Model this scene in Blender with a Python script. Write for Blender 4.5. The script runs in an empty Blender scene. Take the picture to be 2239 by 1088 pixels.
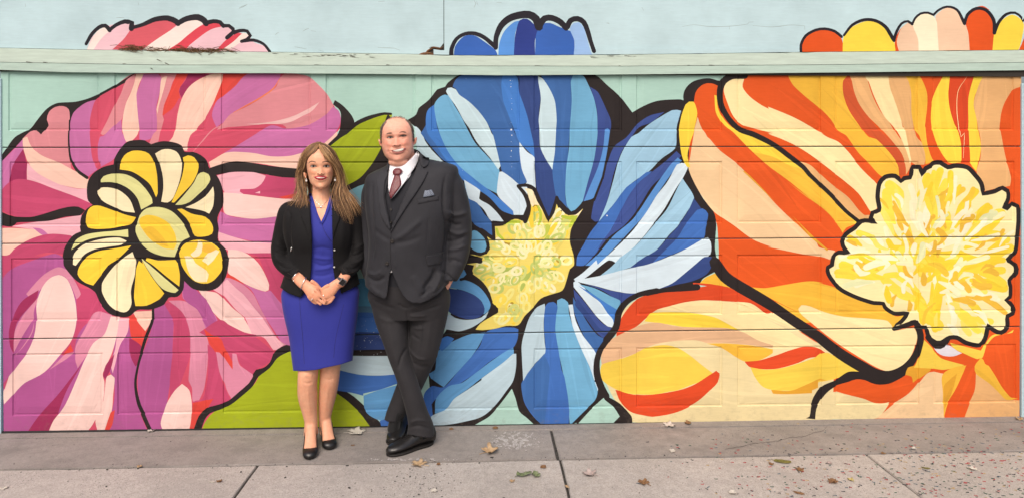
import bpy, bmesh, math, random
import numpy as np
from mathutils import Vector, Matrix, noise
from mathutils.geometry import delaunay_2d_cdt
from mathutils.bvhtree import BVHTree

R = math.radians
scene = bpy.context.scene
COL = scene.collection

# ------------------------------------------------------------------ camera
F, PX0, HY = 1400.0, 1119.5, 348.0          # focal length, principal column and eye-level row of the photo (2239 wide)
CX, CD, CZ, PSI = -0.240, 3.767, 1.561, 0.0392
cam_d = bpy.data.cameras.new('camera')
cam = bpy.data.objects.new('camera', cam_d)
COL.objects.link(cam)
cam.location = (CX, -CD, CZ)
cam.rotation_euler = (R(90), 0, -PSI)
cam_d.sensor_width = 36.0
cam_d.lens = 36.0 * F / 2239.0
cam_d.shift_y = -(544.0 - HY) / 2239.0
cam_d.clip_start = 0.05
cam_d.clip_end = 400
scene.camera = cam

# ------------------------------------------------------------------ sky and sun: bright open shade
SUN_EL, SUN_AZ = R(48), R(193)
world = bpy.data.worlds.new('World')
scene.world = world
world.use_nodes = True
wn = world.node_tree
wn.nodes.clear()
wo = wn.nodes.new('ShaderNodeOutputWorld')
bg = wn.nodes.new('ShaderNodeBackground')
sky = wn.nodes.new('ShaderNodeTexSky')
sky.sky_type = 'NISHITA'
sky.sun_disc = False
sky.sun_elevation = SUN_EL
sky.sun_rotation = SUN_AZ
sky.air_density = 1.0
sky.dust_density = 6.0
sky.ozone_density = 0.6
bg.inputs['Strength'].default_value = 0.15
wn.links.new(sky.outputs[0], bg.inputs['Color'])
wn.links.new(bg.outputs[0], wo.inputs['Surface'])
sun_d = bpy.data.lights.new('sun', 'SUN')
sun_d.energy = 1.5
sun_d.angle = R(42)
sun_d.color = (1.0, 0.965, 0.92)
sun = bpy.data.objects.new('sun', sun_d)
COL.objects.link(sun)
# direction to the sun: in front of the wall (towards -y), high, a little to the left
sd = Vector((-0.22 * math.cos(SUN_EL), -0.975 * math.cos(SUN_EL), math.sin(SUN_EL)))
sun.rotation_euler = sd.to_track_quat('Z', 'Y').to_euler()
sun.location = (-2, -6, 8)
vs = scene.view_settings
vs.view_transform = 'Standard'
vs.look = 'None'
vs.exposure = 0.1
vs.gamma = 1.0
vs.use_curve_mapping = False

# ------------------------------------------------------------------ helpers
def unproj(px, py, y=0.0):
    """point on the vertical plane Y=y seen at photo pixel (px, py)"""
    a, b = (px - PX0) / F, (HY - py) / F
    dx, dy = math.sin(PSI) + a * math.cos(PSI), math.cos(PSI) - a * math.sin(PSI)
    t = (y + CD) / dy
    return Vector((CX + t * dx, y, CZ + t * b))

def ground(px, py, z=0.0):
    a, b = (px - PX0) / F, (HY - py) / F
    dx, dy = math.sin(PSI) + a * math.cos(PSI), math.cos(PSI) - a * math.sin(PSI)
    t = (z - CZ) / b
    return Vector((CX + t * dx, -CD + t * dy, z))

def ray(px, py):
    a, b = (px - PX0) / F, (HY - py) / F
    d = Vector((math.sin(PSI) + a * math.cos(PSI), math.cos(PSI) - a * math.sin(PSI), b))
    return Vector((CX, -CD, CZ)), d.normalized()

def mpp(y):
    """metres per photo pixel on the plane Y=y (near the middle of the picture)"""
    return (y + CD) / F

def srgb(r, g, b):
    def f(c):
        c /= 255.0
        return c / 12.92 if c <= 0.04045 else ((c + 0.055) / 1.055) ** 2.4
    return (f(r), f(g), f(b))

def link(o, parent=None):
    COL.objects.link(o)
    if parent is not None:
        o.parent = parent
    return o

def tag(o, label=None, cat=None, group=None, kind=None):
    if label: o['label'] = label
    if cat: o['category'] = cat
    if group: o['group'] = group
    if kind: o['kind'] = kind
    return o

def empty(name, loc=(0, 0, 0), rz=0.0):
    o = bpy.data.objects.new(name, None)
    o.location = loc
    o.rotation_euler = (0, 0, rz)
    o.empty_display_size = 0.1
    return link(o)

def mesh_obj(name, verts, faces, mats, parent=None, smooth=False, local=None):
    """verts in world space; local = Matrix of the parent's world to bring them into its space"""
    me = bpy.data.meshes.new(name)
    if local is not None:
        inv = local.inverted()
        verts = [inv @ Vector(v) for v in verts]
    me.from_pydata([tuple(v) for v in verts], [], faces)
    for m in (mats if isinstance(mats, (list, tuple)) else [mats]):
        me.materials.append(m)
    if smooth:
        me.shade_smooth()
    me.update()
    return link(bpy.data.objects.new(name, me), parent)

def bm_obj(name, bm, mats, parent=None, smooth=False):
    me = bpy.data.meshes.new(name)
    bm.to_mesh(me)
    bm.free()
    for m in (mats if isinstance(mats, (list, tuple)) else [mats]):
        me.materials.append(m)
    if smooth:
        me.shade_smooth()
    return link(bpy.data.objects.new(name, me), parent)

def box_geo(x0, x1, y0, y1, z0, z1, bev=0.0):
    bm = bmesh.new()
    bmesh.ops.create_cube(bm, size=1.0)
    for v in bm.verts:
        v.co = Vector(((x0 + x1) / 2 + v.co.x * (x1 - x0), (y0 + y1) / 2 + v.co.y * (y1 - y0), (z0 + z1) / 2 + v.co.z * (z1 - z0)))
    if bev:
        bmesh.ops.bevel(bm, geom=bm.edges[:], offset=bev, segments=2, affect='EDGES', profile=0.6)
    return bm

class NT:
    """small node-tree builder"""
    def __init__(self, name):
        self.m = bpy.data.materials.new(name)
        self.m.use_nodes = True
        self.t = self.m.node_tree
        self.b = self.t.nodes['Principled BSDF']
    def n(self, kind, **kw):
        nd = self.t.nodes.new(kind)
        for k, v in kw.items():
            if k in nd.inputs:
                nd.inputs[k].default_value = v
            else:
                setattr(nd, k, v)
        return nd
    def l(self, a, b):
        self.t.links.new(a, b)
    def coord(self, kind='Object', scale=(1, 1, 1)):
        tc = self.n('ShaderNodeTexCoord')
        mp = self.n('ShaderNodeMapping')
        mp.inputs['Scale'].default_value = scale
        self.l(tc.outputs[kind], mp.inputs['Vector'])
        return mp.outputs['Vector']
    def noise(self, vec, scale, detail=4, rough=0.55):
        nd = self.n('ShaderNodeTexNoise')
        nd.inputs['Scale'].default_value = scale
        nd.inputs['Detail'].default_value = detail
        nd.inputs['Roughness'].default_value = rough
        self.l(vec, nd.inputs['Vector'])
        return nd.outputs['Fac']
    def ramp(self, fac, stops):
        nd = self.n('ShaderNodeValToRGB')
        els = nd.color_ramp.elements
        while len(els) < len(stops): els.new(0.5)
        for e, (p, c) in zip(els, stops):
            e.position = p
            e.color = (c, c, c, 1) if not isinstance(c, (tuple, list)) else (*c[:3], 1)
        self.l(fac, nd.inputs['Fac'])
        return nd.outputs['Color']
    def mix(self, kind, fac, a, b):
        nd = self.n('ShaderNodeMix', data_type='RGBA', blend_type=kind)
        for s, v in ((nd.inputs[0], fac), (nd.inputs[6], a), (nd.inputs[7], b)):
            if isinstance(v, (int, float)): s.default_value = v
            elif isinstance(v, (tuple, list)): s.default_value = (*v[:3], 1)
            else: self.l(v, s)
        return nd.outputs[2]
    def bump(self, h, strength=0.3, dist=0.01, prev=None):
        nd = self.n('ShaderNodeBump')
        nd.inputs['Strength'].default_value = strength
        nd.inputs['Distance'].default_value = dist
        self.l(h, nd.inputs['Height'])
        if prev is not None: self.l(prev, nd.inputs['Normal'])
        return nd.outputs['Normal']
    def out(self, color=None, rough=0.6, normal=None, spec=None, metal=None, sheen=None):
        b = self.b
        if color is not None:
            if isinstance(color, (tuple, list)): b.inputs['Base Color'].default_value = (*color[:3], 1)
            else: self.l(color, b.inputs['Base Color'])
        if isinstance(rough, (int, float)): b.inputs['Roughness'].default_value = rough
        else: self.l(rough, b.inputs['Roughness'])
        if normal is not None: self.l(normal, b.inputs['Normal'])
        if spec is not None: b.inputs['Specular IOR Level'].default_value = spec
        if metal is not None: b.inputs['Metallic'].default_value = metal
        if sheen is not None:
            b.inputs['Sheen Weight'].default_value = sheen
            b.inputs['Sheen Roughness'].default_value = 0.4
        return self.m

KP = 0.81      # paint albedo relative to the colour seen in the photograph
def paint_material():
    t = NT('mural_paint')
    at = t.n('ShaderNodeAttribute', attribute_name='paint')
    v = t.coord()
    vs_ = t.coord(scale=(1, 1, 9))
    a = t.ramp(t.noise(v, 2.2, 5, 0.6), [(0.3, 0.86), (0.7, 1.08)])
    c = t.mix('MULTIPLY', 1.0, at.outputs['Color'], a)
    st = t.ramp(t.noise(vs_, 14, 5, 0.65), [(0.35, 0.95), (0.65, 1.03)])
    c = t.mix('MULTIPLY', 0.8, c, st)
    sp = t.ramp(t.noise(v, 160, 2, 0.5), [(0.74, 0.0), (0.80, 1.0)])
    sel = t.ramp(t.noise(v, 1.7, 3, 0.6), [(0.56, 0.0), (0.66, 1.0)])
    f = t.mix('MULTIPLY', 1.0, sp, sel)
    c = t.mix('MIX', t.mix('MULTIPLY', 1.0, f, (0.5, 0.5, 0.5)), c, (0.62, 0.6, 0.55))
    sep = t.n('ShaderNodeSeparateXYZ'); t.l(v, sep.inputs[0])
    low = t.ramp(sep.outputs['Z'], [(0.02, 1.0), (0.16, 0.0)])
    spl = t.ramp(t.noise(t.coord(scale=(1, 1, 1.6)), 19, 7, 0.75), [(0.50, 0.0), (0.72, 0.35)])
    c = t.mix('MIX', t.mix('MULTIPLY', 1.0, low, spl), c, (0.17, 0.14, 0.11))
    g = t.noise(t.coord(scale=(1.2, 1, 11)), 42, 6, 0.7)
    nrm = t.bump(g, 0.16, 0.003)
    nrm = t.bump(t.noise(v, 9, 3), 0.12, 0.006, nrm)
    return t.out(c, t.ramp(t.noise(v, 6, 4), [(0.3, 0.55), (0.7, 0.75)]), nrm, 0.18)
PAINT = paint_material()
# ================================================================== the painted wall
# outlines of the painted shapes, in pixels of the photograph (crop letter = origin, then x y pairs in that crop)
CROP = {'A': (0, 0), 'B': (0, 280), 'C': (0, 560), 'D': (400, 0), 'E': (400, 280), 'F': (400, 560), 'G': (400, 788),
        'H': (860, 0), 'I': (860, 280), 'J': (860, 560), 'K': (860, 788), 'L': (1260, 0), 'M': (1260, 280),
        'N': (1260, 560), 'O': (1260, 788), 'Q': (1679, 0), 'R': (1679, 280), 'S': (1679, 560), 'T': (1679, 788), 'Z': (0, 0)}
def path(s):
    out, cur = [], 'Z'
    for tok in s.replace('  ', ' ').split():
        if tok[0].isalpha():
            cur = tok[0]; tok = tok[1:]
            if not tok: continue
        a, b = tok.split(',')
        k = 1 / 3.6268 if cur not in 'CZ' else (1 / 2.0606 if cur == 'C' else 1.0)
        out.append((CROP[cur][0] + float(a) * k, CROP[cur][1] + float(b) * k))
    return out

def spline(pts, closed=True, step=6.0, maxturn=68):
    P = [np.array(p) for p in pts]
    Q = [P[0]]
    for p in P[1:]:
        if np.hypot(*(p - Q[-1])) > 0.7: Q.append(p)
    if closed and len(Q) > 3 and np.hypot(*(Q[0] - Q[-1])) < 0.7: Q.pop()
    P = Q
    n = len(P)
    out = []
    def seg(i): return P[(i + 1) % n] - P[i % n]
    def tangent(i, side):
        if not closed and (i == 0 or i == n - 1):
            return seg(i if side > 0 else i - 1)
        a, b = seg(i - 1), seg(i)
        la, lb = np.hypot(*a), np.hypot(*b)
        cosv = np.dot(a, b) / (la * lb + 1e-9)
        if cosv < math.cos(R(maxturn)):
            return b if side > 0 else a
        t = a / la + b / lb
        t /= (np.hypot(*t) + 1e-9)
        return t * min(la, lb)
    m = n if closed else n - 1
    for i in range(m):
        p0, p1 = P[i], P[(i + 1) % n]
        L = np.hypot(*(p1 - p0))
        t0, t1 = tangent(i, 1), tangent((i + 1) % n, -1)
        for t, s in ((t0, 1), (t1, 1)):
            pass
        k = max(1, min(7, int(L / step)))
        for j in range(k):
            u = j / k
            h00, h10, h01, h11 = 2*u**3-3*u*u+1, u**3-2*u*u+u, -2*u**3+3*u*u, u**3-u*u
            out.append(p0 * h00 + t0 * h10 + p1 * h01 + t1 * h11)
    if not closed: out.append(P[-1])
    return [tuple(p) for p in out]

def stroke_poly(pts, widths, closed=False, cap=True):
    """outline polygons (a list of quads and round ends) of a brush line; painted one after another in one colour"""
    c = spline(pts, closed, 7.0, 80)
    n = len(c)
    W = np.interp(np.linspace(0, 1, n), np.linspace(0, 1, len(widths)), widths)
    polys = []
    C = [np.array(p) for p in c]
    L, Rr = [], []
    for i in range(n):
        a = C[max(i - 1, 0)] if not closed else C[i - 1]
        b = C[min(i + 1, n - 1)] if not closed else C[(i + 1) % n]
        t = b - a
        t = t / (np.hypot(*t) + 1e-9)
        nn = np.array((-t[1], t[0])) * W[i] / 2
        L.append(C[i] + nn); Rr.append(C[i] - nn)
    if closed:
        polys.append([tuple(p) for p in L]); polys.append([tuple(p) for p in Rr])
        return polys, True
    outl = [tuple(p) for p in L]
    def capf(ctr, w, a0):
        return [(ctr[0] + w / 2 * math.cos(a0 - k * math.pi / 4), ctr[1] + w / 2 * math.sin(a0 - k * math.pi / 4)) for k in (1, 2, 3)]
    if cap:
        d = L[-1] - C[-1]
        outl += capf(C[-1], W[-1], math.atan2(d[1], d[0]))
    outl += [tuple(p) for p in Rr[::-1]]
    if cap:
        d = Rr[0] - C[0]
        outl += capf(C[0], W[0], math.atan2(d[1], d[0]))
    return [outl], False

PAL = {
 'mint': (176,213,201), 'wall': (196,222,228), 'black': (43,36,36), 'ink': (38,34,42),
 'crim': (212,82,108), 'crim2': (196,74,112), 'orch': (201,114,168), 'orch2': (177,88,147), 'salm': (222,142,150), 'peach': (246,202,184),
 'lpink': (238,178,190), 'mpink': (216,138,164), 'ppink': (236,190,188), 'pale': (245,208,200), 'red': (224,74,66), 'dmag': (160,48,92), 'orange1': (240,130,80),
 'yel': (250,208,64), 'yel2': (238,190,60), 'cream': (251,234,192), 'green0': (224,220,150), 'green1': (210,205,130),
 'leaf': (164,178,34), 'leaf2': (150,160,30), 'teal': (118,168,184), 'slate': (92,134,164), 'lblue': (92,160,196),
 'pblue': (202,226,234), 'sky': (116,178,216), 'sky2': (160,202,228), 'sky3': (98,158,210), 'blue': (64,108,172), 'blue2': (66,112,188), 'bright': (70,128,206), 'bright2': (92,148,214),
 'navy': (52,73,132), 'navy2': (62,82,148), 'icy': (214,232,243), 'icy2': (188,212,224),
 'or': (226,90,34), 'or2': (220,76,38), 'brick': (206,88,48), 'amber': (240,186,64), 'amb2': (226,164,52), 'tan': (232,180,122), 'pch': (240,204,158), 'crm': (252,230,172), 'crm2': (234,216,166),
 'yl': (248,214,72), 'yl2': (240,206,80), 'tan2': (226,182,142), 'lav': (222,218,226), 'ycen': (238,218,112), 'olive': (196,206,120), 'lime': (190,206,70), 'white': (238,236,230),
 'tp': (240,196,206), 'tc': (220,96,108), 'tw': (250,230,222), 'tr': (222,72,88), 'tb': (56,102,186), 'tbr': (90,150,224), 'tn': (44,62,140), 'tl': (158,194,240), 'to': (228,88,32), 'ty': (250,220,76), 'tpe': (240,202,170), 'tcr': (252,238,206),
}
DOOR = '''
crim|A1060,585 930,665 720,775 600,808 450,820 370,865 290,960 240,1020 130,1088 B70,150 0,240 C0,0 8,400 12,795 905,795 1000,740 1154,640 F900,740 900,400 E960,560 960,195 1220,40 D1255,950 1190,830 1080,680 905,585
black|A1060,583 930,665 720,775 600,808 450,820 370,865 290,960 240,1020 120,1088 B60,150 0,240 0,290 30,250 180,95 240,60 330,80 450,80 560,120 640,0 A700,850 870,740 985,665 1075,600
orch|B0,285 30,250 100,180 180,90 185,180 110,275 85,330 70,440 0,520
dmag|B185,165 195,210 210,280 212,412 110,412 72,430 88,330 108,280
salm|B180,85 240,30 285,20 325,52 A385,995 372,950 388,890 440,850 500,843 545,868 553,950 545,1060 B540,110 560,310 570,335 450,275 330,222 250,150
peach|B180,85 215,70 250,150 330,218 450,268 570,330 620,355 700,405 695,480 620,480 480,450 400,420 300,360 235,300 200,215 182,150
lpink|B212,275 235,300 300,360 400,415 480,450 620,483 692,480 692,560 725,600 600,545 420,480 300,435 214,412
crim2|B5,520 40,460 110,412 200,408 300,433 420,480 600,545 728,602 690,640 600,630 480,640 350,685 230,705 120,700 30,660 0,600
lpink|B90,780 250,750 420,730 540,708 645,690 650,780 640,835 560,860 370,850 310,815 200,795
black|B0,660 100,700 250,705 350,680 480,640 560,624 620,625 675,652 640,692 520,705 400,735 250,746 130,752 95,782 0,772
peach|B0,795 100,792 200,798 300,812 368,842 300,862 200,900 120,960 80,1000 10,1020 0,1000
orch|B260,790 330,800 400,860 330,845
crim2|B75,1000 110,960 200,900 310,855 420,838 560,852 600,870 520,960 500,1000 380,985 280,1010 190,1088 C50,60 10,110 8,0
orch|A770,790 690,812 630,850 580,900 560,960 547,1060 B545,20 550,150 570,260 620,330 700,385 770,330 740,270 720,150 712,0 A712,960 735,870
crim|A760,790 870,720 985,662 975,690 900,850 830,970 800,1060 B780,110 768,200 790,320 760,320 730,230 712,60 A712,960 730,870
salm|A1065,588 1000,640 960,740 900,850 850,960 797,1060 815,1075 850,1060 890,1010 965,950 980,900 1010,790 1075,650
orch|A962,950 890,1010 820,1080 B795,70 775,150 780,250 800,310 900,250 960,170 1000,110 970,40 A965,1040
peach|A1075,588 1138,588 1100,680 1085,740 1090,860 1100,960 1100,1040 B1080,70 1030,112 1000,110 972,30 A965,1030 975,930 1000,820 1040,730 1068,650
orch|A1136,588 1255,588 1280,620 1265,740 1240,850 1245,960 1235,1050 B1190,90 1150,100 1105,90 1105,30 A1105,1040 1098,960 1088,850 1083,740 1102,690
salm|A1270,590 1410,588 1370,650 1340,750 1300,850 1290,920 1300,950 1270,1088 B1240,140 1180,130 1215,50 A1240,1040 1245,960 1240,870 1265,770 1282,650
peach|A1282,620 1325,604 1312,660 1290,740 1258,850 1250,905 1241,870 1263,770
red|A1398,588 1492,588 1450,660 1418,720 1428,780 1380,850 1320,922 1288,915 1300,840 1340,740
crim|A1420,780 1440,800 1400,900 1390,990 1360,1088 B1330,90 1255,120 A1270,1050 1300,950 1300,915 1370,860
dmag|A1488,588 1690,588 1590,620 1500,690 1440,778 1420,730 1430,690 1470,640
peach|A1685,588 1775,588 1755,660 1700,800 1620,950 1560,1020 1540,1088 B1500,90 1485,150 1490,185 1440,170 1400,120 1340,110 A1370,1088 1395,1000 1410,900 1440,790 1500,690 1590,625
red|A1765,588 1955,588 1900,650 1800,740 1720,820 1690,860 1700,800 1755,660
crim|A1690,850 1700,920 1725,1000 1640,1060 1590,1088 B1540,180 1490,180 1490,130 1510,60 A1560,1030 1640,940
orch|D515,585 772,585 765,640 715,705 600,785 480,850 380,910 320,970 265,1012 230,920 245,850 270,800 400,700
salm|D768,620 800,590 905,588 1000,610 1080,680 1140,745 1190,830 1190,852 1140,910 1000,992 820,1022 700,990 500,1002 350,1012 268,1032 320,970 380,905 500,850 620,780 740,690
~orange1 1.2,3,3,2.4,1|D768,625 715,705 600,785 480,850 400,895
ppink|D1082,812 1000,860 880,920 740,960 600,980 500,985 600,990 750,985 850,970 950,920 1025,880
crim|D265,1032 350,1012 500,1000 660,985 790,990 820,1012 800,1032 700,1070 640,1088 E560,60 430,140 340,190 260,240 200,265 130,210 30,180 60,120 120,20
~salm 0.8,2.5,2,1|E80,190 150,110 D260,1015 400,1000
orch|D1190,848 1235,880 1252,940 1240,1000 1220,1032 E1210,40 1150,110 1100,140 960,195 850,225 700,228 560,202 400,192 325,200 430,140 560,60 700,-20 D820,1022 1000,990 1130,912
peach|E1222,28 1226,70 1180,120 1158,138 1120,122 1170,80
peach|E205,272 260,240 330,200 400,190 560,200 700,226 850,222 970,190 1060,170 1000,230 960,325 850,322 720,302 600,282 480,275 330,282 220,322
black|E212,318 330,280 420,265 560,280 720,305 960,328 960,398 820,395 680,375 560,355 400,350 280,372 212,385
lpink|E272,378 380,352 560,352 650,378 690,400 622,445 570,482 450,492 480,525 330,512 300,450
crim2|E660,368 740,388 960,400 960,545 800,562 620,540 480,525 450,505 455,486 570,480 622,445 650,400
red|E760,548 915,515 900,545 800,562
lpink|E570,516 612,500 612,520
pale|E318,512 480,525 620,543 800,562 960,560 900,600 770,710 740,703 560,720 400,700 325,672
orch|E295,662 380,700 560,720 760,700 760,915 600,905 400,862 280,830 275,760
lpink|E280,822 400,862 560,902 740,912 740,992 520,990 420,965 350,965 285,890
crim2|E510,990 760,988 790,1088 F800,150 830,420 720,300 685,272 685,220 640,100 590,0
pale|E358,962 420,965 500,990 570,1042 612,1088 F650,140 684,225 680,265 655,276 600,262 500,220 400,160 358,130
red|F350,135 400,158 490,218 420,192 345,172
orch|F470,212 600,264 660,278 690,268 760,350 820,420 870,700 800,700 720,582 640,460 590,350 540,262
mpink|F335,170 420,190 500,240 560,300 600,380 640,460 700,570 760,660 830,700 720,742 690,700 640,640 545,622 500,500 420,400 330,310 240,262
lpink|F240,262 330,320 420,420 500,500 545,622 640,640 715,738 740,740 800,698 720,620 700,590 640,500 560,400 480,300 420,250 350,180
pale|F125,268 200,275 262,285 340,352 400,412 470,472 520,552 552,624 450,592 400,572 300,502 250,452 195,380
orch|F0,180 60,230 130,288 200,390 270,492 300,622 260,632 200,602 160,560 100,440 60,370 0,330
crim2|C8,-5 240,0 130,25 50,60 8,112
orch2|C8,108 50,58 130,24 250,-12 300,20 330,90 360,180 450,250 480,280 380,480 340,620 220,795 12,795
crim2|C340,100 360,140 430,155 465,232 500,262 400,295 350,355 330,430 290,446 265,442 320,380 345,300
mpink|C118,168 150,130 200,80 262,48 300,60 330,98 364,170 345,192 320,132 290,90 250,84 200,130 170,160 130,182
dmag|C174,150 165,190 120,240 80,290 64,350 62,438 46,405 40,340 58,270 100,200
mpink|C175,180 152,250 150,330 110,400 68,445 62,420 66,340 92,280 132,230
orch2|C157,270 142,340 82,430 55,446 100,360
pale|C265,83 300,100 325,150 342,220 343,300 320,380 270,442 200,520 110,570 60,620 18,665 14,610 28,575 40,540 110,450 150,370 165,280 165,210 190,140 222,100
crim2|C15,575 40,540 20,600
red|C318,395 330,425 280,445 300,420
mpink|C335,430 300,460 222,510 262,470 292,440
mpink|C430,250 505,262 500,300 450,380 400,432 350,502 338,460 342,400 380,330
dmag|C372,478 342,530 302,600 270,680 232,792 122,792 180,710 262,620
orch2|C540,300 590,280 600,360 625,480 615,580 630,700 668,792 480,792 515,640 512,545 495,520 505,460
lpink|C532,275 582,278 575,340 540,400 520,480 508,525 498,480 518,420 528,340
pale|C500,268 538,272 525,360 502,440 462,530 470,560 466,640 432,730 382,792 220,785 240,740 292,670 342,560 378,472 420,390 470,350
pale|C480,540 500,530 516,545 510,620 502,700 472,780 440,788 430,735 465,650
red|C500,700 518,690 505,760 485,790 470,785
dmag|C516,438 500,502 476,552 464,540 476,490
red|C578,265 640,262 668,300 655,352 640,402 620,432 590,360
dmag|C582,365 610,380 642,412 632,470 610,495 585,442
peach|C598,248 692,243 676,300 655,335 620,292
orch2|C690,243 740,208 772,240 782,300 777,420 767,560 742,720 727,792 680,792 640,700 620,580 632,470 668,370 690,290
crim2|C738,208 792,214 832,260 857,340 857,440 832,520 802,592 768,645 765,560 778,420 782,300
mpink|C758,198 830,200 882,230 922,310 940,400 932,500 917,600 890,662 868,650 865,590 850,560 857,440 853,330 820,250
crim2|C935,395 972,432 1000,560 1040,648 950,682 900,705 880,790 868,700 870,655 912,640 937,520
crim2|C985,283 1020,300 1100,340 1154,352 1154,520 1130,560 1090,490 1060,440 975,430
red|C868,658 962,640 930,690 892,740 880,792 852,792 864,700
pale|C820,573 852,600 864,660 860,740 850,792 738,792 724,752 752,660 790,600
orch2|C828,108 882,150 932,200 972,280 987,352 960,352 920,300 890,240 830,190
red|C928,328 960,350 1000,400 1052,480 1048,512 1020,480 970,430 938,380
mpink|C973,428 1010,460 1046,492 1048,440 1064,438 1082,490 1148,540 1110,592 1045,645 1020,592 990,522
crim2|F130,600 300,500 400,572 550,622 700,735 720,760 690,830 570,900 F560,930 460,860 420,770 395,770 390,830 300,760 200,640
red|F165,570 230,620 300,650 330,720 395,840 395,895 350,850 250,740 190,640
mpink|F260,755 290,760 395,895 390,770 410,770 440,850 560,940 G560,150 480,230 390,305 350,240 320,150 280,0
leaf|F900,745 800,768 740,812 640,905 600,950 G590,145 560,192 450,272 370,340 250,400 185,470 145,552 1535,540 1490,475 1440,400 1330,310 1220,240 1260,80 F1250,860 1000,760
black|F862,715 820,698 740,740 715,770 690,835 640,880 580,895 555,930 575,985 600,950 690,880 745,808 800,772 862,750
~black 9,11,11,10,12,15,16|F570,940 G575,120 540,185 455,262 370,330 290,365 200,395 150,450 115,545
~black 14,16,18,18,22,24|G1235,235 1330,300 1420,385 1490,465 1560,545
teal|E1280,480 1400,400 1460,360 1460,700 1300,700
black|E1270,520 1240,220 1660,60 1720,60 1720,430 1460,440
leaf|D1660,910 1600,905 1530,918 1450,945 1370,985 1290,1060 E1220,90 1150,160 1190,220 1220,360 1262,488 1400,420 1500,310 1560,220 1620,60
black|D1205,795 1270,840 1340,920 1360,985 1310,1055 E1250,80 1160,150 1150,130 1222,60 1240,20 D1252,950 1245,880 1190,830
~black 5,7,9,9,8,6|D1650,905 1600,902 1530,918 1450,945 1370,985 1290,1060
black|D1625,905 1650,935 1590,1010 1610,940
black|E1285,490 1400,432 1465,362 1560,320 1660,260 1600,100 1545,210 1480,310 1400,400 1290,462
lblue|F1370,180 1450,170 1500,340 1520,410 1360,395
slate|F1360,392 1520,402 1560,475 1360,445
blue2|F1350,440 1540,465 1590,625 1450,602 1340,610
navy|F1340,602 1460,598 1600,620 1660,745 1330,745
black|F1330,740 1660,740 1700,792 1330,786
icy2|F1240,788 1700,788 1720,930 1560,942 1400,932 1240,898
blue2|F1240,900 1400,935 1560,942 1720,930 1720,1000 1560,1055 1430,1085 G1430,275 1340,252 1200,232 1200,70
sky3|G1540,235 1720,185 1800,400 1590,475 1480,432 1440,382 1432,275
blue2|G1560,475 1660,440 1760,400 1860,300 2000,300 2000,520 1580,540
black|H100,960 180,910 200,860 280,795 350,710 410,690 430,660 500,605 540,590 H1590,590 1700,680 1800,770 1895,893 L480,872 560,830 650,800 780,790 850,797 900,880 M900,320 1000,550 1105,690 1100,960 N1140,100 1000,180 960,250 760,262 560,300 400,380 340,460 320,570 250,650 190,740 160,830 165,930 210,1040 O250,290 120,370 0,490 K1100,505 430,520 320,500 J280,900 330,700 420,580 I560,1000 600,600 300,200 H170,1005
pblue|H155,1000 185,1008 215,1040 240,1088 I250,100 300,170 400,272 190,220 170,0
blue|H230,1040 262,985 300,1088 I400,150 440,230 480,300 430,278 380,242 260,100 215,40
bright|H320,832 270,880 257,960 265,1040 290,1088 I330,120 400,230 470,320 560,420 640,470 760,550 860,655 950,690 958,670 850,568 740,478 620,385 520,300 430,180 370,50 350,0 H340,960
sky|H325,830 370,770 410,752 440,760 480,830 540,930 600,1050 I650,120 760,240 840,330 832,400 822,520 740,478 620,385 520,300 430,180 370,50 H345,980
pblue|H418,725 430,700 460,695 495,710 520,750 600,808 680,888 740,970 780,1060 I792,60 822,180 852,300 832,332 770,242 660,110 600,0 H560,960 500,850 440,765
blue|H540,598 870,595 857,650 872,790 922,930 960,1050 I1000,110 1002,200 1022,330 1062,430 1000,452 930,392 862,346 850,300 822,180 792,60 H740,970 680,888 600,808 520,750 495,705 470,690 490,640
icy|I862,346 930,392 1000,450 1062,470 1062,600 1030,690 955,690 950,660 850,565 822,520 832,400 840,350
bright|H866,598 972,598 992,640 995,720 1022,800 1062,920 1090,1040 I1112,120 1128,200 1118,232 1000,112 960,20 H920,930 872,800 856,670
icy|I1000,112 1060,190 1118,232 1120,300 1130,480 1100,480 1040,455 1060,430 1020,330 1002,200
navy|H975,598 1150,598 1150,640 1170,760 1155,900 1158,1088 I1162,140 1192,220 1262,332 1272,430 1292,540 1270,600 1230,722 1190,650 1140,500 1130,400 1120,240 1110,110 H1090,1040 1062,920 1022,800 995,720 1000,640
pblue|H1148,605 1180,620 1230,690 1280,800 1295,950 1290,1088 I1290,60 1277,240 1262,332 1200,232 1165,150 1158,0 H1153,950 1170,780 1150,650
blue|H1170,600 1430,598 1410,680 1415,800 1410,950 1395,1088 I1392,130 1382,260 1367,400 1365,560 1385,640 1330,580 1292,540 1270,430 1262,332 1280,200 1292,0 H1295,950 1280,800 1230,690
sky|H1425,598 1500,598 1540,660 1590,780 1615,900 1620,1088 I1617,80 1592,250 1542,430 1502,580 1440,650 1410,662 1380,622 1365,530 1370,340 1395,150 H1400,1020 1415,800 1408,650
navy2|H1560,690 1620,730 1680,850 1725,960 1722,1060 I1690,150 1650,270 1580,470 1500,590 1542,430 1592,250 1617,80 H1620,1050 1615,880 1590,780
bright2|I1680,12 1700,2 1722,20 1716,150 1682,280 1652,430 1592,552 1510,582 1560,462 1630,292 1665,150
navy2|L700,890 580,920 480,990 400,1088 M300,150 240,300 190,450 142,580 120,720 150,745 180,742 240,600 300,350 370,170 440,70 500,-5 L590,975
sky2|L832,880 800,872 760,876 680,920 580,985 490,1060 M440,70 370,180 330,280 290,430 240,600 180,742 300,600 420,455 580,342 680,242 785,160 795,60 800,-20
blue2|M600,345 560,350 470,420 400,468 300,600 180,742 110,830 60,920 10,1010 0,1088 60,1088 150,1000 240,870 300,760 400,600 480,470
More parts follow.
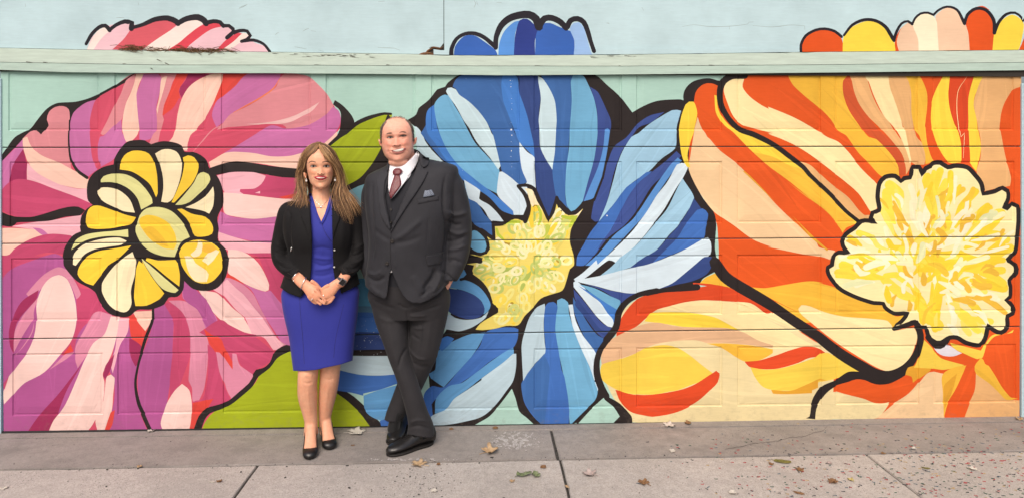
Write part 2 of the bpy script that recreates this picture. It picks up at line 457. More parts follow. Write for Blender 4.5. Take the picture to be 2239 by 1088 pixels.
navy2|M795,185 832,222 770,300 700,370 600,462 520,590 460,680 380,772 250,872 180,960 120,1030 60,1088 150,1000 200,905 280,800 330,700 420,530 500,430 600,350 700,272
bright2|M805,235 838,262 780,330 700,442 620,562 540,692 440,802 300,952 200,1060 170,1088 70,1088 170,1000 300,850 450,722 560,562 640,442 740,302
icy|M838,278 880,285 886,312 850,390 790,482 700,640 640,722 540,852 440,962 330,1075 N260,30 100,150 20,200 -20,180 50,130 160,30 M170,1080 300,962 440,822 560,662 640,532 720,432 780,322 800,290
sky2|M842,398 935,560 880,662 800,782 740,842 640,962 500,1080 N420,90 300,130 190,152 280,80 350,10 M480,922 620,762 720,642 790,502
navy|M932,558 992,640 930,702 860,792 780,902 700,982 600,1072 N480,92 420,94 520,20 M640,962 740,852 820,762 890,652
blue2|M960,650 1000,638 1045,680 1025,800 1012,872 900,942 760,1002 640,1052 600,1072 700,972 800,872 870,762
icy|M1010,875 1045,866 1066,900 1063,1000 950,1080 N860,140 760,222 620,272 440,292 300,272 150,232 30,205 -20,190 200,150 400,100 560,65 M700,1032 860,962
navy|N1075,5 1072,80 1032,142 930,192 800,222 640,262 760,212 850,142 960,50 1020,5
navy2|N62,214 150,235 300,275 440,292 600,272 520,290 420,325 352,372 300,330 200,265
icy|J1428,205 1450,190 1500,230 1560,300 1640,362 1700,450 1752,510 1747,562 1700,552 1620,482 1540,380 1470,290 1430,240
bright|J1465,230 1560,282 1660,345 1750,400 1792,432 1802,482 1772,542 1750,562 1742,500 1700,450 1640,362 1560,300
sky|J1475,218 1600,252 1720,312 1802,352 1802,388 1777,422 1680,362 1560,280
navy2|J1430,260 1500,340 1590,452 1660,530 1745,572 1732,652 1660,642 1580,562 1500,432 1440,332
blue|J1425,320 1470,400 1540,522 1620,622 1705,662 1640,722 1612,782 1550,702 1480,562 1430,422
navy|J1440,380 1520,480 1600,580 1700,640 1735,600 1640,570 1540,440 1460,330
icy|J1388,382 1422,378 1445,500 1502,622 1612,782 1602,930 1592,1000 K1640,140 1620,240 1560,100 J1560,880 1490,730 1430,580 1400,440
sky|J1300,345 1335,330 1385,362 1392,440 1432,580 1492,732 1560,882 1600,1002 K1620,240 1600,310 1480,432 1400,512 1390,400 1350,120 J1310,752 1285,590 1285,480 1300,400
blue2|J1203,400 1230,365 1268,358 1302,390 1292,470 1285,580 1312,752 1335,900 K1355,120 1385,290 1395,400 1390,512 1180,500 1060,370 1030,300 1015,180 J1030,975 1100,880 1202,770 1205,690 1195,560
icy2|J1200,372 1204,400 1192,520 1200,680 1205,762 1130,842 1060,932 1030,985 1020,800 1018,700 1040,600 1080,482 1140,402
blue|J1195,772 1100,882 1035,980 K1015,180 1032,300 1092,402 1172,502 1200,502 1220,300 J1240,880
sky3|J350,760 420,700 500,658 600,618 730,598 680,702 620,792 520,902 400,1035 K300,140 280,100 J330,900
blue2|J730,602 850,563 960,562 992,575 985,652 950,722 870,765 760,835 640,932 520,1012 420,1088 K340,300 280,380 240,280 J300,1030 400,1035 520,902 620,792 690,700
sky3|J950,720 955,772 880,832 800,892 700,962 600,1042 K480,302 420,382 330,420 340,300 440,200 J540,1002 640,932 760,840 870,765
icy2|J952,770 975,770 975,850 970,902 950,985 K900,232 800,362 700,442 560,482 430,505 280,520 300,440 420,382 480,302 600,220 700,150 J700,965 800,892 880,832
mint|K940,220 970,300 1000,400 1060,452 1120,508 860,514 650,505 760,440 832,362
sky3|J520,120 560,103 580,140 540,182 600,195 680,240 740,310 772,382 752,432 715,460 720,420 705,362 650,310 560,270 470,250 440,240
navy|J440,250 560,272 660,318 715,382 722,440 682,480 600,496 500,470 435,432 400,340
icy2|J420,440 500,488 600,500 700,480 755,432 735,480 700,512 620,562 520,592 460,582 400,572
bright|J385,650 430,630 482,650 440,702 385,752 360,720
ycen|I800,780 880,772 962,722 1040,742 1088,600 1062,500 1040,480 1100,492 1140,580 1200,680 1230,752 1290,592 1320,650 1400,692 1505,640 1452,722 1410,800 1400,900 1430,1010 1432,1088 J1400,100 1370,200 1340,268 1250,300 1170,332 1110,402 1040,472 990,542 900,547 800,572 700,582 652,577 690,530 750,490 832,442 832,410 790,360 760,272 700,192 620,132 640,70 580,60 I690,1060 710,1030 610,1000 720,1002 765,960 752,890 700,828 780,885 805,885
cream|I1040,478 1100,490 1140,580 1180,650 1120,640 1088,600 1062,510
cream|I1500,642 1452,722 1420,700
sky|I560,410 640,470 690,500 660,595 590,560
icy|I560,410 690,500 680,560 760,610 830,680 875,740 780,740 720,650 660,595 600,560
blue|I590,560 665,595 720,680 780,752 800,860 700,800 640,760 600,700
sky|I600,840 640,810 680,830 740,900 745,960 700,985 640,970 590,900
black|L850,797 858,720 910,658 980,630 1060,622 1140,642 1180,605 1230,588 1380,588 1380,900 900,900
or|L1355,586 Q2020,555 2015,1088 R2015,1088 S2012,1088 T2000,455 T390,462 O1000,470 N1130,120 M1100,690 960,480 890,310 L940,760 960,712 1010,670 1070,662 1125,690 1200,640 1330,600
yl|L1095,755 1115,760 1125,860 1160,930 1220,1000 1290,1040 1400,1088 M1460,80 1560,150 1690,250 1790,310 1900,430 R380,420 540,570 650,702 722,748 620,792 592,832 520,722 430,632 300,542 150,422 0,312 M1690,430 1550,322 1400,192 1240,30 L1180,1000 1110,900
amber|M1560,230 1700,300 1790,330 1900,430 2031,560 R420,470 540,580 650,710 700,750 620,792 592,832 520,722 430,632 300,542 150,422 0,312 M1690,430 1550,322 1400,192
pch|L962,930 1040,1088 M1060,90 1140,180 1270,280 1450,460 1600,622 1750,762 1900,882 R400,940 535,972 492,1042 440,1022 300,1002 100,962 0,942 M1550,942 1400,882 1250,772 1160,712 1100,672 1030,590 960,480 910,380 888,310 900,250 930,60 L940,1020
~amb2 3,6,6,6,4|M1330,345 1500,500 1680,675 1850,845 R470,965
or|L940,760 960,712 1010,670 1070,662 1125,682 1110,720 1095,760 1100,860 1130,950 1200,1030 1270,1088 M1330,130 1420,222 1550,322 1700,432 1880,582 R150,422 300,542 430,632 520,732 592,832 600,960 530,962 480,932 300,792 150,642 M1850,850 1750,755 1600,612 1450,452 1270,275 1140,175 1060,85 L1010,1040 975,970 950,850
yl|L895,808 930,808 950,850 960,900 950,960 930,1060 M912,90 882,220 905,312 880,310 840,230 820,100 L815,1040 825,960 840,900 868,830
crm|L1200,640 1290,622 1332,625 1320,690 1370,762 1480,842 1640,912 1800,982 1960,1062 R200,0 400,52 560,112 640,192 740,322 820,402 872,452 862,642 812,662 720,522 620,432 430,282 320,202 200,130 0,52 L1560,1060 1450,1030 1330,1000 1250,930 1200,820 1170,712
or|L1320,995 1450,1030 1620,1088 R0,48 200,125 320,202 430,282 620,432 720,525 808,672 770,692 720,660 640,552 500,442 400,352 250,252 100,132 0,80 M1500,90 1400,20
tan|R240,262 330,290 400,352 500,442 640,552 720,650 770,692 812,690 800,722 730,735 620,642 500,512 400,422 320,345
crm|Q0,845 200,930 350,1010 470,1088 R560,112 640,192 740,322 820,402 872,452 862,642 812,662 720,522 620,432 430,282 320,202 200,130 0,42 L1560,1060 M1700,90 1600,20
or|L1355,586 1665,583 1690,640 1750,720 1850,790 1940,872 Q420,868 500,950 560,1040 620,1088 R720,202 800,280 910,392 872,455 740,302 640,192 560,112 350,-5 Q350,1010 200,930 0,848 L1480,842 1370,762 1320,690 1338,622
amber|Q155,585 650,578 605,640 597,740 640,870 720,990 800,1088 R860,90 960,190 1030,292 1042,382 910,388 800,278 720,200 620,60 Q560,1040 500,950 420,866 300,770 195,670
brick|Q598,640 640,598 667,650 682,720 722,822 800,930 880,1030 R990,110 1060,202 1092,292 1090,372 1042,382 1030,292 960,190 860,90 Q800,1075 720,985 640,862 597,740
tan|Q640,580 785,578 790,630 830,760 890,880 960,970 1040,1088 R1080,120 1140,272 1120,332 1095,372 1092,292 1060,202 990,110 890,0 Q800,930 722,822 682,720 665,640
crm|Q768,578 958,576 967,680 1002,790 1042,900 1072,1010 R1085,0 1112,130 1142,272 1130,282 1085,150 1020,20 Q920,920 840,760 800,650 780,625
tan|Q955,576 1085,576 1120,660 1140,760 1150,960 1180,1088 R1230,130 1252,230 1240,292 1170,292 1142,272 1112,130 1085,0 Q1072,1000 1010,810 967,690
amber|Q1078,576 1205,576 1232,640 1267,760 1262,880 1245,1000 R1250,0 1272,140 1325,262 1250,290 1245,200 1200,60 Q1170,1040 1140,900 1137,740 1112,640
or|Q1188,580 1430,574 1350,680 1310,780 1290,900 1300,1040 R1312,60 1362,180 1450,272 1330,275 1270,150 1250,0 Q1250,960 1264,840 1262,740 1230,650
yl|Q1415,576 1465,576 1432,720 1442,860 1482,990 R1500,0 1532,120 1535,275 1440,275 1360,170 1310,40 Q1293,960 1300,830 1340,700
or2|Q1448,578 1655,574 1612,680 1592,800 1592,1000 R1595,0 1602,200 1602,280 1540,278 1532,130 1500,0 Q1470,960 1440,840 1435,700
~crm 0.5,1.2,1.5,1.2,0.6|Q1580,610 1510,720 1500,900 1530,1088 R1560,40 1550,240
yl|Q1648,576 1745,574 1692,660 1642,760 1632,840 1652,930 1672,1050 R1690,150 1672,270 1652,345 1610,282 1602,200 1592,0 Q1590,780 1615,670
tan|Q1740,576 2020,556 2012,680 1950,710 1880,810 1850,900 1840,1010 R1852,60 1882,220 1932,400 1922,460 1800,482 1720,502 1690,420 1655,350 1682,260 1690,130 1670,0 Q1652,930 1632,830 1648,750
~black 13,15,13,12,12,12,11,11,10,9,9,8,8|L1340,603 1230,606 1165,650 1140,720 1145,820 1180,900 1230,970 1300,1030 M1400,50 1560,130 1690,225 1800,310 R330,370 500,530 620,660 735,750
amber|N1390,243 1500,250 1650,225 1800,200 1880,196 1960,210 S0,245 150,230 300,198 400,210 520,240 560,262 700,332 850,378 920,392 1010,472 1120,445 1050,512 980,572 800,562 500,482 300,522 150,432 0,330 N1800,460 1560,340
crm|S243,415 265,385 330,393 450,440 600,475 800,490 950,510 990,560 1000,588 1160,560 1185,622 1165,722 1110,822 1020,902 940,907 850,872 700,782 560,692 440,602 330,512 268,460
amber|N1110,128 1145,172 1235,248 1100,232 975,216 1020,170
crm2|N310,640 340,480 430,370 600,285 930,235 1120,260 1260,300 1420,370 1560,450 1720,560 1880,665 2031,760 O2031,470 440,485 380,400 300,300 200,100 N190,900 230,740
or2|N930,250 760,265 600,290 480,340 400,422 350,502 320,602 318,632 400,592 480,552 560,482 640,422 740,392 860,362 1000,345 1250,358 1380,368 1450,410 1500,452 1550,447 1480,380 1350,310 1200,250 1060,232
~or2 3,6,5|N930,213 1050,225 1200,250
crm|N640,420 740,392 860,362 1000,350 1250,358 1380,370 1450,412 1510,452 1600,452 1700,540 1800,602 S0,500 150,580 280,660 400,720 520,800 640,900 560,960 470,860 N1920,725 1820,715 1560,722 1440,665 1290,582 1150,502 1000,452 800,432
yl|N590,450 800,440 950,452 1100,482 1200,532 1295,584 1100,562 900,562 700,532 540,512
tan2|N318,632 400,592 520,540 640,522 780,550 950,560 1200,567 1330,602 1440,662 1562,702 1560,725 1400,702 1200,685 1000,682 900,662 750,672 600,702 480,762 370,802 205,860 195,800 220,730 270,660
crm2|N690,692 850,665 950,663 1050,690 1180,742 1260,802 1400,860 1430,960 1560,1055 N1870,1050 1990,1030 O1990,470 430,485 600,440 860,380 1040,250 1120,170 1130,60 N1060,920 900,780 800,720
yl2|N480,762 560,722 700,700 800,722 900,782 1000,862 1085,925 1040,972 930,1010 800,1060 O740,242 640,262 560,266 440,262 330,232 205,150 190,60 N190,920 205,855 370,806
or2|O310,228 450,265 600,266 740,246 850,222 950,180 1040,122 1110,78 1138,100 1122,170 1040,252 960,322 860,382 740,422 600,442 540,432 430,402 350,322
amber|N1035,688 1200,688 1400,705 1560,735 1560,762 1450,822 1340,832 1260,792 1150,722
or2|N1335,832 1450,822 1560,790 1700,742 1820,714 1920,726 1988,770 1975,792 1850,802 1760,842 1600,887 1480,892 1370,872
yl2|N1380,876 1500,895 1620,885 1760,847 1900,797 S400,780 470,760 600,830 780,892 640,932 560,962 480,982 400,1000 N1870,1052 1700,1062 1560,1057 1480,1032 1420,960
amb2|N1545,1055 1700,1062 1830,1012 1930,970 1990,980 S400,985 400,1040 N1870,1060 O1870,255 1700,262 1560,258
mint|O222,288 310,380 345,442 300,492 10,505 100,420 182,322
black|O225,270 320,320 370,360 440,442 445,490 290,495 345,440 300,370 220,300
~black 7,5,6|O215,275 120,368 10,485
~black 13,11,12,14,15,16|N640,272 520,295 410,350 340,440 315,560 240,660
~black 12,12,13,15,16,14|N260,640 195,735 165,820 165,930 200,1040 O240,280
~black 14,13,10,9|N960,242 860,250 700,265 560,295
~black 25,25,25,24,22,22,22,22,23,24,25,22,18,15,14|N1100,50 1180,160 1290,235 1420,310 1560,395 1720,505 1880,610 S300,570 400,635 500,715 620,800 740,870 850,930 960,945 1070,900 1150,820 1200,720 1210,620 1180,530
black|T300,455 330,440 340,380 360,290 430,200 540,150 640,85 780,90 880,85 1000,80 1140,20 1155,50 1080,120 960,180 860,185 760,150 700,145 640,165 560,190 480,240 420,310 385,380 375,462
crm2|T375,462 385,390 420,320 480,255 550,245 650,270 760,300 865,338 970,325 920,400 860,455
or|T550,245 570,200 640,165 700,147 770,152 860,190 1000,190 1140,120 1240,60 1300,60 1180,182 1080,262 960,330 865,338 760,300 650,272
pch|T1280,90 1390,100 1400,452 860,455 1000,340 1110,262 1200,172
amb2|S1110,880 1290,840 1290,900 1150,1000 T1140,125 1090,110
yl2|S1205,790 1240,660 1300,720 1370,802 1560,860 T1400,70 1300,60 S1160,880
lav|S1320,720 1430,700 1500,745 1540,765 1470,790 1390,785 1345,760
yl2|S1445,682 1560,712 1690,745 1720,700 1780,622 1890,612 1950,578 1940,602 1800,632 1740,702 1700,802 1660,812 1560,770 1480,730
amber|T1385,110 1480,50 1575,35 1500,202 1430,330 1395,452 1388,250
amb2|T1395,200 1440,150 1500,100 1460,250 1400,380
or|T1570,40 1655,60 1645,222 1602,332 1555,442 1405,446 1440,342 1500,222
tan|T1650,80 1760,180 1830,242 1900,302 1998,312 1992,440 1560,445 1602,332 1642,220
amber|S1690,800 1740,850 T1740,20 1800,112 1860,212 1930,290 1985,296 1900,312 1830,250 1760,182 1650,100 1640,40
or|S1745,690 1800,635 1940,605 2012,590 T2005,292 1930,280 1860,180 1780,50 1720,20 S1715,780
'''
POM = '''R740,740 690,790 620,840 588,900 610,960 640,992 560,985 520,1020 508,1088 S512,65 475,88 480,140 520,200 580,262 700,322 840,367 915,372 930,402 1000,450 1112,448 1060,512 1000,560 1090,548 1165,515 1210,560 1250,560 1270,622 1310,672 1370,682 1440,642 1500,642 1570,682 1680,702 1722,650 1746,545 1790,582 1850,602 1898,560 1900,472 1942,450 1942,390 1890,345 1922,320 1927,240 1915,190 1970,130 1965,70 1905,32 R1900,1045 1960,982 1977,850 1987,720 1980,622 1940,600 1895,640 1872,632 1907,560 1902,500 1860,475 1800,502 1708,522 1692,440 1640,370 1580,312 1480,300 1428,312 1370,275 1310,280 1290,302 1250,322 1225,372 1200,310 1150,310 1128,392 1080,400 1055,422 1010,382 930,390 885,440 870,550 882,652 830,672 818,712 855,752 800,735'''
PINKC_OUT = '''B1200,130 1150,100 1080,97 1010,110 950,170 905,250 900,290 820,310 750,350 700,420 688,500 700,580 735,610 690,640 650,690 632,760 640,820 580,850 520,930 498,1010 505,1088 C300,60 345,110 400,140 428,160 450,210 490,255 540,272 580,270 620,240 680,238 740,215 760,185 800,180 825,150 830,110 870,145 930,155 980,140 1015,95 1030,30 1030,-20 B1815,1040 1790,960 1730,890 1735,800 1725,710 1765,620 1770,560 1755,450 1720,380 1665,330 1640,260 1590,215 1530,190 1465,190 1440,140 1380,115 1300,105 1240,115'''
PINKC = '''
yel|B948,330 950,290 985,220 1040,185 1120,182 1180,205 1220,270 1245,370 1250,520 1238,550 1190,450 1120,390 1040,345
cream|B1230,205 1280,175 1335,168 1400,190 1435,250 1440,340 1415,450 1370,560 1330,592 1278,585 1295,480 1290,380 1270,300
yel|B1450,235 1490,218 1540,235 1572,290 1570,340 1530,430 1460,510 1380,592 1360,590 1410,480 1445,380 1458,290
green0|B1570,370 1610,350 1650,365 1668,410 1640,460 1570,530 1500,590 1440,610 1390,610 1470,520 1540,430
cream|B1690,465 1698,520 1690,620 1660,680 1600,655 1530,640 1470,630 1560,590 1640,530
green0|B797,415 820,385 880,365 990,368 1080,410 1160,490 1205,560 1210,595 1120,648 1090,560 1030,490 960,450 880,430 800,432
cream|B770,500 800,475 880,475 960,505 1030,570 1070,672 980,660 900,625 830,590 785,550
yel|B680,720 700,650 740,617 800,620 900,655 1000,690 1078,708 1040,760 960,780 880,795 760,800 700,790 680,765
green0|B565,965 600,890 680,845 800,825 920,815 1015,802 1018,865 900,855 780,865 670,895
cream|B575,1040 590,990 660,925 760,890 860,872 950,870 1005,895 960,925 860,940 750,960 670,1000 620,1060 600,1088 578,1080
yel|B640,1075 700,1010 780,975 900,955 1040,930 1000,975 930,1040 860,1085 C420,130 380,115 350,80
cream|B1050,980 1075,1050 1080,1088 C612,10 608,80 590,150 592,215 570,248 530,245 490,215 460,160 460,120 500,60 545,15
yel|B1100,1050 1130,1075 C640,20 690,100 740,165 720,190 660,220 610,222 604,180 608,120 615,50
green0|C635,10 670,35 740,95 805,150 790,163 740,150 700,110
yel|B1160,1025 1250,1048 1390,1045 1405,1065 C800,30 810,80 808,135 750,90 690,40 655,18
green0|B1160,640 1260,628 1360,660 1440,740 1490,830 1505,865 1440,900 1400,980 1385,1020 1280,1010 1180,970 1110,900 1075,820 1075,790 1110,690
yel|B1105,720 1160,690 1240,700 1330,750 1385,830 1400,910 1380,960 1300,950 1200,890 1140,820 1098,750
yel2|B1130,800 1200,780 1290,860 1340,940 1250,920 1170,860
yel|B1405,645 1440,640 1520,680 1610,700 1660,730 1690,790 1680,840 1620,860 1545,855 1520,800 1480,720
yel|B1420,990 1450,930 1510,895 1590,885 1680,910 1740,960 1765,1050 C1000,20 1000,60 965,105 930,122 880,112 840,75 815,30 808,-10
cream|B1510,1000 1560,950 1570,890 1600,900 1605,960 1580,1010 1530,1020
cream|C830,0 860,0 880,30 910,50 940,80 930,115 880,110 850,70
cream|B1690,960 1740,975 1690,1050 1650,1085 1600,1050 1640,1000
amber|B1610,930 1680,920 1720,960 1650,990 1600,970
'''
UPPER = '''
tp|A690,392 735,290 835,215 985,185 1140,205 1330,160 1480,172 1600,185 1740,185 1840,225 1920,265 1975,285 D560,335 640,365 690,412
tw|A690,395 720,330 770,250 835,213 862,258 800,312 742,395
tp|A742,395 800,312 880,240 990,183 1030,225 962,312 890,395
tc|A890,395 980,312 1060,212 1140,203 1230,172 1330,155 1410,195 1300,282 1200,352 1130,395
tw|A1130,395 1230,322 1400,212 1480,172 1570,162 1610,190 1500,272 1410,352 1330,402
tr|A1325,400 1420,340 1500,272 1610,198 1740,180 1760,210 1620,272 1500,362 1465,400
tp|A1465,400 1550,322 1680,232 1800,212 1845,240 1795,302 1715,400
tr|A1715,400 1800,312 1890,262 1925,270 1850,332 1755,400
tw|A1755,400 1850,332 1930,262 1975,280 1935,312 1900,342 1800,405
~ink 7,8,8,9,9|A683,350 730,270 785,218 835,205 870,243
~ink 8,8,10,12|A868,240 920,200 990,172 1045,182 1042,228
~ink 8,8,10,11,12,12|A1045,222 1130,198 1230,155 1330,145 1395,170 1412,188
~ink 11,12,14,13|A1412,185 1480,150 1570,138 1620,165 1635,188
~ink 10,9,9|A1630,186 1690,170 1745,178 1772,208
~ink 8,8,9,9|A1770,206 1815,206 1848,232 1850,255 1800,300
~ink 9,8,7,8,7|A1850,262 1900,245 1960,248 1985,285 1960,315 1915,330
~ink 7,7,6,6|D465,330 560,320 640,352 690,412
tb|H480,445 490,370 560,290 640,283 720,330 810,400 830,445
tbr|H832,445 840,350 880,250 960,175 1005,165 968,260 955,445
tn|H955,445 967,280 1003,162 1060,150 1110,190 1150,225 1124,320 1124,445
tb|H1123,445 1132,280 1170,200 1240,183 1300,208 1380,240 1425,260 1437,350 1432,445
tl|H1430,445 1437,330 1400,230 1430,185 1470,177 1510,220 1540,320 1575,430 1600,445
~ink 10,9,8,8,9,9,10|H460,445 462,390 500,312 570,270 650,268 720,298 812,375
~ink 10,11,13,15,16,17,18|H812,380 815,300 855,205 920,148 1000,122 1075,118 1130,150 1155,215
~ink 15,14,13,13,12|H1160,200 1200,148 1260,145 1330,180 1370,225
~ink 12,12,12,11,10,9,9|H1380,215 1405,165 1460,150 1510,178 1540,245 1565,330 1592,408
to|Q265,420 278,340 330,272 420,238 500,245 580,300 605,420
ty|Q592,420 602,290 660,222 770,172 870,182 950,240 1000,330 1018,415
to|Q1012,410 1008,320 1060,220 1125,182 1060,250 1030,330 1042,410
tpe|Q1040,410 1022,330 1060,222 1110,182 1165,220 1198,310 1198,408
tcr|Q1195,408 1190,310 1150,200 1180,138 1240,108 1312,130 1347,200 1357,404
tpe|Q1355,404 1340,180 1328,130 1420,62 1500,90 1562,190 1602,300 1602,404
to|Q1600,404 1590,270 1568,160 1640,85 1720,80 1785,160 1794,260 1782,404
to|Q1640,62 1700,48 1760,80 1720,78
ty|Q1780,404 1800,250 1860,160 1940,118 2012,160 2031,200 2005,350 1980,404
to|Q1988,404 2020,330 2045,250 2060,404
~ink 6,6,6,6,6,6|Q264,420 262,360 300,285 380,240 450,230 530,250 585,293
~ink 5,6,7,7,8,8|Q603,282 670,200 760,160 850,165 930,212 1000,322
~ink 7,6,5,6|Q998,322 1022,250 1060,188 1110,170 1145,193
~ink 5,5,5,5|Q1145,192 1165,150 1210,110 1270,103 1315,120
~ink 5,5,5,6,7|Q1315,118 1345,88 1420,55 1500,80 1560,190
~ink 7,7,7,8,8|Q1560,190 1582,120 1650,70 1730,82 1790,160 1797,262
~ink 8,7,6,5,5|Q1795,262 1830,180 1890,115 1960,103 2010,140 2020,172 2048,135
'''

rng = random.Random(7)
def inside(poly, x, y):
    c = False
    n = len(poly)
    for i in range(n):
        x0, y0 = poly[i]; x1, y1 = poly[i - 1]
        if (y0 > y) != (y1 > y) and x < (x1 - x0) * (y - y0) / (y1 - y0) + x0: c = not c
    return c

SHAPES = []      # (polygon list, colour, even-odd flag)
def add_shapes(txt, dest):
    for ln in txt.strip().split('\n'):
        if not ln.strip(): continue
        head, s = ln.split('|')
        if head[0] == '~':
            cn, ws = head[1:].split()
            polys, eo = stroke_poly(path(s), [float(w) for w in ws.split(',')])
            dest.append((polys, PAL[cn], eo))
        else:
            dest.append(([spline(path(s))], PAL[head], False))
add_shapes(DOOR, SHAPES)
# the pink flower's yellow centre
SHAPES.append(([spline(path(PINKC_OUT))], PAL['black'], False))
add_shapes(PINKC, SHAPES)
# black line between the two left petals of the pink flower, and its stalk
add_shapes('''~black 3,3.5,4,6,7|A552,955 545,1060 B545,110 560,245 610,335 690,395
~black 5,6.5,7,6,5,6,8,9,9|C690,228 686,290 655,370 635,440 620,500 610,570 622,650 648,720 680,790
~black 5,5,5|I1728,20 1702,200 1660,400
~black 5,5.5|I1660,395 1592,572''', SHAPES)
BLUE_RIM = '''~black 7,9,10,9|I990,462 1045,530 1075,620 1065,690 1045,742
~black 7,7,6.5,7|I990,460 1060,455 1115,480 1155,560 1190,640 1228,722
~black 6,7,6|I1232,722 1265,670 1295,550
~black 7,7,8,6|I1296,550 1330,625 1390,680 1440,675 1520,610
~black 7,7,7,7|I1045,738 1000,702 940,712 885,752 790,748
~black 7,7|I790,748 795,810 798,882
~black 7,7,6|I798,882 745,840 700,805 655,800
~black 6,7,7,6|I690,805 735,870 752,940 735,985 690,1000 620,985
~black 12,10|I600,1030 690,1055
~black 7,7,7,6|J560,92 610,95 622,130 590,165 535,182'''
# loops and dabs of the blue flower's centre
BC = spline(path([l for l in DOOR.split('\n') if l.startswith('ycen|')][0].split('|')[1]))
def dab(x, y, r1, r2, a):
    return [(x + r1 * math.cos(t) * math.cos(a) - r2 * math.sin(t) * math.sin(a), y + r1 * math.cos(t) * math.sin(a) + r2 * math.sin(t) * math.cos(a)) for t in [k * math.tau / 14 for k in range(14)]]
cx0, cy0 = 1165, 575
n = 0
while n < 150:
    x, y = rng.uniform(1030, 1262), rng.uniform(440, 705)
    ins = inside(BC, x, y) and inside(BC, x + 13, y) and inside(BC, x - 13, y) and inside(BC, x, y - 12) and inside(BC, x, y + 12)
    if not ins: continue
    n += 1
    a = math.atan2(y - cy0, x - cx0) + rng.uniform(-0.5, 0.5)
    u = rng.random()
    if n < 30:
        SHAPES.append(([dab(x, y, rng.uniform(9, 17), rng.uniform(5, 9), a)], rng.choice([(248,214,70), (248,214,70), (196,206,84), (180,150,50), (176,192,96)]), False))
    else:
        r1, r2 = rng.uniform(8.5, 15), rng.uniform(5, 9)
        ring = dab(x, y, r1, r2, a)
        polys, eo = stroke_poly(ring, [rng.uniform(4.2, 6.4)] * 2, closed=True)
        SHAPES.append((polys, rng.choice([(246,240,180), (240,236,168), (244,234,140), (212,218,130), (248,222,90), (190,204,112), (250,242,196)]), True))
add_shapes('''~lime 4,6,6,4|I1150,620 1170,680 1165,740 1150,770
~lime 5,8,6|I880,760 920,745 1000,745
~lime 6,8,9,6|I1340,700 1400,715 1450,700 1400,780
~lime 5,7,5|I820,800 830,840 870,880
~yl 8,11,8|I1100,640 1090,700 1100,780
~yl 7,10,7|I1290,760 1260,800 1240,840''', SHAPES)
add_shapes(BLUE_RIM, SHAPES)
# the orange flower's ruffled centre
PO = spline(path(POM))
SHAPES.append(([PO], (252,236,176), False))
pcx, pcy = 2015, 600
n, tries = 0, 0
while n < 215 and tries < 20000:
    tries += 1
    x, y = rng.uniform(1815, 2225), rng.uniform(365, 745)
    if not inside(PO, x, y): continue
    dx, dy = x - pcx, (y - pcy)
    d = math.hypot(dx, dy)
    a = math.atan2(dy, dx) + rng.gauss(0, 0.24 + 0.9 * max(0, 1 - d / 130))
    big = n < 55
    L = rng.uniform(50, 105) if big else rng.uniform(24, 66) * (0.6 + 0.45 * min(1, d / 170))
    w = rng.uniform(15, 27) if big else rng.uniform(7, 16)
    p0 = (x - L / 2 * math.cos(a), y - L / 2 * math.sin(a))
    bend = rng.uniform(-9, 9)
    p1 = (x - bend * math.sin(a), y + bend * math.cos(a))
    p2 = (x + L / 2 * math.cos(a), y + L / 2 * math.sin(a))
    if not all(inside(PO, q[0] + ex, q[1] + ey) for q, ex, ey in ((p0, -w * .4 * math.cos(a), -w * .4 * math.sin(a)), (p2, w * .6 * math.cos(a), w * .6 * math.sin(a)), (p1, -w * .6 * math.sin(a), w * .6 * math.cos(a)), (p1, w * .6 * math.sin(a), -w * .6 * math.cos(a)))): continue
    n += 1
    polys, eo = stroke_poly([p0, p1, p2], [w * 0.35, w, w * 0.85])
    c = rng.choice([(249,220,70), (250,226,84), (248,214,60)]) if big else rng.choice([(250,224,76), (248,212,58), (250,230,110), (242,200,66), (236,188,66), (236,188,66), (252,242,200), (252,244,210), (253,244,206), (252,240,190), (234,236,184)])
    SHAPES.append((polys, c, False))
PO_l = [np.array(p) for p in PO]
polys, eo = stroke_poly(path(POM), [9.8, 8.6, 10, 9, 10.4, 9.6], closed=True)
SHAPES.append((polys, PAL['black'], True))
add_shapes('''~black 9,10,11,9|S1000,572 1060,555 1120,535 1180,520
~black 10,17,19,9|S1265,640 1340,700 1390,690 1440,640''', SHAPES)
# paint chips on the blue petals and scuffs
def chip(x, y, r):
    k = rng.randint(5, 7)
    return [(x + r * rng.uniform(.4, 1.3) * math.cos(t * math.tau / k), y + r * rng.uniform(.4, 1.5) * math.sin(t * math.tau / k)) for t in range(k)]
for i in range(34):
    x, y = (1118 + rng.gauss(0, 2), rng.uniform(160, 392)) if i < 26 else ((rng.gauss(1012, 9), rng.gauss(362, 6)) if i < 33 else (rng.gauss(1032, 10), rng.uniform(165, 230)))
    SHAPES.append(([chip(x, y, rng.uniform(.3, .9))], (190,206,224), False))
for x, y, r in ((1118, 284, 2.8), (1119, 296, 1.6), (1116, 176, 1.2), (1117, 190, 1.2), (1118, 330, 1.3), (1327, 472, 1.8)):
    SHAPES.append(([chip(x, y, r)], PAL['white'], False))
for i in range(40):
    SHAPES.append(([chip(rng.uniform(778, 835), rng.gauss(735, 22), rng.uniform(.3, 1.0))], (190,200,205), False))
SHAPES_UP = []
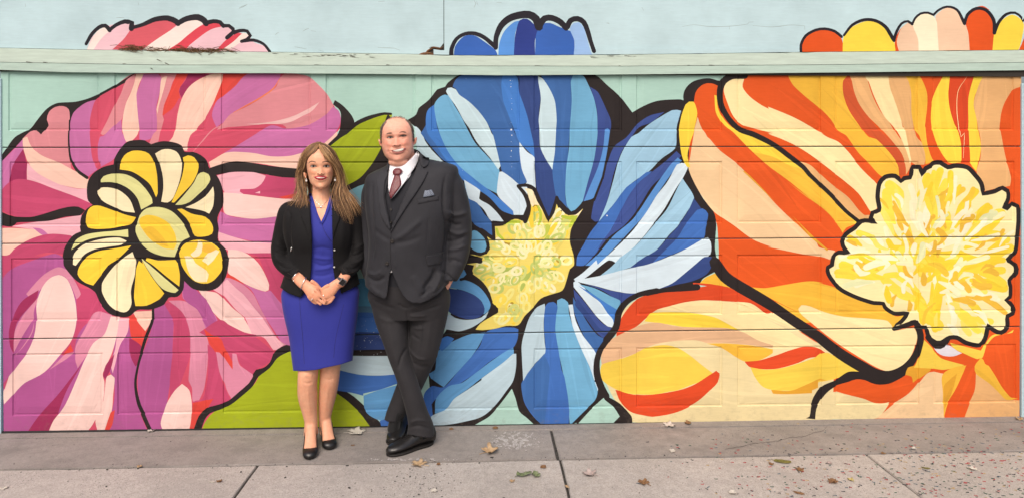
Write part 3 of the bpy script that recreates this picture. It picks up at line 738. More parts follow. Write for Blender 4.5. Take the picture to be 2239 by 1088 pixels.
# brush strokes inside the larger petals: thin passes of slightly lighter and darker paint along the petal
BRUSH = []
rb = random.Random(17)
for si, (polys, c, eo) in enumerate(SHAPES):
    if eo or len(polys) != 1 or sum(c) < 200: continue
    A = np.array(polys[0])
    x, y = A[:, 0], A[:, 1]
    area = abs(np.sum(x * np.roll(y, -1) - np.roll(x, -1) * y)) / 2
    if area < 500: continue
    ctr = A.mean(0)
    ev, evec = np.linalg.eigh(np.cov((A - ctr).T))
    ax_, bx_ = evec[:, 1], evec[:, 0]
    la, lb = 2 * math.sqrt(ev[1]), 2 * math.sqrt(ev[0])
    for k in range(int(min(6, max(1, area / 1500)))):
        o = rb.uniform(-.75, .75) * lb
        c0 = ctr + bx_ * o + ax_ * rb.uniform(-.35, .35) * la
        L = rb.uniform(.35, .8) * la
        bend = rb.uniform(-.08, .08) * la
        pts = [tuple(c0 - ax_ * L), tuple(c0 + bx_ * bend), tuple(c0 + ax_ * L)]
        w = rb.uniform(3.0, 12.0)
        f = rb.choice((.965, .98, 1.01, 1.02, 1.025))
        cc = tuple(min(255, v * f + (2 if f > 1 else 0)) for v in c)
        pl, _ = stroke_poly(pts, [w * .2, w, w * .7, w * .2], cap=False)
        BRUSH.append((si, pl[0], cc))
SHAPES_UP.append(([chip(267, 95.5, 3.2), chip(305, 98.5, 4.0), chip(313, 98, 2.6), chip(300, 99, 2.2)], (240, 242, 240), False))
for ln in ('D445,66 470,52 510,38', 'D950,250 975,235 1000,225', 'D730,280 745,265 760,258', 'A1095,20 1100,40', 'A1895,70 1930,55 1960,38', 'L840,212 930,198 1050,212 1150,212 1240,208 1360,192 1370,178 1405,176', 'L1400,205 1560,215 1700,200 1810,206 1813,235', 'L1213,212 1216,234',
           'A200,30 203,55', 'D1015,245 1055,250', 'H640,5 655,30 640,60', 'H660,10 672,45', 'H820,20 860,24', 'H1700,180 1712,192', 'L240,185 262,190', 'L520,60 535,85', 'D1550,15 1600,10', 'D885,372 980,390', 'D1075,398 1115,410', 'A920,140 985,142', 'D1545,378 1680,385 1720,400'):
    pl, eo = stroke_poly(path(ln), [.5, 1.0, .6])
    SHAPES_UP.append((pl, (150, 164, 164), eo))
add_shapes(UPPER, SHAPES_UP)

def arrangement(segs, eps=1e-5):
    """constrained triangulation of all outlines: (vertices, triangles)"""
    vmap, V, Eg = {}, [], []
    def vid(p):
        k = (round(p[0], 2), round(p[1], 2))
        if k not in vmap:
            vmap[k] = len(V); V.append(Vector(k))
        return vmap[k]
    for poly, closed in segs:
        ids = [vid(p) for p in poly]
        m = len(ids)
        for i in range(m if closed else m - 1):
            a, b = ids[i], ids[(i + 1) % m]
            if a != b: Eg.append((a, b))
    r = delaunay_2d_cdt(V, Eg, [], 0, eps)
    return np.array([tuple(v) for v in r[0]]), np.array([f for f in r[2] if len(f) == 3], dtype=int)

def winding(poly, P, eo):
    """inside test for many points"""
    w = np.zeros(len(P), dtype=int)
    x, y = P[:, 0], P[:, 1]
    A = np.array(poly)
    B = np.roll(A, -1, axis=0)
    for (x0, y0), (x1, y1) in zip(A, B):
        if y0 == y1: continue
        up = (y0 <= y) & (y1 > y)
        dn = (y1 <= y) & (y0 > y)
        if not (up.any() or dn.any()): continue
        cr = (x1 - x0) * (y - y0) - (x - x0) * (y1 - y0)
        w += (up & (cr > 0)).astype(int) - (dn & (cr < 0)).astype(int)
    return w

def colour_faces(V, T, shapes, base, brush=()):
    cen = V[T].mean(axis=1)
    col = np.tile(np.array(srgb(*base)) * KP, (len(T), 1))
    owner = np.full(len(T), -1)
    for si, (polys, c, eo) in enumerate(shapes):
        lin = np.array(srgb(*c)) * KP
        tot = None
        for p in polys:
            a = np.array(p)
            lo, hi = a.min(0), a.max(0)
            sel = np.where((cen[:, 0] >= lo[0]) & (cen[:, 0] <= hi[0]) & (cen[:, 1] >= lo[1]) & (cen[:, 1] <= hi[1]))[0]
            inn = np.zeros(len(T), bool)
            if len(sel):
                inn[sel] = winding(p, cen[sel], eo) != 0
            tot = inn if tot is None else (tot ^ inn if eo else tot | inn)
        col[tot] = lin; owner[tot] = si
    for si, p, c in brush:
        a = np.array(p)
        lo, hi = a.min(0), a.max(0)
        sel = np.where((owner == si) & (cen[:, 0] >= lo[0]) & (cen[:, 0] <= hi[0]) & (cen[:, 1] >= lo[1]) & (cen[:, 1] <= hi[1]))[0]
        if len(sel):
            col[sel[winding(p, cen[sel], False) != 0]] = np.array(srgb(*c)) * KP
    return col

def face_attr(me, col):
    at = me.attributes.new('paint', 'FLOAT_COLOR', 'FACE')
    data = np.ones((len(me.polygons), 4), dtype=np.float32)
    data[:, :3] = col
    at.data.foreach_set('color', data.ravel())

def sub_mesh(V3, T, col, sel, name, mat, parent, extra=None):
    """own object from the chosen triangles (+ extra quads as (4 points, colour))"""
    tri = T[sel]
    ids, inv = np.unique(tri, return_inverse=True)
    verts = [tuple(v) for v in V3[ids]]
    faces = [tuple(f) for f in inv.reshape(-1, 3)]
    cols = list(col[sel])
    for q, c in (extra or []):
        k = len(verts)
        verts += [tuple(p) for p in q]
        faces.append((k, k + 1, k + 2, k + 3)); cols.append(np.array(c))
    me = bpy.data.meshes.new(name)
    me.from_pydata(verts, [], faces)
    me.materials.append(mat)
    face_attr(me, np.array(cols))
    return link(bpy.data.objects.new(name, me), parent)

# ------------------------------------------------------------------ the sectional garage door (plane Y = 0)
def lerp(a, b, t): return a + (b - a) * t
SEAM_L = [120.0, 323.3, 532.8, 740.5, 943.0]
SEAM_R = [118.0, 320.5, 517.3, 713.0, 912.5]
def door_x(side, y):
    return lerp(1.0, 8.0, (y - 155) / 790.0) if side == 0 else lerp(2233, 2229, (y - 155) / 760.0)
def seam_y(k, x): return lerp(SEAM_L[k], SEAM_R[k], x / 2239.0)
COLS = [(18, 218), (250, 450), (483, 680), (712, 908), (943, 1136), (1167, 1360), (1391, 1579), (1611, 1795), (1825, 2007), (2037, 2217)]
ROWY = [((157, 287), (157, 286)), ((354, 495), (352, 486)), ((564, 702), (553, 680)), ((772, 909), (750, 879))]
def col_x(x, r): return x + r * 3.0 * max(0, 1 - x / 900.0) + r * 1.6 * max(0, (x - 1500) / 700.0)
panels = []     # (row, [4 corner px], insets)
for r in range(4):
    for (xa, xb) in COLS:
        xa_, xb_ = col_x(xa, r), col_x(xb, r)
        (tl, bl), (tr, br) = ROWY[r]
        f0, f1 = xa_ / 2239, xb_ / 2239
        panels.append((r, xa_, xb_, lerp(tl, tr, f0), lerp(tl, tr, f1), lerp(bl, br, f0), lerp(bl, br, f1)))
def prect(p, ins, insy=None):
    r, xa, xb, t0, t1, b0, b1 = p
    iy = ins if insy is None else insy
    return [(xa + ins, t0 + iy), (xb - ins, t1 + iy), (xb - ins, b1 - iy), (xa + ins, b0 - iy)]
PROF = [(0, 0.0), (1.6, 0.006), (4.2, 0.006), (6.0, 0.0035), (17.0, 0.0)]    # inset (px) -> recess (m)
segs = []
for k in range(5):
    for off in ((-2.6, -0.9, 0.9, 2.6) if 0 < k < 4 else (0,)):
        segs.append(([(x, seam_y(k, x) + off) for x in np.linspace(-6, 2239, 12)], False))
edge = [(door_x(0, y), y) for y in np.linspace(118, 943, 9)]
segs.append((edge, False))
segs.append(([(door_x(1, y), y) for y in np.linspace(116, 914, 9)], False))
for p in panels:
    for ins, _ in PROF:
        segs.append((prect(p, ins, ins if ins < 10 else 20), True))
for polys, c, eo in SHAPES:
    for q in polys: segs.append((q, True))
for si, p, c in BRUSH: segs.append((p, True))
V2, T = arrangement(segs)
cen = V2[T].mean(axis=1)
xl = lerp(1.0, 8.0, (cen[:, 1] - 155) / 790.0)
xr = lerp(2233, 2229, (cen[:, 1] - 155) / 760.0)
SY = lambda k, x: SEAM_L[k] + (SEAM_R[k] - SEAM_L[k]) * x / 2239.0
ok = (cen[:, 0] > xl) & (cen[:, 0] < xr)
sec = np.full(len(T), -1)
for k in range(4):
    a = SY(k, cen[:, 0]) + (0.9 if k else 0)
    b = SY(k + 1, cen[:, 0]) - (0.9 if k < 3 else 0)
    sec[ok & (cen[:, 1] > a) & (cen[:, 1] < b)] = k
pan = np.full(len(T), -1)
rec = np.zeros(len(V2))
for i, p in enumerate(panels):
    q = np.array(prect(p, 0))
    sel = (cen[:, 0] > q[:, 0].min() - 1) & (cen[:, 0] < q[:, 0].max() + 1) & (cen[:, 1] > q[:, 1].min() - 3) & (cen[:, 1] < q[:, 1].max() + 3)
    idx = np.where(sel)[0]
    pan[idx[winding([tuple(a) for a in q], cen[idx], False) != 0]] = i
    r, xa, xb, t0, t1, b0, b1 = p
    x, y = V2[:, 0], V2[:, 1]
    f = (x - xa) / (xb - xa)
    dxm = np.minimum(x - xa, xb - x)
    dym = np.minimum(y - (t0 + (t1 - t0) * f), (b0 + (b1 - b0) * f) - y)
    dym = np.where(dym > 6, 6 + (dym - 6) * 11 / 14.0, dym)
    t = np.minimum(dxm, dym)
    s = t > 0
    rec[s] = np.interp(t[s], [a for a, _ in PROF], [b for _, b in PROF])
for k in (1, 2, 3):
    dy = np.abs(V2[:, 1] - SY(k, V2[:, 0]))
    s = dy < 2.5
    rec[s] = np.maximum(rec[s], 0.004 * (1 - np.clip((dy[s] - 0.9) / 1.6, 0, 1)))
# pixels -> the door plane
def plane_pts(P, y, recess=0.0):
    a, b = (P[:, 0] - PX0) / F, (HY - P[:, 1]) / F
    dx, dy = math.sin(PSI) + a * math.cos(PSI), math.cos(PSI) - a * math.sin(PSI)
    t = (y + CD) / dy
    return np.stack([CX + t * dx, np.full(len(P), y) + recess, CZ + t * b], axis=1)
V3 = plane_pts(V2, 0.0, rec)
COLR = colour_faces(V2, T, SHAPES, PAL['mint'], BRUSH)
door = empty('garage_door', (0, 0, 0))
tag(door, 'wide panelled garage door painted with pink, blue and orange flowers', 'garage door', kind='thing')
for k in range(4):
    edges = []
    xs = np.linspace(0, 1, 9)
    top = [unproj(lerp(door_x(0, 400), door_x(1, 400), s), seam_y(k, 2239 * s) + (0.9 if k else 0)) for s in xs]
    bot = [unproj(lerp(door_x(0, 400), door_x(1, 400), s), seam_y(k + 1, 2239 * s) - (0.9 if k < 3 else 0)) for s in xs]
    back = Vector((0, 0.035, 0)); r0 = Vector((0, 0.004, 0))
    dk = np.array(srgb(120, 130, 124)) * KP
    ex = []
    for a, b in zip(top[:-1], top[1:]): ex.append(([a + r0, a + back, b + back, b + r0], dk))
    for a, b in zip(bot[:-1], bot[1:]): ex.append(([a + r0, b + r0, b + back, a + back], dk))
    so = sub_mesh(V3, T, COLR, np.where((sec == k) & (pan < 0))[0], 'section', PAINT, door, ex)
    for i, p in enumerate(panels):
        if p[0] == k:
            sub_mesh(V3, T, COLR, np.where((sec == k) & (pan == i))[0], 'panel', PAINT, so)
print('mural', len(V2), len(T))
# ------------------------------------------------------------------ boards above the door (plane Y = -0.06)
def curve(pts):
    xs, ys = zip(*pts)
    return lambda x: float(np.interp(x, xs, ys))
LIN_TOP = curve([(-400, 103), (0, 105.5), (220, 110), (590, 114.5), (900, 119), (1000, 121.8), (1250, 121), (1500, 118.5), (1750, 114.8), (2239, 110), (2700, 106)])
LIN_BOT = curve([(-400, 134), (0, 135.8), (350, 142), (600, 142.3), (1000, 144), (1340, 144.6), (1600, 143), (1800, 141.5), (2239, 136.2), (2700, 131)])
STR_BOT = curve([(-400, 152), (0, 153.2), (150, 158.3), (300, 160), (600, 160.4), (900, 162.8), (1100, 165), (1260, 164), (1500, 162), (1800, 159.2), (1900, 158.2), (2200, 154.3), (2700, 150)])
BAT_TOP = curve([(900, 110.5), (960, 110.3), (1300, 106.3), (1720, 106), (2000, 102.6), (2239, 99.2), (2700, 95)])
XW = np.linspace(-420, 2720, 60)
segs = [([(x, LIN_TOP(x) - 0.8) for x in XW], False), ([(x, BAT_TOP(x)) for x in XW if x > 945], False),
        ([(969.4, -320), (969.8, 60), (970.2, 124)], False), ([(971.0, -320), (971.2, 60), (971.6, 124)], False),
        ([(-420, -320), (2720, -320)], False), ([(-420, -320), (-420, 124)], False), ([(2720, -320), (2720, 124)], False),
        ([(948, 108), (948, 124)], False)]
for polys, c, eo in SHAPES_UP:
    for q in polys: segs.append((q, True))
# rotten notch at the lower corner of the left board
NOTCH = [(905, 124), (918, 118.5), (932, 114), (941, 107), (938, 104.5), (950, 104), (961, 107), (968, 97), (972, 93), (972, 124)]
segs.append((NOTCH, True))
V2, T = arrangement(segs)
cen = V2[T].mean(axis=1)
lt = np.array([LIN_TOP(x) - 0.8 for x in cen[:, 0]])
bt = np.array([BAT_TOP(x) for x in cen[:, 0]])
inw = (cen[:, 0] > -420) & (cen[:, 0] < 2720) & (cen[:, 1] > -320) & (cen[:, 1] < lt)
notch = winding(NOTCH, cen, False) != 0
left = inw & (cen[:, 0] < 969.9) & ~notch
bat = inw & (cen[:, 0] > 948) & (cen[:, 1] > bt) & ~left
right = inw & (cen[:, 0] > 971.3) & ~bat
COLR = colour_faces(V2, T, SHAPES_UP, PAL['wall'])
wall = empty('board_wall', (0, 0, 0))
tag(wall, 'pale blue painted boards above the garage door with tops of three painted flowers', 'wall', kind='thing')
WY = -0.014
bk = np.array(srgb(170, 185, 184)) * KP
for sel, nm, y, lab in ((left, 'board', WY, 'left board with a rotten lower corner'), (right, 'board', WY - 0.003, 'right board with blue and orange petals'), (bat, 'batten', WY - 0.010, None)):
    V3 = plane_pts(V2, y)
    ex = []
    if nm == 'batten':
        for x0, x1 in zip(XW[:-1], XW[1:]):
            if x0 < 948: continue
            a, b = unproj(x0, BAT_TOP(x0), y), unproj(x1, BAT_TOP(x1), y)
            d = Vector((0, 0.0068, 0))
            ex.append(([a, b, b + d, a + d], np.array(srgb(*PAL['wall'])) * KP))
    else:
        xj = 969.6 if sel is left else 971.3
        a, b = unproj(xj, -320, y), unproj(xj, 100, y)
        d = Vector((0, 0.0022, 0))
        ex.append(([a, b, b + d, a + d], bk))
    o = sub_mesh(V3, T, COLR, np.where(sel)[0], nm, PAINT, wall, ex)
    if lab: o['label'] = lab
# dark sheathing behind the boards
def plain(name, rgb, rough=0.7, nscale=8, var=0.12, bump=0.15, bscale=60, bdist=0.003, spec=0.3, stretch=(1, 1, 1), sheen=None):
    t = NT(name)
    v = t.coord()
    w = t.coord(scale=stretch)
    c = t.mix('MULTIPLY', 1.0, rgb, t.ramp(t.noise(v, nscale, 5), [(0.3, 1 - var), (0.7, 1 + var)]))
    return t.out(c, rough, t.bump(t.noise(w, bscale, 5, 0.65), bump, bdist), spec, sheen=sheen)
M_SHEATH = plain('dark_sheathing', (0.03, 0.025, 0.02))
a, b = unproj(-420, -320, -0.02), unproj(2720, 150, -0.02)
bm_obj('sheathing', box_geo(a.x, b.x, -0.0115, -0.002, 2.06, a.z), M_SHEATH, wall)
# ------------------------------------------------------------------ lintel: a drip board and a stop strip, both sagging a little
def painted(name, rgb):
    t = NT(name)
    v = t.coord()
    w = t.coord(scale=(1, 4, 10))
    c = t.mix('MULTIPLY', 1.0, [k * KP for k in srgb(*rgb)], t.ramp(t.noise(w, 7, 6, 0.65), [(0.3, 0.86), (0.7, 1.05)]))
    wear = t.ramp(t.noise(w, 16, 6, 0.75), [(0.68, 0.0), (0.74, 1.0)])
    c = t.mix('MIX', wear, c, (0.20, 0.14, 0.09))
    return t.out(c, 0.55, t.bump(t.noise(w, 30, 6, 0.7), 0.3, 0.004), 0.35)
M_LINT = painted('lintel_paint', (204, 221, 208))
M_STOP = painted('stop_paint', (196, 220, 208))
M_JAMB = painted('jamb_paint', (186, 214, 222))
def sweep_board(name, top, bot, yt, yb, yback, mat, parent, x0=-420, x1=2720, chip=0.0):
    vs_, fs = [], []
    xs = np.linspace(x0, x1, 120)
    rg = random.Random(3)
    for x in xs:
        j = (rg.random() ** 6) * chip
        vs_ += [unproj(x, top(x), yback), unproj(x, top(x) + j, yt), unproj(x, bot(x), yb), unproj(x, bot(x), yback)]
    for i in range(len(xs) - 1):
        for k in range(4):
            a, b = i * 4 + k, i * 4 + (k + 1) % 4
            fs.append((a, b, b + 4, a + 4))
    fs += [(0, 3, 2, 1), tuple(len(vs_) - 4 + k for k in range(4))]
    return mesh_obj(name, vs_, fs, mat, parent)
lintel = empty('lintel', (0, 0, 0))
tag(lintel, 'sagging pale green lintel board across the top of the garage door', 'lintel', kind='thing')
sweep_board('drip_board', LIN_TOP, LIN_BOT, -0.030, -0.029, -0.0117, M_LINT, lintel, chip=2.5)
sweep_board('stop_strip', lambda x: LIN_BOT(x) + 0.9, STR_BOT, -0.0285, -0.024, -0.0015, M_STOP, lintel)
# bare brown wood showing where the boards have rotted, each splinter a piece
M_ROT = plain('rotten_wood', (0.13, 0.06, 0.028), 0.85, 20, 0.5, 0.5, 80)
rg = random.Random(11)
def splinter(px, py, L, w, ang, y, name='splinter', parent=None, th=0.006, mat=None):
    c = unproj(px, py, y)
    k = mpp(y)
    d = Vector((math.cos(ang), -0.15, -math.sin(ang)))
    n = Vector((math.sin(ang), 0, math.cos(ang)))
    L *= k; w *= k
    vs_, fs = [], []
    for i, (s, ww) in enumerate(((-.5, .3), (-.1, 1), (.2, .8), (.5, .05))):
        p = c + d * (s * L) + n * (rg.uniform(-.2, .2) * w)
        vs_ += [p + n * ww * w / 2, p + Vector((0, -th, 0)) * ww, p - n * ww * w / 2, p + Vector((0, th * .4, 0))]
    for i in range(3):
        for q in range(4):
            a, b = i * 4 + q, i * 4 + (q + 1) % 4
            fs.append((a, b, b + 4, a + 4))
    fs += [(0, 3, 2, 1), (12, 13, 14, 15)]
    return mesh_obj(name, vs_, fs, mat or M_ROT, parent)
for px, py, L, w, an in ((930, 118, 40, 6, 0.0), (945, 122, 46, 7, 0.25), (958, 108, 26, 5, -0.5), (938, 111, 26, 5, -0.6), (952, 105, 30, 4, 0.1), (962, 125, 24, 5, 0.1), (925, 120, 22, 4, 0.1)):
    splinter(px, py, L, w, an, -0.016, parent=wall)
# splits and lifted paint along the lintel
M_SPLIT = plain('dark_split', (0.06, 0.045, 0.035), 0.9)
rg2 = random.Random(9)
for i in range(44):
    if i < 26: px = rg2.gauss(715, 55); py = LIN_TOP(px) + rg2.uniform(2, 9)
    elif i < 34: px = rg2.uniform(1290, 1400); py = LIN_TOP(px) + rg2.uniform(2, 6)
    else: px = rg2.uniform(40, 2200); py = LIN_BOT(px) - rg2.uniform(0, 1.2)
    f = (py - LIN_TOP(px)) / (LIN_BOT(px) - LIN_TOP(px))
    splinter(px, py, rg2.uniform(8, 42), rg2.uniform(.5, 1.5), rg2.gauss(0.02, .04), lerp(-.0303, -.0293, f), 'split', lintel, 0.0007, M_SPLIT)
for q0, q1 in ((path('A1210,455')[0], path('A1290,492')[0]), (path('A1285,488')[0], path('A1345,517')[0]), (path('A1190,540')[0], path('A1215,552')[0])):
    splinter((q0[0] + q1[0]) / 2, (q0[1] + q1[1]) / 2, math.hypot(q1[0] - q0[0], q1[1] - q0[1]), 1.6, math.atan2(q1[1] - q0[1], q1[0] - q0[0]), -.0298, 'split', lintel, 0.0007, M_SPLIT)
# ragged dry straw pushed into the gap above the lintel
M_STRAW = NT('dry_straw')
vv = M_STRAW.coord()
M_STRAW = M_STRAW.out(M_STRAW.ramp(M_STRAW.noise(vv, 90, 3), [(0.3, (0.05, 0.025, 0.012)), (0.55, (0.20, 0.11, 0.05)), (0.75, (0.42, 0.28, 0.15))]), 0.85)
vs_, fs = [], []
for i in range(240):
    if i < 60:
        px, py = rg.gauss(292, 18), rg.gauss(106.5, 3.0)
    else:
        px = rg.triangular(300, 528, 430); py = LIN_TOP(px) - 1.5 + rg.gauss(0, 2.6)
    py = min(py, LIN_TOP(px) + 2.5)
    an = rg.gauss(0.06, 0.28)
    L = rg.uniform(8, 34) * mpp(-0.08); r = rg.uniform(0.3, 0.95) * mpp(-0.08)
    c = unproj(px, py, -0.018 - rg.random() * 0.018)
    d = Vector((math.cos(an), rg.uniform(-.25, .1), -math.sin(an))).normalized()
    n1 = Vector((0, 1, 0)).cross(d).normalized(); n2 = d.cross(n1)
    k = len(vs_)
    sg = rg.uniform(-.12, .12)
    for s in (-.5, 0, .5):
        ctr = c + d * s * L + n1 * (sg * L * (1 - 4 * s * s))
        for q in range(3):
            t = q * math.tau / 3
            vs_.append(ctr + (n1 * math.cos(t) + n2 * math.sin(t)) * r * (1 if s == 0 else .6))
    for i2 in range(2):
        for q in range(3):
            a, b = k + i2 * 3 + q, k + i2 * 3 + (q + 1) % 3
            fs.append((a, b, b + 3, a + 3))
tag(mesh_obj('dry_straw', vs_, fs, M_STRAW), 'ragged brown straw sticking out of the gap above the lintel', 'straw', kind='stuff')
# jambs at both ends of the door and the wall beside them
M_WALLSIDE = painted('side_paint', (186, 214, 222))
def jamb(x0, x1, lab):
    t = empty('door_jamb', (0, 0, 0))
    tag(t, lab, 'door jamb', kind='thing')
    bm_obj('stop_moulding', box_geo(min(x0, x1), max(x0, x1), -0.010, 0.04, 0.0, 2.02, 0.003), M_JAMB, t)
    s = 1 if x1 > x0 else -1
    bm_obj('casing', box_geo(min(x1, x1 + s * 0.16), max(x1, x1 + s * 0.16), -0.022, 0.04, 0.0, 2.02, 0.004), M_WALLSIDE, t)
xl_ = unproj(5.5, 600, 0).x; xr_ = unproj(2230.5, 600, 0).x
jamb(xl_ - 0.002, xl_ - 0.05, 'pale blue jamb at the left end of the garage door')
jamb(xr_ + 0.002, xr_ + 0.05, 'pale blue jamb at the right end of the garage door')
M_SIDING = painted('siding_paint', (190, 212, 216))
for s, x in ((-1, xl_ - 0.21), (1, xr_ + 0.21)):
    w = empty('side_wall', (x, 0, 0))
    tag(w, 'pale blue board wall beyond the %s end of the garage door' % ('left' if s < 0 else 'right'), 'wall', kind='thing')
    for i in range(13):
        bm_obj('siding_board', box_geo(min(0, s * 2.0), max(0, s * 2.0), -0.014 - 0.0005 * (i % 2), 0.03, 0.02 + i * 0.154, 0.02 + i * 0.154 + 0.149, 0.003), M_SIDING, w)
# rubber seal under the door
M_RUB = plain('black_rubber', (0.012, 0.012, 0.012), 0.6)
vs_, fs = [], []
for i, s in enumerate(np.linspace(0, 1, 40)):
    x = lerp(6, 2230, s)
    p = unproj(x, seam_y(4, x), 0)
    z1 = p.z + 0.004
    for y, z in ((-0.004, z1), (-0.010, z1 * 0.55), (-0.006, 0.001), (0.03, 0.001), (0.03, z1)):
        vs_.append(Vector((p.x, y, max(0.001, z))))
for i in range(39):
    for k in range(5):
        a, b = i * 5 + k, i * 5 + (k + 1) % 5
        fs.append((a, b, b + 5, a + 5))
mesh_obj('bottom_seal', vs_, fs, M_RUB, door)

# ------------------------------------------------------------------ ground
M_ASPH = plain('asphalt', (0.055, 0.053, 0.05), 0.9, 3, 0.2, 0.4, 120, 0.01)
g = bm_obj('ground', box_geo(-60, 60, -120, 60, -0.4, -0.12), M_ASPH)
tag(g, kind='structure')
def concrete(name, base, dark, spk, spot_amt, stain):
    t = NT(name)
    v = t.coord()
    big = t.ramp(t.noise(v, 1.6, 6, 0.65), [(0.3, 0.82), (0.7, 1.12)])
    c = t.mix('MULTIPLY', 1.0, base, big)
    c = t.mix('MULTIPLY', 1.0, c, t.ramp(t.noise(v, 26, 5, 0.7), [(0.25, 0.86), (0.75, 1.12)]))
    vo = t.n('ShaderNodeTexVoronoi', feature='F1'); vo.inputs['Scale'].default_value = 210
    t.l(v, vo.inputs['Vector'])
    cell = t.n('ShaderNodeSeparateColor'); t.l(vo.outputs['Color'], cell.inputs[0])
    c = t.mix('MULTIPLY', 1.0, c, t.ramp(cell.outputs[0], [(0.0, 1 - spk), (1.0, 1 + spk)]))
    pick = t.ramp(cell.outputs[1], [(0.90 - spot_amt, 0.0), (0.92 - spot_amt, 1.0)])
    near = t.ramp(vo.outputs['Distance'], [(0.30, 1.0), (0.5, 0.0)])
    pz = t.ramp(t.noise(v, 2.3, 4), [(0.35, 0.2), (0.6, 1.0)])
    f = t.mix('MULTIPLY', 1.0, t.mix('MULTIPLY', 1.0, pick, near), pz)
    c = t.mix('MIX', f, c, dark)
    if stain:
        s = t.ramp(t.noise(t.coord(scale=(1, 1.7, 1)), 3.1, 7, 0.72), [(0.5, 0.0), (0.72, 0.75)])
        c = t.mix('MIX', s, c, stain)
    h = t.noise(v, 190, 4, 0.7)
    nrm = t.bump(h, 0.5, 0.0022)
    nrm = t.bump(t.noise(v, 22, 4), 0.2, 0.004, nrm)
    return t.out(c, 0.88, nrm, 0.25)
M_STRIP = concrete('grey_concrete', (0.258, 0.230, 0.212), (0.07, 0.07, 0.065), 0.08, 0.0, (0.150, 0.135, 0.126))
M_SLAB = concrete('beige_aggregate', (0.390, 0.350, 0.322), (0.07, 0.085, 0.075), 0.16, 0.03, (0.31, 0.28, 0.258))
M_JOINT = plain('joint_grit', (0.045, 0.04, 0.035), 0.95, 60, 0.5, 0.6, 200)
pave = empty('pavement', (0, 0, 0))
tag(pave, kind='structure')
JY = [(-700, 1050), (0, 1030.5), (400, 1019), (960, 1007.5), (1218, 1001.5), (1420, 998.5), (1618, 992.5), (2239, 984.5), (2900, 976)]
KY = [(-700, 965), (0, 957.5), (400, 952.5), (760, 947), (1144, 938.5), (1260, 937), (1729, 930), (2010, 925), (2239, 921.5), (2900, 913)]
def yj(x): return float(np.interp(x, *zip(*JY)))
def yk(x): return float(np.interp(x, *zip(*KY)))
yj_w = -np.mean([-ground(x, yj(x)).y for x in (0, 560, 1218, 2239)])
yk_w = -np.mean([-ground(x, yk(x)).y for x in (0, 760, 1260, 2010)])
print('joint depths', [round(ground(x, yj(x)).y, 3) for x in (0, 560, 1218, 2239)], [round(ground(x, yk(x)).y, 3) for x in (0, 760, 1260, 2010)])
def slab_prism(name, quad, mat, z1=0.0, z0=-0.11, jitter=0.0, seed=0):
    """quad = 4 ground points (x, y); edges wander a little"""
    rg = random.Random(seed)
    ring = []
    for i in range(4):
        a, b = Vector(quad[i]), Vector(quad[(i + 1) % 4])
        n = max(2, int((b - a).length / 0.06))
        d = (b - a).normalized(); nn = Vector((-d.y, d.x))
        for k in range(n):
            p = a + (b - a) * (k / n)
            off = (noise.noise(Vector((p.x * 6, p.y * 6, seed))) * jitter + rg.uniform(-.4, .4) * jitter) if k else 0
            ring.append(p + nn * off)
    m = len(ring)
    cx, cy = sum(p.x for p in ring) / m, sum(p.y for p in ring) / m
    vs_ = []
    for z, ins in ((z0, 0), (z1 - 0.006, 0), (z1, 0.005)):
        for p in ring:
            d = Vector((cx - p.x, cy - p.y)).normalized()
            vs_.append((p.x + d.x * ins, p.y + d.y * ins, z))
    fs = []
    for l in range(2):
        for i in range(m):
            j = (i + 1) % m
            fs.append((l * m + i, l * m + j, (l + 1) * m + j, (l + 1) * m + i))
    fs.append(tuple(2 * m + i for i in range(m)))
    fs.append(tuple(m - 1 - i for i in range(m)))
    return mesh_obj(name, vs_, fs, mat, pave)
GJ = 0.007
slab_prism('kerb_strip', [(-5.2, yk_w + GJ * .6), (5.2, yk_w + GJ * .6), (5.2, 0.12), (-5.2, 0.12)], M_STRIP, 0.0015, seed=1, jitter=0.002)
js = ground(1213, 972).x
jl = js - 3.16
for i, (xa, xb) in enumerate(((-5.2, jl - .008), (jl + .006, js - 0.007), (js + 0.007, 5.2))):
    slab_prism('apron_slab', [(xa, yj_w + 0.012), (xb, yj_w + 0.012), (xb, yk_w - GJ * .6), (xa, yk_w - GJ * .6)], M_STRIP, seed=5 + i, jitter=0.004)
# front slabs: joints run towards the camera
JX = [np.mean([ground(560, 1022).x, ground(516, 1082).x]), np.mean([ground(1226, 1004).x, ground(1243, 1085).x]), np.mean([ground(1896, 994).x, ground(2003, 1080).x])]
print('joint x', JX)
xs = [JX[0] - 3.1, JX[0] - 1.56] + JX + [JX[2] + 1.56, JX[2] + 3.1]
for i, (a, b) in enumerate(zip(xs[:-1], xs[1:])):
    for r_ in range(3):
        y1 = yj_w - 0.012 - r_ * 1.6; y0 = y1 - 1.585
        slab_prism('paving_slab', [(a + .0055, y0), (b - .0055, y0), (b - .0055, y1), (a + .0055, y1)], M_SLAB, 0.004, seed=20 + i + 7 * r_, jitter=0.003)
bm_obj('joint_bed', box_geo(-5.2, 5.2, -5.4, 0.11, -0.118, -0.009), M_JOINT, pave)
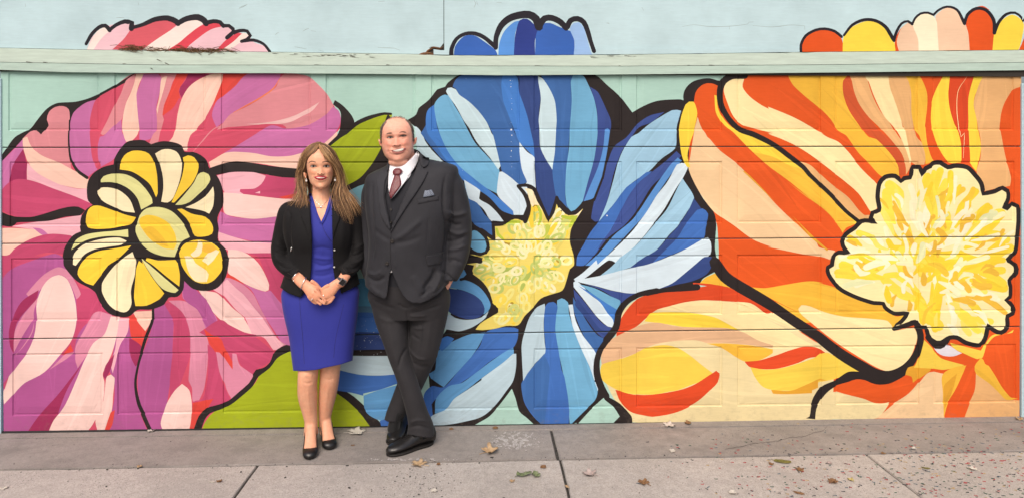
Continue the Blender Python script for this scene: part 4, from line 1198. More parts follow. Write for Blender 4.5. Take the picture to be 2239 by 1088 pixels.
# a thin crack in the right apron slab and white spilt plaster near the middle
CR = path('O1180,700 1290,680 1400,655 1500,645 1600,632 1700,605 1800,600 1880,570 1960,550 1990,515')
vs_, fs = [], []
c = spline(CR, False, 5)
for i, (x, y) in enumerate(c):
    w = 0.6 + 0.5 * rg.random()
    jy = rg.uniform(-.9, .9)
    vs_ += [ground(x, y - w / 2 + jy, 0.0012), ground(x, y + w / 2 + jy, 0.0012)]
    if i: fs.append((2 * i - 2, 2 * i - 1, 2 * i + 1, 2 * i))
mesh_obj('crack', vs_, fs, M_JOINT, pave)
M_PLAST = NT('spilt_plaster')
v_ = M_PLAST.coord()
M_PLAST = M_PLAST.out(M_PLAST.ramp(M_PLAST.noise(v_, 40, 5), [(0.3, (0.32, 0.29, 0.275)), (0.7, (0.50, 0.47, 0.45))]), 0.9, M_PLAST.bump(M_PLAST.noise(v_, 120, 4), 0.4, 0.003))
def spill(px, py, w, h, seed):
    rg = random.Random(seed)
    vs_, fs = [], []
    for i in range(int(w * h / 5)):
        a = rg.random() * math.tau; q = math.sqrt(rg.random()) * (0.4 + .6 * rg.random())
        x, y = px + math.cos(a) * w / 2 * q, py + math.sin(a) * h / 2 * q
        if noise.noise(Vector((x * .09, y * .16, seed))) < -0.05: continue
        r = rg.uniform(.3, 1.7)
        k = len(vs_)
        n = rg.randint(5, 7)
        for j in range(n):
            t = j * math.tau / n
            vs_.append(ground(x + r * 1.6 * rg.uniform(.5, 1.2) * math.cos(t), y + r * .7 * rg.uniform(.5, 1.2) * math.sin(t), 0.0016 + 0.0004 * rg.random()))
        fs.append(tuple(range(k, k + n))[::-1])
    return mesh_obj('spilt_plaster', vs_, fs, M_PLAST)
sp = spill(1128, 962, 130, 46, 3)
tag(sp, 'thin white plaster spilt on the grey apron right of the man', 'plaster', kind='stuff')
sp2 = spill(905, 1003, 240, 7, 5)
tag(sp2, 'white crumbs of plaster along the joint beside the feet', 'plaster', kind='stuff')

# ------------------------------------------------------------------ fallen leaves, each its own thing
def leaf_mat(name, a, b):
    t = NT(name)
    v = t.coord()
    c = t.ramp(t.noise(v, 30, 5, 0.65), [(0.3, a), (0.7, b)])
    return t.out(c, 0.75, t.bump(t.noise(v, 120, 3), 0.3, 0.002), 0.25)
LM = {'pale': leaf_mat('pale_leaf', (0.40, 0.36, 0.31), (0.58, 0.54, 0.48)), 'tan': leaf_mat('tan_leaf', (0.26, 0.16, 0.08), (0.50, 0.36, 0.22)),
      'brown': leaf_mat('brown_leaf', (0.11, 0.055, 0.025), (0.30, 0.16, 0.075)), 'green': leaf_mat('green_leaf', (0.07, 0.095, 0.035), (0.24, 0.27, 0.16)),
      'olive': leaf_mat('olive_leaf', (0.09, 0.085, 0.02), (0.20, 0.17, 0.05)), 'rose': leaf_mat('greyed_leaf', (0.28, 0.21, 0.19), (0.46, 0.38, 0.35)), 'yellow': leaf_mat('yellow_leaf', (0.34, 0.26, 0.08), (0.5, 0.42, 0.2))}
def leaf(px, py, size, kind, shape, ang, curl, lab, seed, group=None):
    rg = random.Random(seed)
    c = ground(px, py, 0.0)
    s = size * 0.55 * mpp(c.y)
    n = 40
    outl = []
    for i in range(n):
        t = i * math.tau / n
        if shape == 'maple':
            r = 0.52 + 0.40 * abs(math.cos(2.5 * t)) ** 1.6 + 0.07 * math.cos(13 * t + seed) + rg.uniform(-.05, .05)
            if abs(t - math.pi) < 0.35: r *= 0.55
        elif shape == 'oval':
            r = 1.0 / math.sqrt(math.cos(t) ** 2 + (math.sin(t) / 0.42) ** 2)
            r = r + rg.uniform(-.02, .02)
        else:
            r = 0.62 + 0.22 * noise.noise(Vector((math.cos(t) * 1.6, math.sin(t) * 1.6, seed))) + rg.uniform(-.09, .09)
        outl.append((r * math.cos(t), r * math.sin(t)))
    ca, sa = math.cos(ang), math.sin(ang)
    def h(x, y):
        z = curl * (0.55 * y * y + 0.30 * x * x) + 0.22 * curl * noise.noise(Vector((x * 2.2, y * 2.2, seed * 1.7)))
        return z * s - (0.12 * curl * s * (1 - abs(y)) if abs(y) < .15 else 0)
    vs_, fs = [(0, 0, h(0, 0))], []
    for k, f in enumerate((0.38, 0.72, 1.0)):
        for (x, y) in outl:
            vs_.append((x * f * s, y * f * s, h(x * f, y * f)))
    for i in range(n):
        j = (i + 1) % n
        fs.append((0, 1 + i, 1 + j))
        for l in range(2):
            a, b = 1 + l * n, 1 + (l + 1) * n
            fs.append((a + i, b + i, b + j, a + j))
    zmin = min(v[2] for v in vs_)
    vs_ = [(ca * x - sa * y, sa * x + ca * y, z - zmin) for x, y, z in vs_]
    top = len(vs_)
    th = 0.0012
    vs_ += [(x, y, z + th) for x, y, z in vs_]
    fs = [f[::-1] for f in fs] + [tuple(i + top for i in f) for f in fs]
    o_ = top - n
    for i in range(n):
        j = (i + 1) % n
        fs.append((o_ + i, o_ + j, o_ + j + top, o_ + i + top))
    zb = 0.0045 if py > yj(px) else (0.002 if py < yk(px) else 0.0006)
    if shape == 'maple' or shape == 'oval':
        k = len(vs_)
        e0 = Vector((-0.45 * s, 0)); e1 = Vector((-1.25 * s, 0.2 * s * rg.choice((-1, 1))))
        z0 = h(-.45, 0) - zmin
        for f in (0, .5, 1):
            p = e0.lerp(e1, f); zz = z0 * (1 - f) + 0.004
            for q in ((0, 1), (0.8, -.6), (-.8, -.6)):
                x, y = p.x, p.y + q[0] * 0.0016
                vs_.append((ca * x - sa * y, sa * x + ca * y, max(0.0006, zz + q[1] * 0.0016)))
        for l in range(2):
            for q in range(3):
                a, b = k + l * 3 + q, k + l * 3 + (q + 1) % 3
                fs.append((a, b, b + 3, a + 3))
    me = bpy.data.meshes.new('fallen_leaf')
    me.from_pydata(vs_, [], fs)
    me.materials.append(LM[kind])
    me.shade_smooth()
    o = link(bpy.data.objects.new('fallen_leaf', me))
    o.location = (c.x, c.y, zb)
    return tag(o, lab, 'leaf', 'fallen leaves on the pavement')
LEAVES = [
 (780, 945, 40, 'pale', 'maple', 0.3, 0.35, 'large pale lobed leaf by the door between the woman and the man'),
 (330, 943, 20, 'pale', 'rag', 0.4, 0.7, 'small whitish leaf against the door under the black flower stalk'),
 (305, 1021, 14, 'tan', 'rag', 1.0, 0.9, 'small curled tan leaf on the joint below the pink flower'),
 (8, 1069, 20, 'pale', 'rag', 2.0, 0.6, 'pale scrap of leaf in the lower left corner'),
 (480, 1055, 15, 'brown', 'rag', 0.6, 1.1, 'curled brown leaf left of the slanting slab joint'),
 (464, 1056, 11, 'pale', 'oval', 0.1, 0.5, 'white oval leaf scrap touching a curled brown leaf'),
 (916, 1017, 36, 'tan', 'maple', 2.6, 0.6, 'tan maple leaf just in front of the joint below the man'),
 (959, 1017, 13, 'brown', 'rag', 0.2, 0.9, 'small brown crumpled leaf right of the tan maple leaf'),
 (1073, 989, 38, 'tan', 'maple', 0.5, 0.95, 'curled brown maple leaf on the grey apron right of the man'),
 (1083, 936, 17, 'brown', 'rag', 0.1, 0.5, 'flat rusty leaf against the door beside the white plaster'),
 (987, 938, 14, 'brown', 'rag', 0.4, 0.4, 'dull brown leaf against the door right of the black shoe'),
 (1188, 1023, 20, 'brown', 'rag', 0.3, 0.8, 'square brown leaf left of the middle slab joint'),
 (1146, 1041, 32, 'green', 'oval', 0.2, 1.2, 'green curled leaf, left one of a touching pair'),
 (1172, 1042, 28, 'green', 'rag', -0.7, 1.2, 'green curled leaf, right one of a touching pair'),
 (1120, 1054, 15, 'tan', 'rag', 0.9, 1.0, 'small orange tan leaf below the green pair'),
 (950, 1075, 21, 'pale', 'rag', 0.6, 0.7, 'whitish leaf near the lower edge left of the green pair'),
 (1240, 1066, 13, 'tan', 'oval', 2.1, 0.6, 'tan leaf lying in the middle slab joint'),
 (1290, 1039, 32, 'rose', 'maple', 2.9, 0.9, 'greyish pink curled leaf right of the middle slab joint'),
 (1407, 1058, 27, 'brown', 'maple', 2.2, 0.7, 'dark brown pointed leaf on the beige slab right of the pink grey one'),
 (1464, 931, 29, 'pale', 'maple', 0.0, 0.5, 'pale pointed leaf against the door under the orange petal'),
 (1504, 926, 20, 'brown', 'rag', 0.2, 0.8, 'brown leaf against the door right of a pale leaf'),
 (1471, 988, 18, 'pale', 'rag', 0.9, 1.2, 'curled whitish leaf caught in the joint of the right apron'),
 (1711, 1011, 34, 'olive', 'oval', -0.25, 0.3, 'smooth olive oval leaf on the right slab'),
 (1687, 1017, 15, 'brown', 'rag', 0.8, 1.1, 'crumpled brown leaf left of the olive oval leaf'),
 (1749, 1029, 20, 'brown', 'maple', 1.3, 0.6, 'brown three pointed leaf below the olive oval leaf'),
 (1602, 1080, 24, 'pale', 'rag', 0.4, 1.0, 'pale crumpled leaf at the lower edge right of the dark pointed leaf'),
 (1748, 1080, 20, 'brown', 'oval', -0.5, 0.5, 'long brown leaf at the lower edge left of the right slab joint'),
 (1822, 1057, 28, 'brown', 'rag', 0.1, 1.2, 'folded brown leaf with upturned edge beside the right slab joint'),
 (1860, 1051, 15, 'yellow', 'maple', 1.9, 0.8, 'small yellowish leaf right of the folded brown leaf'),
 (2128, 1028, 18, 'pale', 'maple', 2.5, 0.9, 'whitish pointed leaf among the flecks on the far right slab'),
 (2025, 1025, 15, 'olive', 'oval', -0.3, 0.4, 'small olive leaf among the flecks right of the right slab joint'),
 (1931, 993, 13, 'brown', 'rag', 0.2, 0.8, 'small brown leaf at the top of the right slab joint'),
 (1814, 1015, 15, 'rose', 'rag', -0.4, 0.8, 'pale grey leaf with a long stalk left of the right slab joint'),
 (1999, 981, 15, 'pale', 'rag', -0.2, 0.9, 'curled whitish leaf on the joint at the far right'),
 (2229, 917, 22, 'tan', 'rag', 0.9, 0.9, 'tan leaf against the right door jamb'),
 (772, 973, 7, 'brown', 'oval', 0.4, 0.5, 'tiny dark leaf bit on the apron between the two pairs of feet'),
]
for i, L in enumerate(LEAVES):
    leaf(*L, seed=i + 3)
# coloured paper flecks strewn over the right of the pavement: nobody could count them
FM = [plain('fleck_red', (0.30, 0.02, 0.03)), plain('fleck_green', (0.03, 0.08, 0.05)), plain('fleck_dark', (0.03, 0.03, 0.035)), plain('fleck_tan', (0.35, 0.25, 0.12)), plain('fleck_slate', (0.08, 0.11, 0.13))]
bm = bmesh.new()
rg = random.Random(5)
for i in range(900):
    u = rg.random()
    x = 1330 + 930 * (u ** 0.55)
    y = rg.uniform(925, 1110)
    if rg.random() > 0.25 + 0.75 * min(1, max(0, (y - 925) / 60)) * min(1, (x - 1300) / 420): continue
    c = ground(x, y, 0.0052 if y > yj(x) else 0.0012)
    L, w = rg.uniform(0.003, 0.009), rg.uniform(0.0012, 0.003)
    a = rg.gauss(-0.5, 0.5)
    d = Vector((math.cos(a), math.sin(a), 0)); n_ = Vector((-d.y, d.x, 0))
    bend = n_ * rg.uniform(-.5, .5) * L
    P = [c - d * L - n_ * w, c + bend - n_ * w * .5, c + d * L - n_ * w * .7, c + d * L + n_ * w * .7 + Vector((0, 0, .003)), c + bend + n_ * w * .6 + Vector((0, 0, .002)), c - d * L + n_ * w + Vector((0, 0, .001))]
    vv = [bm.verts.new(p) for p in P]
    mi = rg.choices(range(5), (3, 2, 2.5, 1.5, 2))[0]
    for f in ((0, 1, 4, 5), (1, 2, 3, 4)):
        bm.faces.new([vv[k] for k in f]).material_index = mi
tag(bm_obj('paper_flecks', bm, FM), 'tiny red, green and dark flecks strewn over the right of the pavement', 'confetti', kind='stuff')
# dark grit and bark crumbs over the middle slab
bm = bmesh.new()
for i in range(320):
    x, y = rg.choice(((rg.gauss(905, 60), rg.uniform(1012, 1086)), (rg.uniform(0, 2239), rg.uniform(935, 1088)), (rg.uniform(0, 2239), None)))
    if y is None: y = yj(x) + rg.gauss(0, 3)
    if y < yk(x) + 2: y = yk(x) + 2
    c = ground(x, y, 0.004 if y > yj(x) else 0.0)
    r = rg.uniform(0.0010, 0.0032) * (1 if rg.random() < .9 else 1.8)
    m = Matrix.Translation(c + Vector((0, 0, r * .4))) @ Matrix.Rotation(rg.random() * 6, 4, 'Z') @ Matrix.Diagonal((r * rg.uniform(.8, 2.2), r, r * .6, 1))
    bmesh.ops.create_icosphere(bm, subdivisions=1, radius=1, matrix=m)
tag(bm_obj('grit', bm, M_JOINT), 'dark grit and bark crumbs scattered on the pavement', 'grit', kind='stuff')
# ================================================================== people: tools
W = unproj
def project(P):
    """(N,3) world points -> photo pixels"""
    dx, dy, dz = P[:, 0] - CX, P[:, 1] + CD, P[:, 2] - CZ
    depth = dx * math.sin(PSI) + dy * math.cos(PSI)
    r = dx * math.cos(PSI) - dy * math.sin(PSI)
    return np.stack([PX0 + F * r / depth, HY - F * dz / depth], axis=1)

def cr(pts, sub):
    """Catmull-Rom through tuples of any length"""
    P = [np.array(p, float) for p in pts]
    out = []
    n = len(P)
    for i in range(n - 1):
        p0, p1, p2, p3 = P[max(i - 1, 0)], P[i], P[i + 1], P[min(i + 2, n - 1)]
        for k in range(sub):
            t = k / sub
            out.append(0.5 * (2 * p1 + (p2 - p0) * t + (2 * p0 - 5 * p1 + 4 * p2 - p3) * t * t + (3 * p1 - p0 - 3 * p2 + p3) * t ** 3))
    out.append(P[-1])
    return out

class Geo:
    def __init__(self): self.v, self.f = [], []
    def rings(self, rings, caps=True):
        k, m = len(self.v), len(rings[0])
        for r in rings: self.v += [tuple(p) for p in r]
        for i in range(len(rings) - 1):
            for j in range(m):
                a, b = k + i * m + j, k + i * m + (j + 1) % m
                self.f.append((a, b, b + m, a + m))
        if caps:
            for base, rev in ((k, True), (k + (len(rings) - 1) * m, False)):
                c = len(self.v)
                self.v.append(tuple(np.mean([self.v[base + j] for j in range(m)], axis=0)))
                for j in range(m):
                    t = (c, base + j, base + (j + 1) % m)
                    self.f.append(t[::-1] if rev else t)
        return self
    def tube(self, pts, seg=20, sub=5):
        """pts: (px, py, y, half width in px, half depth in m)"""
        C = cr(pts, sub)
        R_ = []
        n = len(C)
        for i, c in enumerate(C):
            a, b = C[max(i - 1, 0)], C[min(i + 1, n - 1)]
            d = np.array([b[0] - a[0], -(b[1] - a[1])]); d /= np.hypot(*d) + 1e-9
            nx, nz = -d[1], d[0]
            ctr = W(c[0], c[1], c[2]); k = mpp(c[2])
            R_.append([(ctr.x + nx * c[3] * k * math.cos(t), ctr.y + c[4] * math.sin(t), ctr.z + nz * c[3] * k * math.cos(t)) for t in [j * math.tau / seg for j in range(seg)]])
        return self.rings(R_)
    def rows(self, rws, seg=48, sub=5):
        """rws: (py, xl, xr, y centre, depth to the front, depth to the back, squareness)"""
        R_ = []
        for (py, xl, xr, yc, bf, bb, e, tl) in cr([tuple(r) + (0,) * (8 - len(r)) for r in rws], sub):
            a, b = W(xl, py + tl, yc), W(xr, py - tl, yc)
            cx, w, z = (a.x + b.x) / 2, (b.x - a.x) / 2, (a.z + b.z) / 2
            ring = []
            for j in range(seg):
                t = j * math.tau / seg
                c, s = math.cos(t), math.sin(t)
                q = 2.0 / e
                x = w * math.copysign(abs(c) ** q, c)
                y = (bb if s > 0 else bf) * math.copysign(abs(s) ** q, s)
                ring.append((cx + x, yc + y, z + (b.z - a.z) / 2 * x / (w + 1e-9)))
            R_.append(ring)
        return self.rings(R_)
    def chain(self, pts, seg=12, sub=4):
        """pts: world (x, y, z, radius): a round tube with proper frames and rounded ends"""
        C = cr(pts, sub)
        P = [Vector(c[:3]) for c in C]; r = [c[3] for c in C]
        R_ = []
        n = len(P)
        up = None
        for i in range(n):
            d = (P[min(i + 1, n - 1)] - P[max(i - 1, 0)]).normalized()
            if up is None:
                up = d.orthogonal().normalized()
            up = (up - d * up.dot(d)).normalized()
            sd_ = d.cross(up)
            ring = lambda ctr, rad: [tuple(ctr + (up * math.cos(t) + sd_ * math.sin(t)) * rad) for t in [j * math.tau / seg for j in range(seg)]]
            if i == 0:
                for k in (0.9, 0.5): R_.append(ring(P[0] - d * r[0] * k * .9, r[0] * math.sqrt(1 - k * k)))
            R_.append(ring(P[i], r[i]))
            if i == n - 1:
                for k in (0.5, 0.9): R_.append(ring(P[-1] + d * r[-1] * k * .9, r[-1] * math.sqrt(1 - k * k)))
        return self.rings(R_)
    def ell(self, c, r, seg=20, rot=None):
        R_ = []
        for i in range(1, seg // 2):
            ph = math.pi * i / (seg // 2)
            ring = []
            for j in range(seg):
                t = j * math.tau / seg
                v = Vector((r[0] * math.sin(ph) * math.cos(t), r[1] * math.sin(ph) * math.sin(t), r[2] * math.cos(ph)))
                if rot is not None: v = rot @ v
                ring.append(tuple(Vector(c) + v))
            R_.append(ring)
        return self.rings(R_)
    def add(self, other):
        k = len(self.v)
        self.v += other.v; self.f += [tuple(i + k for i in f) for f in other.f]
        return self
    def mesh(self, name='body'):
        me = bpy.data.meshes.new(name)
        me.from_pydata(self.v, [], self.f)
        return me

def evaluate(me, mods):
    ob = bpy.data.objects.new('working', me)
    COL.objects.link(ob)
    for kind, kw in mods:
        m = ob.modifiers.new(kind, kind)
        for k, v in kw.items(): setattr(m, k, v)
    dg = bpy.context.evaluated_depsgraph_get()
    out = bpy.data.meshes.new_from_object(ob.evaluated_get(dg))
    bpy.data.objects.remove(ob)
    return out
def remesh(geo, voxel, smooth=4, factor=0.5):
    bm = bmesh.new(); me = geo.mesh(); bm.from_mesh(me)
    bmesh.ops.recalc_face_normals(bm, faces=bm.faces)
    bm.to_mesh(me); bm.free()
    return evaluate(me, [('REMESH', dict(mode='VOXEL', voxel_size=voxel, use_smooth_shade=True)), ('SMOOTH', dict(factor=factor, iterations=smooth))])
def verts_np(me):
    a = np.zeros(len(me.vertices) * 3); me.vertices.foreach_get('co', a); return a.reshape(-1, 3)
def norms_np(me):
    a = np.zeros(len(me.vertices) * 3); me.vertices.foreach_get('normal', a); return a.reshape(-1, 3)
def set_verts(me, P):
    me.vertices.foreach_set('co', P.ravel()); me.update()
def seg_dist(P, a, b):
    d = b - a
    t = np.clip(((P - a) @ d) / (d @ d + 1e-9), 0, 1)
    return np.hypot(*(P - (a + t[:, None] * d)).T), t
def wrinkle(me, folds, front=True):
    """folds: (path in px, width px, height m); negative heights are creases. Acts along the normal on the side facing the camera."""
    P, N = verts_np(me), norms_np(me)
    q = project(P)
    disp = np.zeros(len(P))
    face = np.clip(-N[:, 1] * 2.0 + 0.25, 0, 1) if front else np.ones(len(P))
    for pth, w, h in folds:
        c = spline(pth, False, 6.0, 80)
        A = np.array(c)
        L = np.concatenate([[0], np.cumsum(np.hypot(*(A[1:] - A[:-1]).T))])
        lo, hi = A.min(0) - 3 * w, A.max(0) + 3 * w
        sel = np.where((q[:, 0] > lo[0]) & (q[:, 0] < hi[0]) & (q[:, 1] > lo[1]) & (q[:, 1] < hi[1]))[0]
        if not len(sel): continue
        best = np.full(len(sel), 1e9); pos = np.zeros(len(sel))
        for i in range(len(A) - 1):
            d, t = seg_dist(q[sel], A[i], A[i + 1])
            m = d < best
            best[m] = d[m]; pos[m] = (L[i] + t[m] * (L[i + 1] - L[i])) / L[-1]
        fade = np.clip(np.minimum(pos, 1 - pos) * 5, 0.15, 1)
        x = best / w
        disp[sel] += h * fade * np.exp(-x * x) * face[sel]
    set_verts(me, P + N * disp[:, None])
def relax(me, pick, it=12):
    """smooth only the chosen vertices"""
    bm = bmesh.new(); bm.from_mesh(me); bm.verts.ensure_lookup_table()
    vv = [bm.verts[i] for i in pick]
    for _ in range(it): bmesh.ops.smooth_vert(bm, verts=vv, factor=.5, use_axis_x=True, use_axis_y=True, use_axis_z=True)
    bm.to_mesh(me); bm.free(); me.update()
def lumps(me, amp, scale, seed=0):
    P, N = verts_np(me), norms_np(me)
    d = np.array([noise.noise(Vector(p) * scale + Vector((seed, 0, 0))) for p in P])
    set_verts(me, P + N * (d * amp)[:, None])
def trim(me, polys, front_only=True, snap=True, ymax=None):
    """cut openings: polygons in px; the cut edge is drawn onto the outline"""
    P, N = verts_np(me), norms_np(me)
    q = project(P)
    bm = bmesh.new(); bm.from_mesh(me); bm.verts.ensure_lookup_table(); bm.faces.ensure_lookup_table()
    cen = np.array([f.calc_center_median()[:] for f in bm.faces]); fn = np.array([f.normal[:] for f in bm.faces])
    qc = project(cen)
    kill = np.zeros(len(cen), bool)
    for poly in polys:
        sp = poly
        inn = winding(sp, qc, False) != 0
        if front_only: inn &= (fn[:, 1] < 0.3) if ymax is None else (cen[:, 1] < ymax)
        kill |= inn
    bmesh.ops.delete(bm, geom=[bm.faces[i] for i in np.where(kill)[0]], context='FACES')
    if snap:
        for v in [v for v in bm.verts if v.is_boundary]:
            p = project(np.array([v.co[:]]))[0]
            bd, bp = 6.0, None
            for poly in polys:
                A = np.array(poly)
                for a, b in zip(A, np.roll(A, -1, axis=0)):
                    d = b - a
                    t = min(1, max(0, float((p - a) @ d / (d @ d + 1e-9))))
                    c = a + t * d
                    e = float(np.hypot(*(p - c)))
                    if e < bd: bd, bp = e, c
            if bp is not None: v.co = W(bp[0], bp[1], v.co.y)
    bm.to_mesh(me); bm.free()
def thicken(me, t):
    return evaluate(me, [('SOLIDIFY', dict(thickness=t, offset=-1.0, use_rim=True))])
def place(me, name, mat, parent=None, smooth=True):
    me.materials.clear(); me.materials.append(mat)
    if smooth: me.shade_smooth()
    me.name = name
    o = bpy.data.objects.new(name, me)
    return link(o, parent)
def bvh_of(*mes):
    v, f = [], []
    for me in mes:
        k = len(v)
        v += [x.co.copy() for x in me.vertices]; f += [tuple(i + k for i in p.vertices) for p in me.polygons]
    return BVHTree.FromPolygons(v, f)
def shrink(poly, d):
    A = np.array(poly); c = A.mean(0)
    out = []
    n = len(A)
    for i in range(n):
        t = A[(i + 1) % n] - A[i - 1]; t = t / (np.hypot(*t) + 1e-9)
        nn = np.array((-t[1], t[0]))
        out.append(A[i] + nn * d)
    area = sum(A[i - 1][0] * A[i][1] - A[i][0] * A[i - 1][1] for i in range(n))
    if area < 0: out = [A[i] - (o - A[i]) for i, o in enumerate(out)]
    return [tuple(o) for o in out]
def patch(name, poly, bvh, mat, parent, off=0.003, th=0.003, grid=3.0, soft=0.6, smooth=True, puff=0.0, fallback=None, keepn=False):
    """a piece of cloth (or skin feature) lying on a surface: outline in px, laid on along the line of sight, with its own thickness"""
    poly = [tuple(p) for p in poly]
    inner = shrink(poly, soft)
    A = np.array(poly)
    lo, hi = A.min(0), A.max(0)
    V, E = [], []
    for ring in (poly, inner):
        k = len(V)
        V += [Vector(p) for p in ring]
        E += [(k + i, k + (i + 1) % len(ring)) for i in range(len(ring))]
    gx, gy = np.arange(lo[0] + grid / 2, hi[0], grid), np.arange(lo[1] + grid / 2, hi[1], grid)
    G = np.array([(x, y) for x in gx for y in gy])
    if len(G):
        ins = winding(shrink(poly, soft * 1.6), G, False) != 0
        V += [Vector(p) for p in G[ins]]
    r = delaunay_2d_cdt(V, E, [], 0, 1e-5)
    v2 = np.array([tuple(v) for v in r[0]])
    tris = [f for f in r[2] if len(f) == 3]
    cen = np.array([v2[list(f)].mean(0) for f in tris])
    keep = winding(poly, cen, False) != 0
    tris = [f for f, k in zip(tris, keep) if k]
    used = sorted({i for f in tris for i in f}); mp = {u: i for i, u in enumerate(used)}
    edge_ids = set()
    cnt = {}
    for f in tris:
        for a, b in ((f[0], f[1]), (f[1], f[2]), (f[2], f[0])):
            cnt[(min(a, b), max(a, b))] = cnt.get((min(a, b), max(a, b)), 0) + 1
    bd = [e for e, c in cnt.items() if c == 1]
    for a, b in bd: edge_ids |= {a, b}
    top, bot = [], []
    last = None
    for u in used:
        o, d = ray(*v2[u])
        hit, n, _, dist = bvh.ray_cast(o, d)
        if hit is None:
            hit, n, _, dd = bvh.find_nearest(W(v2[u][0], v2[u][1], fallback if fallback is not None else -0.25))
            y = hit.y
            hit = W(v2[u][0], v2[u][1], y)
        if n.dot(d) > 0: n = -n
        nn = (n * 0.5 - d).normalized()
        t_ = th if u not in edge_ids else th * 0.15
        top.append(hit + nn * (off + t_)); bot.append(hit + nn * (off - 0.0035))
    if puff:
        pass
    faces = []
    for f in tris:
        a, b, c = (mp[i] for i in f)
        n = (top[b] - top[a]).cross(top[c] - top[a])
        o, d = ray(*v2[f[0]])
        if n.dot(d) > 0: b, c = c, b
        faces.append((a, b, c))
    k = len(top)
    for a, b in bd:
        faces.append((mp[a], mp[b], mp[b] + k, mp[a] + k))
    bm = bmesh.new()
    vv = [bm.verts.new(p) for p in top + bot]
    for f in faces:
        try: bm.faces.new([vv[i] for i in f])
        except ValueError: pass
    bmesh.ops.recalc_face_normals(bm, faces=bm.faces)
    # keep the fronts outward
    if sum(f.normal.y * f.calc_area() for f in bm.faces if len(f.verts) == 3) > 0:
        bmesh.ops.reverse_faces(bm, faces=bm.faces)
    bm.verts.ensure_lookup_table()
    bmesh.ops.delete(bm, geom=[v for v in bm.verts if not v.link_faces], context='VERTS')
    return bm_obj(name, bm, mat, parent, smooth)
def seam(name, pth, width, bvh, mat, parent, off=0.001, th=0.001, closed=False):
    polys, _ = stroke_poly(pth, width if isinstance(width, (list, tuple)) else [width, width], closed)
    return patch(name, polys[0], bvh, mat, parent, off, th, grid=50, soft=0.2)
def button(px, py, r_px, bvh, mat, parent, name='button', off=0.004, holes=True):
    o, d = ray(px, py)
    hit, n, _, dist = bvh.ray_cast(o, d)
    if hit is None: return None
    if n.dot(d) > 0: n = -n
    n = (n - d * 0.6).normalized()
    r = r_px * mpp(hit.y)
    g = Geo()
    u = n.orthogonal().normalized(); w = n.cross(u)
    ctr = hit + n * off
    rr = [(0.0, .96), (0.0022, 1.0), (0.0034, .86), (0.0024, .62)]
    g.rings([[tuple(ctr + n * h + (u * math.cos(t) + w * math.sin(t)) * r * k) for t in [j * math.tau / 18 for j in range(18)]] for h, k in rr])
    return mesh_obj(name, g.v, g.f, mat, parent, True)

def cloth(name, rgb, weave=900, rough=0.8, sheen=0.25, mottled=0.1, bump=0.25, tint=None, spec=0.25):
    t = NT(name)
    v = t.coord()
    c = t.mix('MULTIPLY', 1.0, rgb, t.ramp(t.noise(v, 7, 4), [(0.3, 1 - mottled), (0.7, 1 + mottled)]))
    if tint:
        c = t.mix('MIX', t.mix('MULTIPLY', 1.0, t.ramp(t.noise(t.coord(scale=(1, 1, 1)), 520, 2), [(0.4, 0.0), (0.6, 1.0)]), (0.8, 0.8, 0.8)), c, tint)
    n = t.bump(t.noise(t.coord(scale=(1, 1, 1)), weave, 2), bump, 0.0006)
    n = t.bump(t.noise(v, 45, 4), 0.12, 0.004, n)
    return t.out(c, rough, n, spec, sheen=sheen)
def skin_mat(name, rgb):
    t = NT(name)
    v = t.coord()
    at = t.n('ShaderNodeAttribute', attribute_name='tint')
    c = t.mix('MULTIPLY', 1.0, rgb, t.ramp(t.noise(v, 60, 5), [(0.3, 0.93), (0.7, 1.05)]))
    c = t.mix('MULTIPLY', 1.0, c, t.ramp(t.noise(v, 24, 6, 0.7), [(0.35, (1.0, .90, .87)), (0.65, (1.0, 1.0, 1.0))]))
    c = t.mix('MULTIPLY', 1.0, c, t.ramp(t.noise(v, 260, 3, 0.7), [(0.28, (.86, .80, .78)), (0.42, (1.0, 1.0, 1.0))]))
    c = t.mix('MULTIPLY', 1.0, c, at.outputs['Color'])
    n = t.bump(t.noise(v, 420, 3), 0.12, 0.0006)
    m = t.out(c, 0.5, n, 0.35)
    t.b.inputs['Subsurface Weight'].default_value = 0.12
    t.b.inputs['Subsurface Radius'].default_value = (0.012, 0.005, 0.003)
    t.b.inputs['Subsurface Scale'].default_value = 0.6
    return m
def tint_attr(me, cols):
    at = me.attributes.new('tint', 'FLOAT_COLOR', 'POINT')
    d = np.ones((len(me.vertices), 4), np.float32); d[:, :3] = cols
    at.data.foreach_set('color', d.ravel())

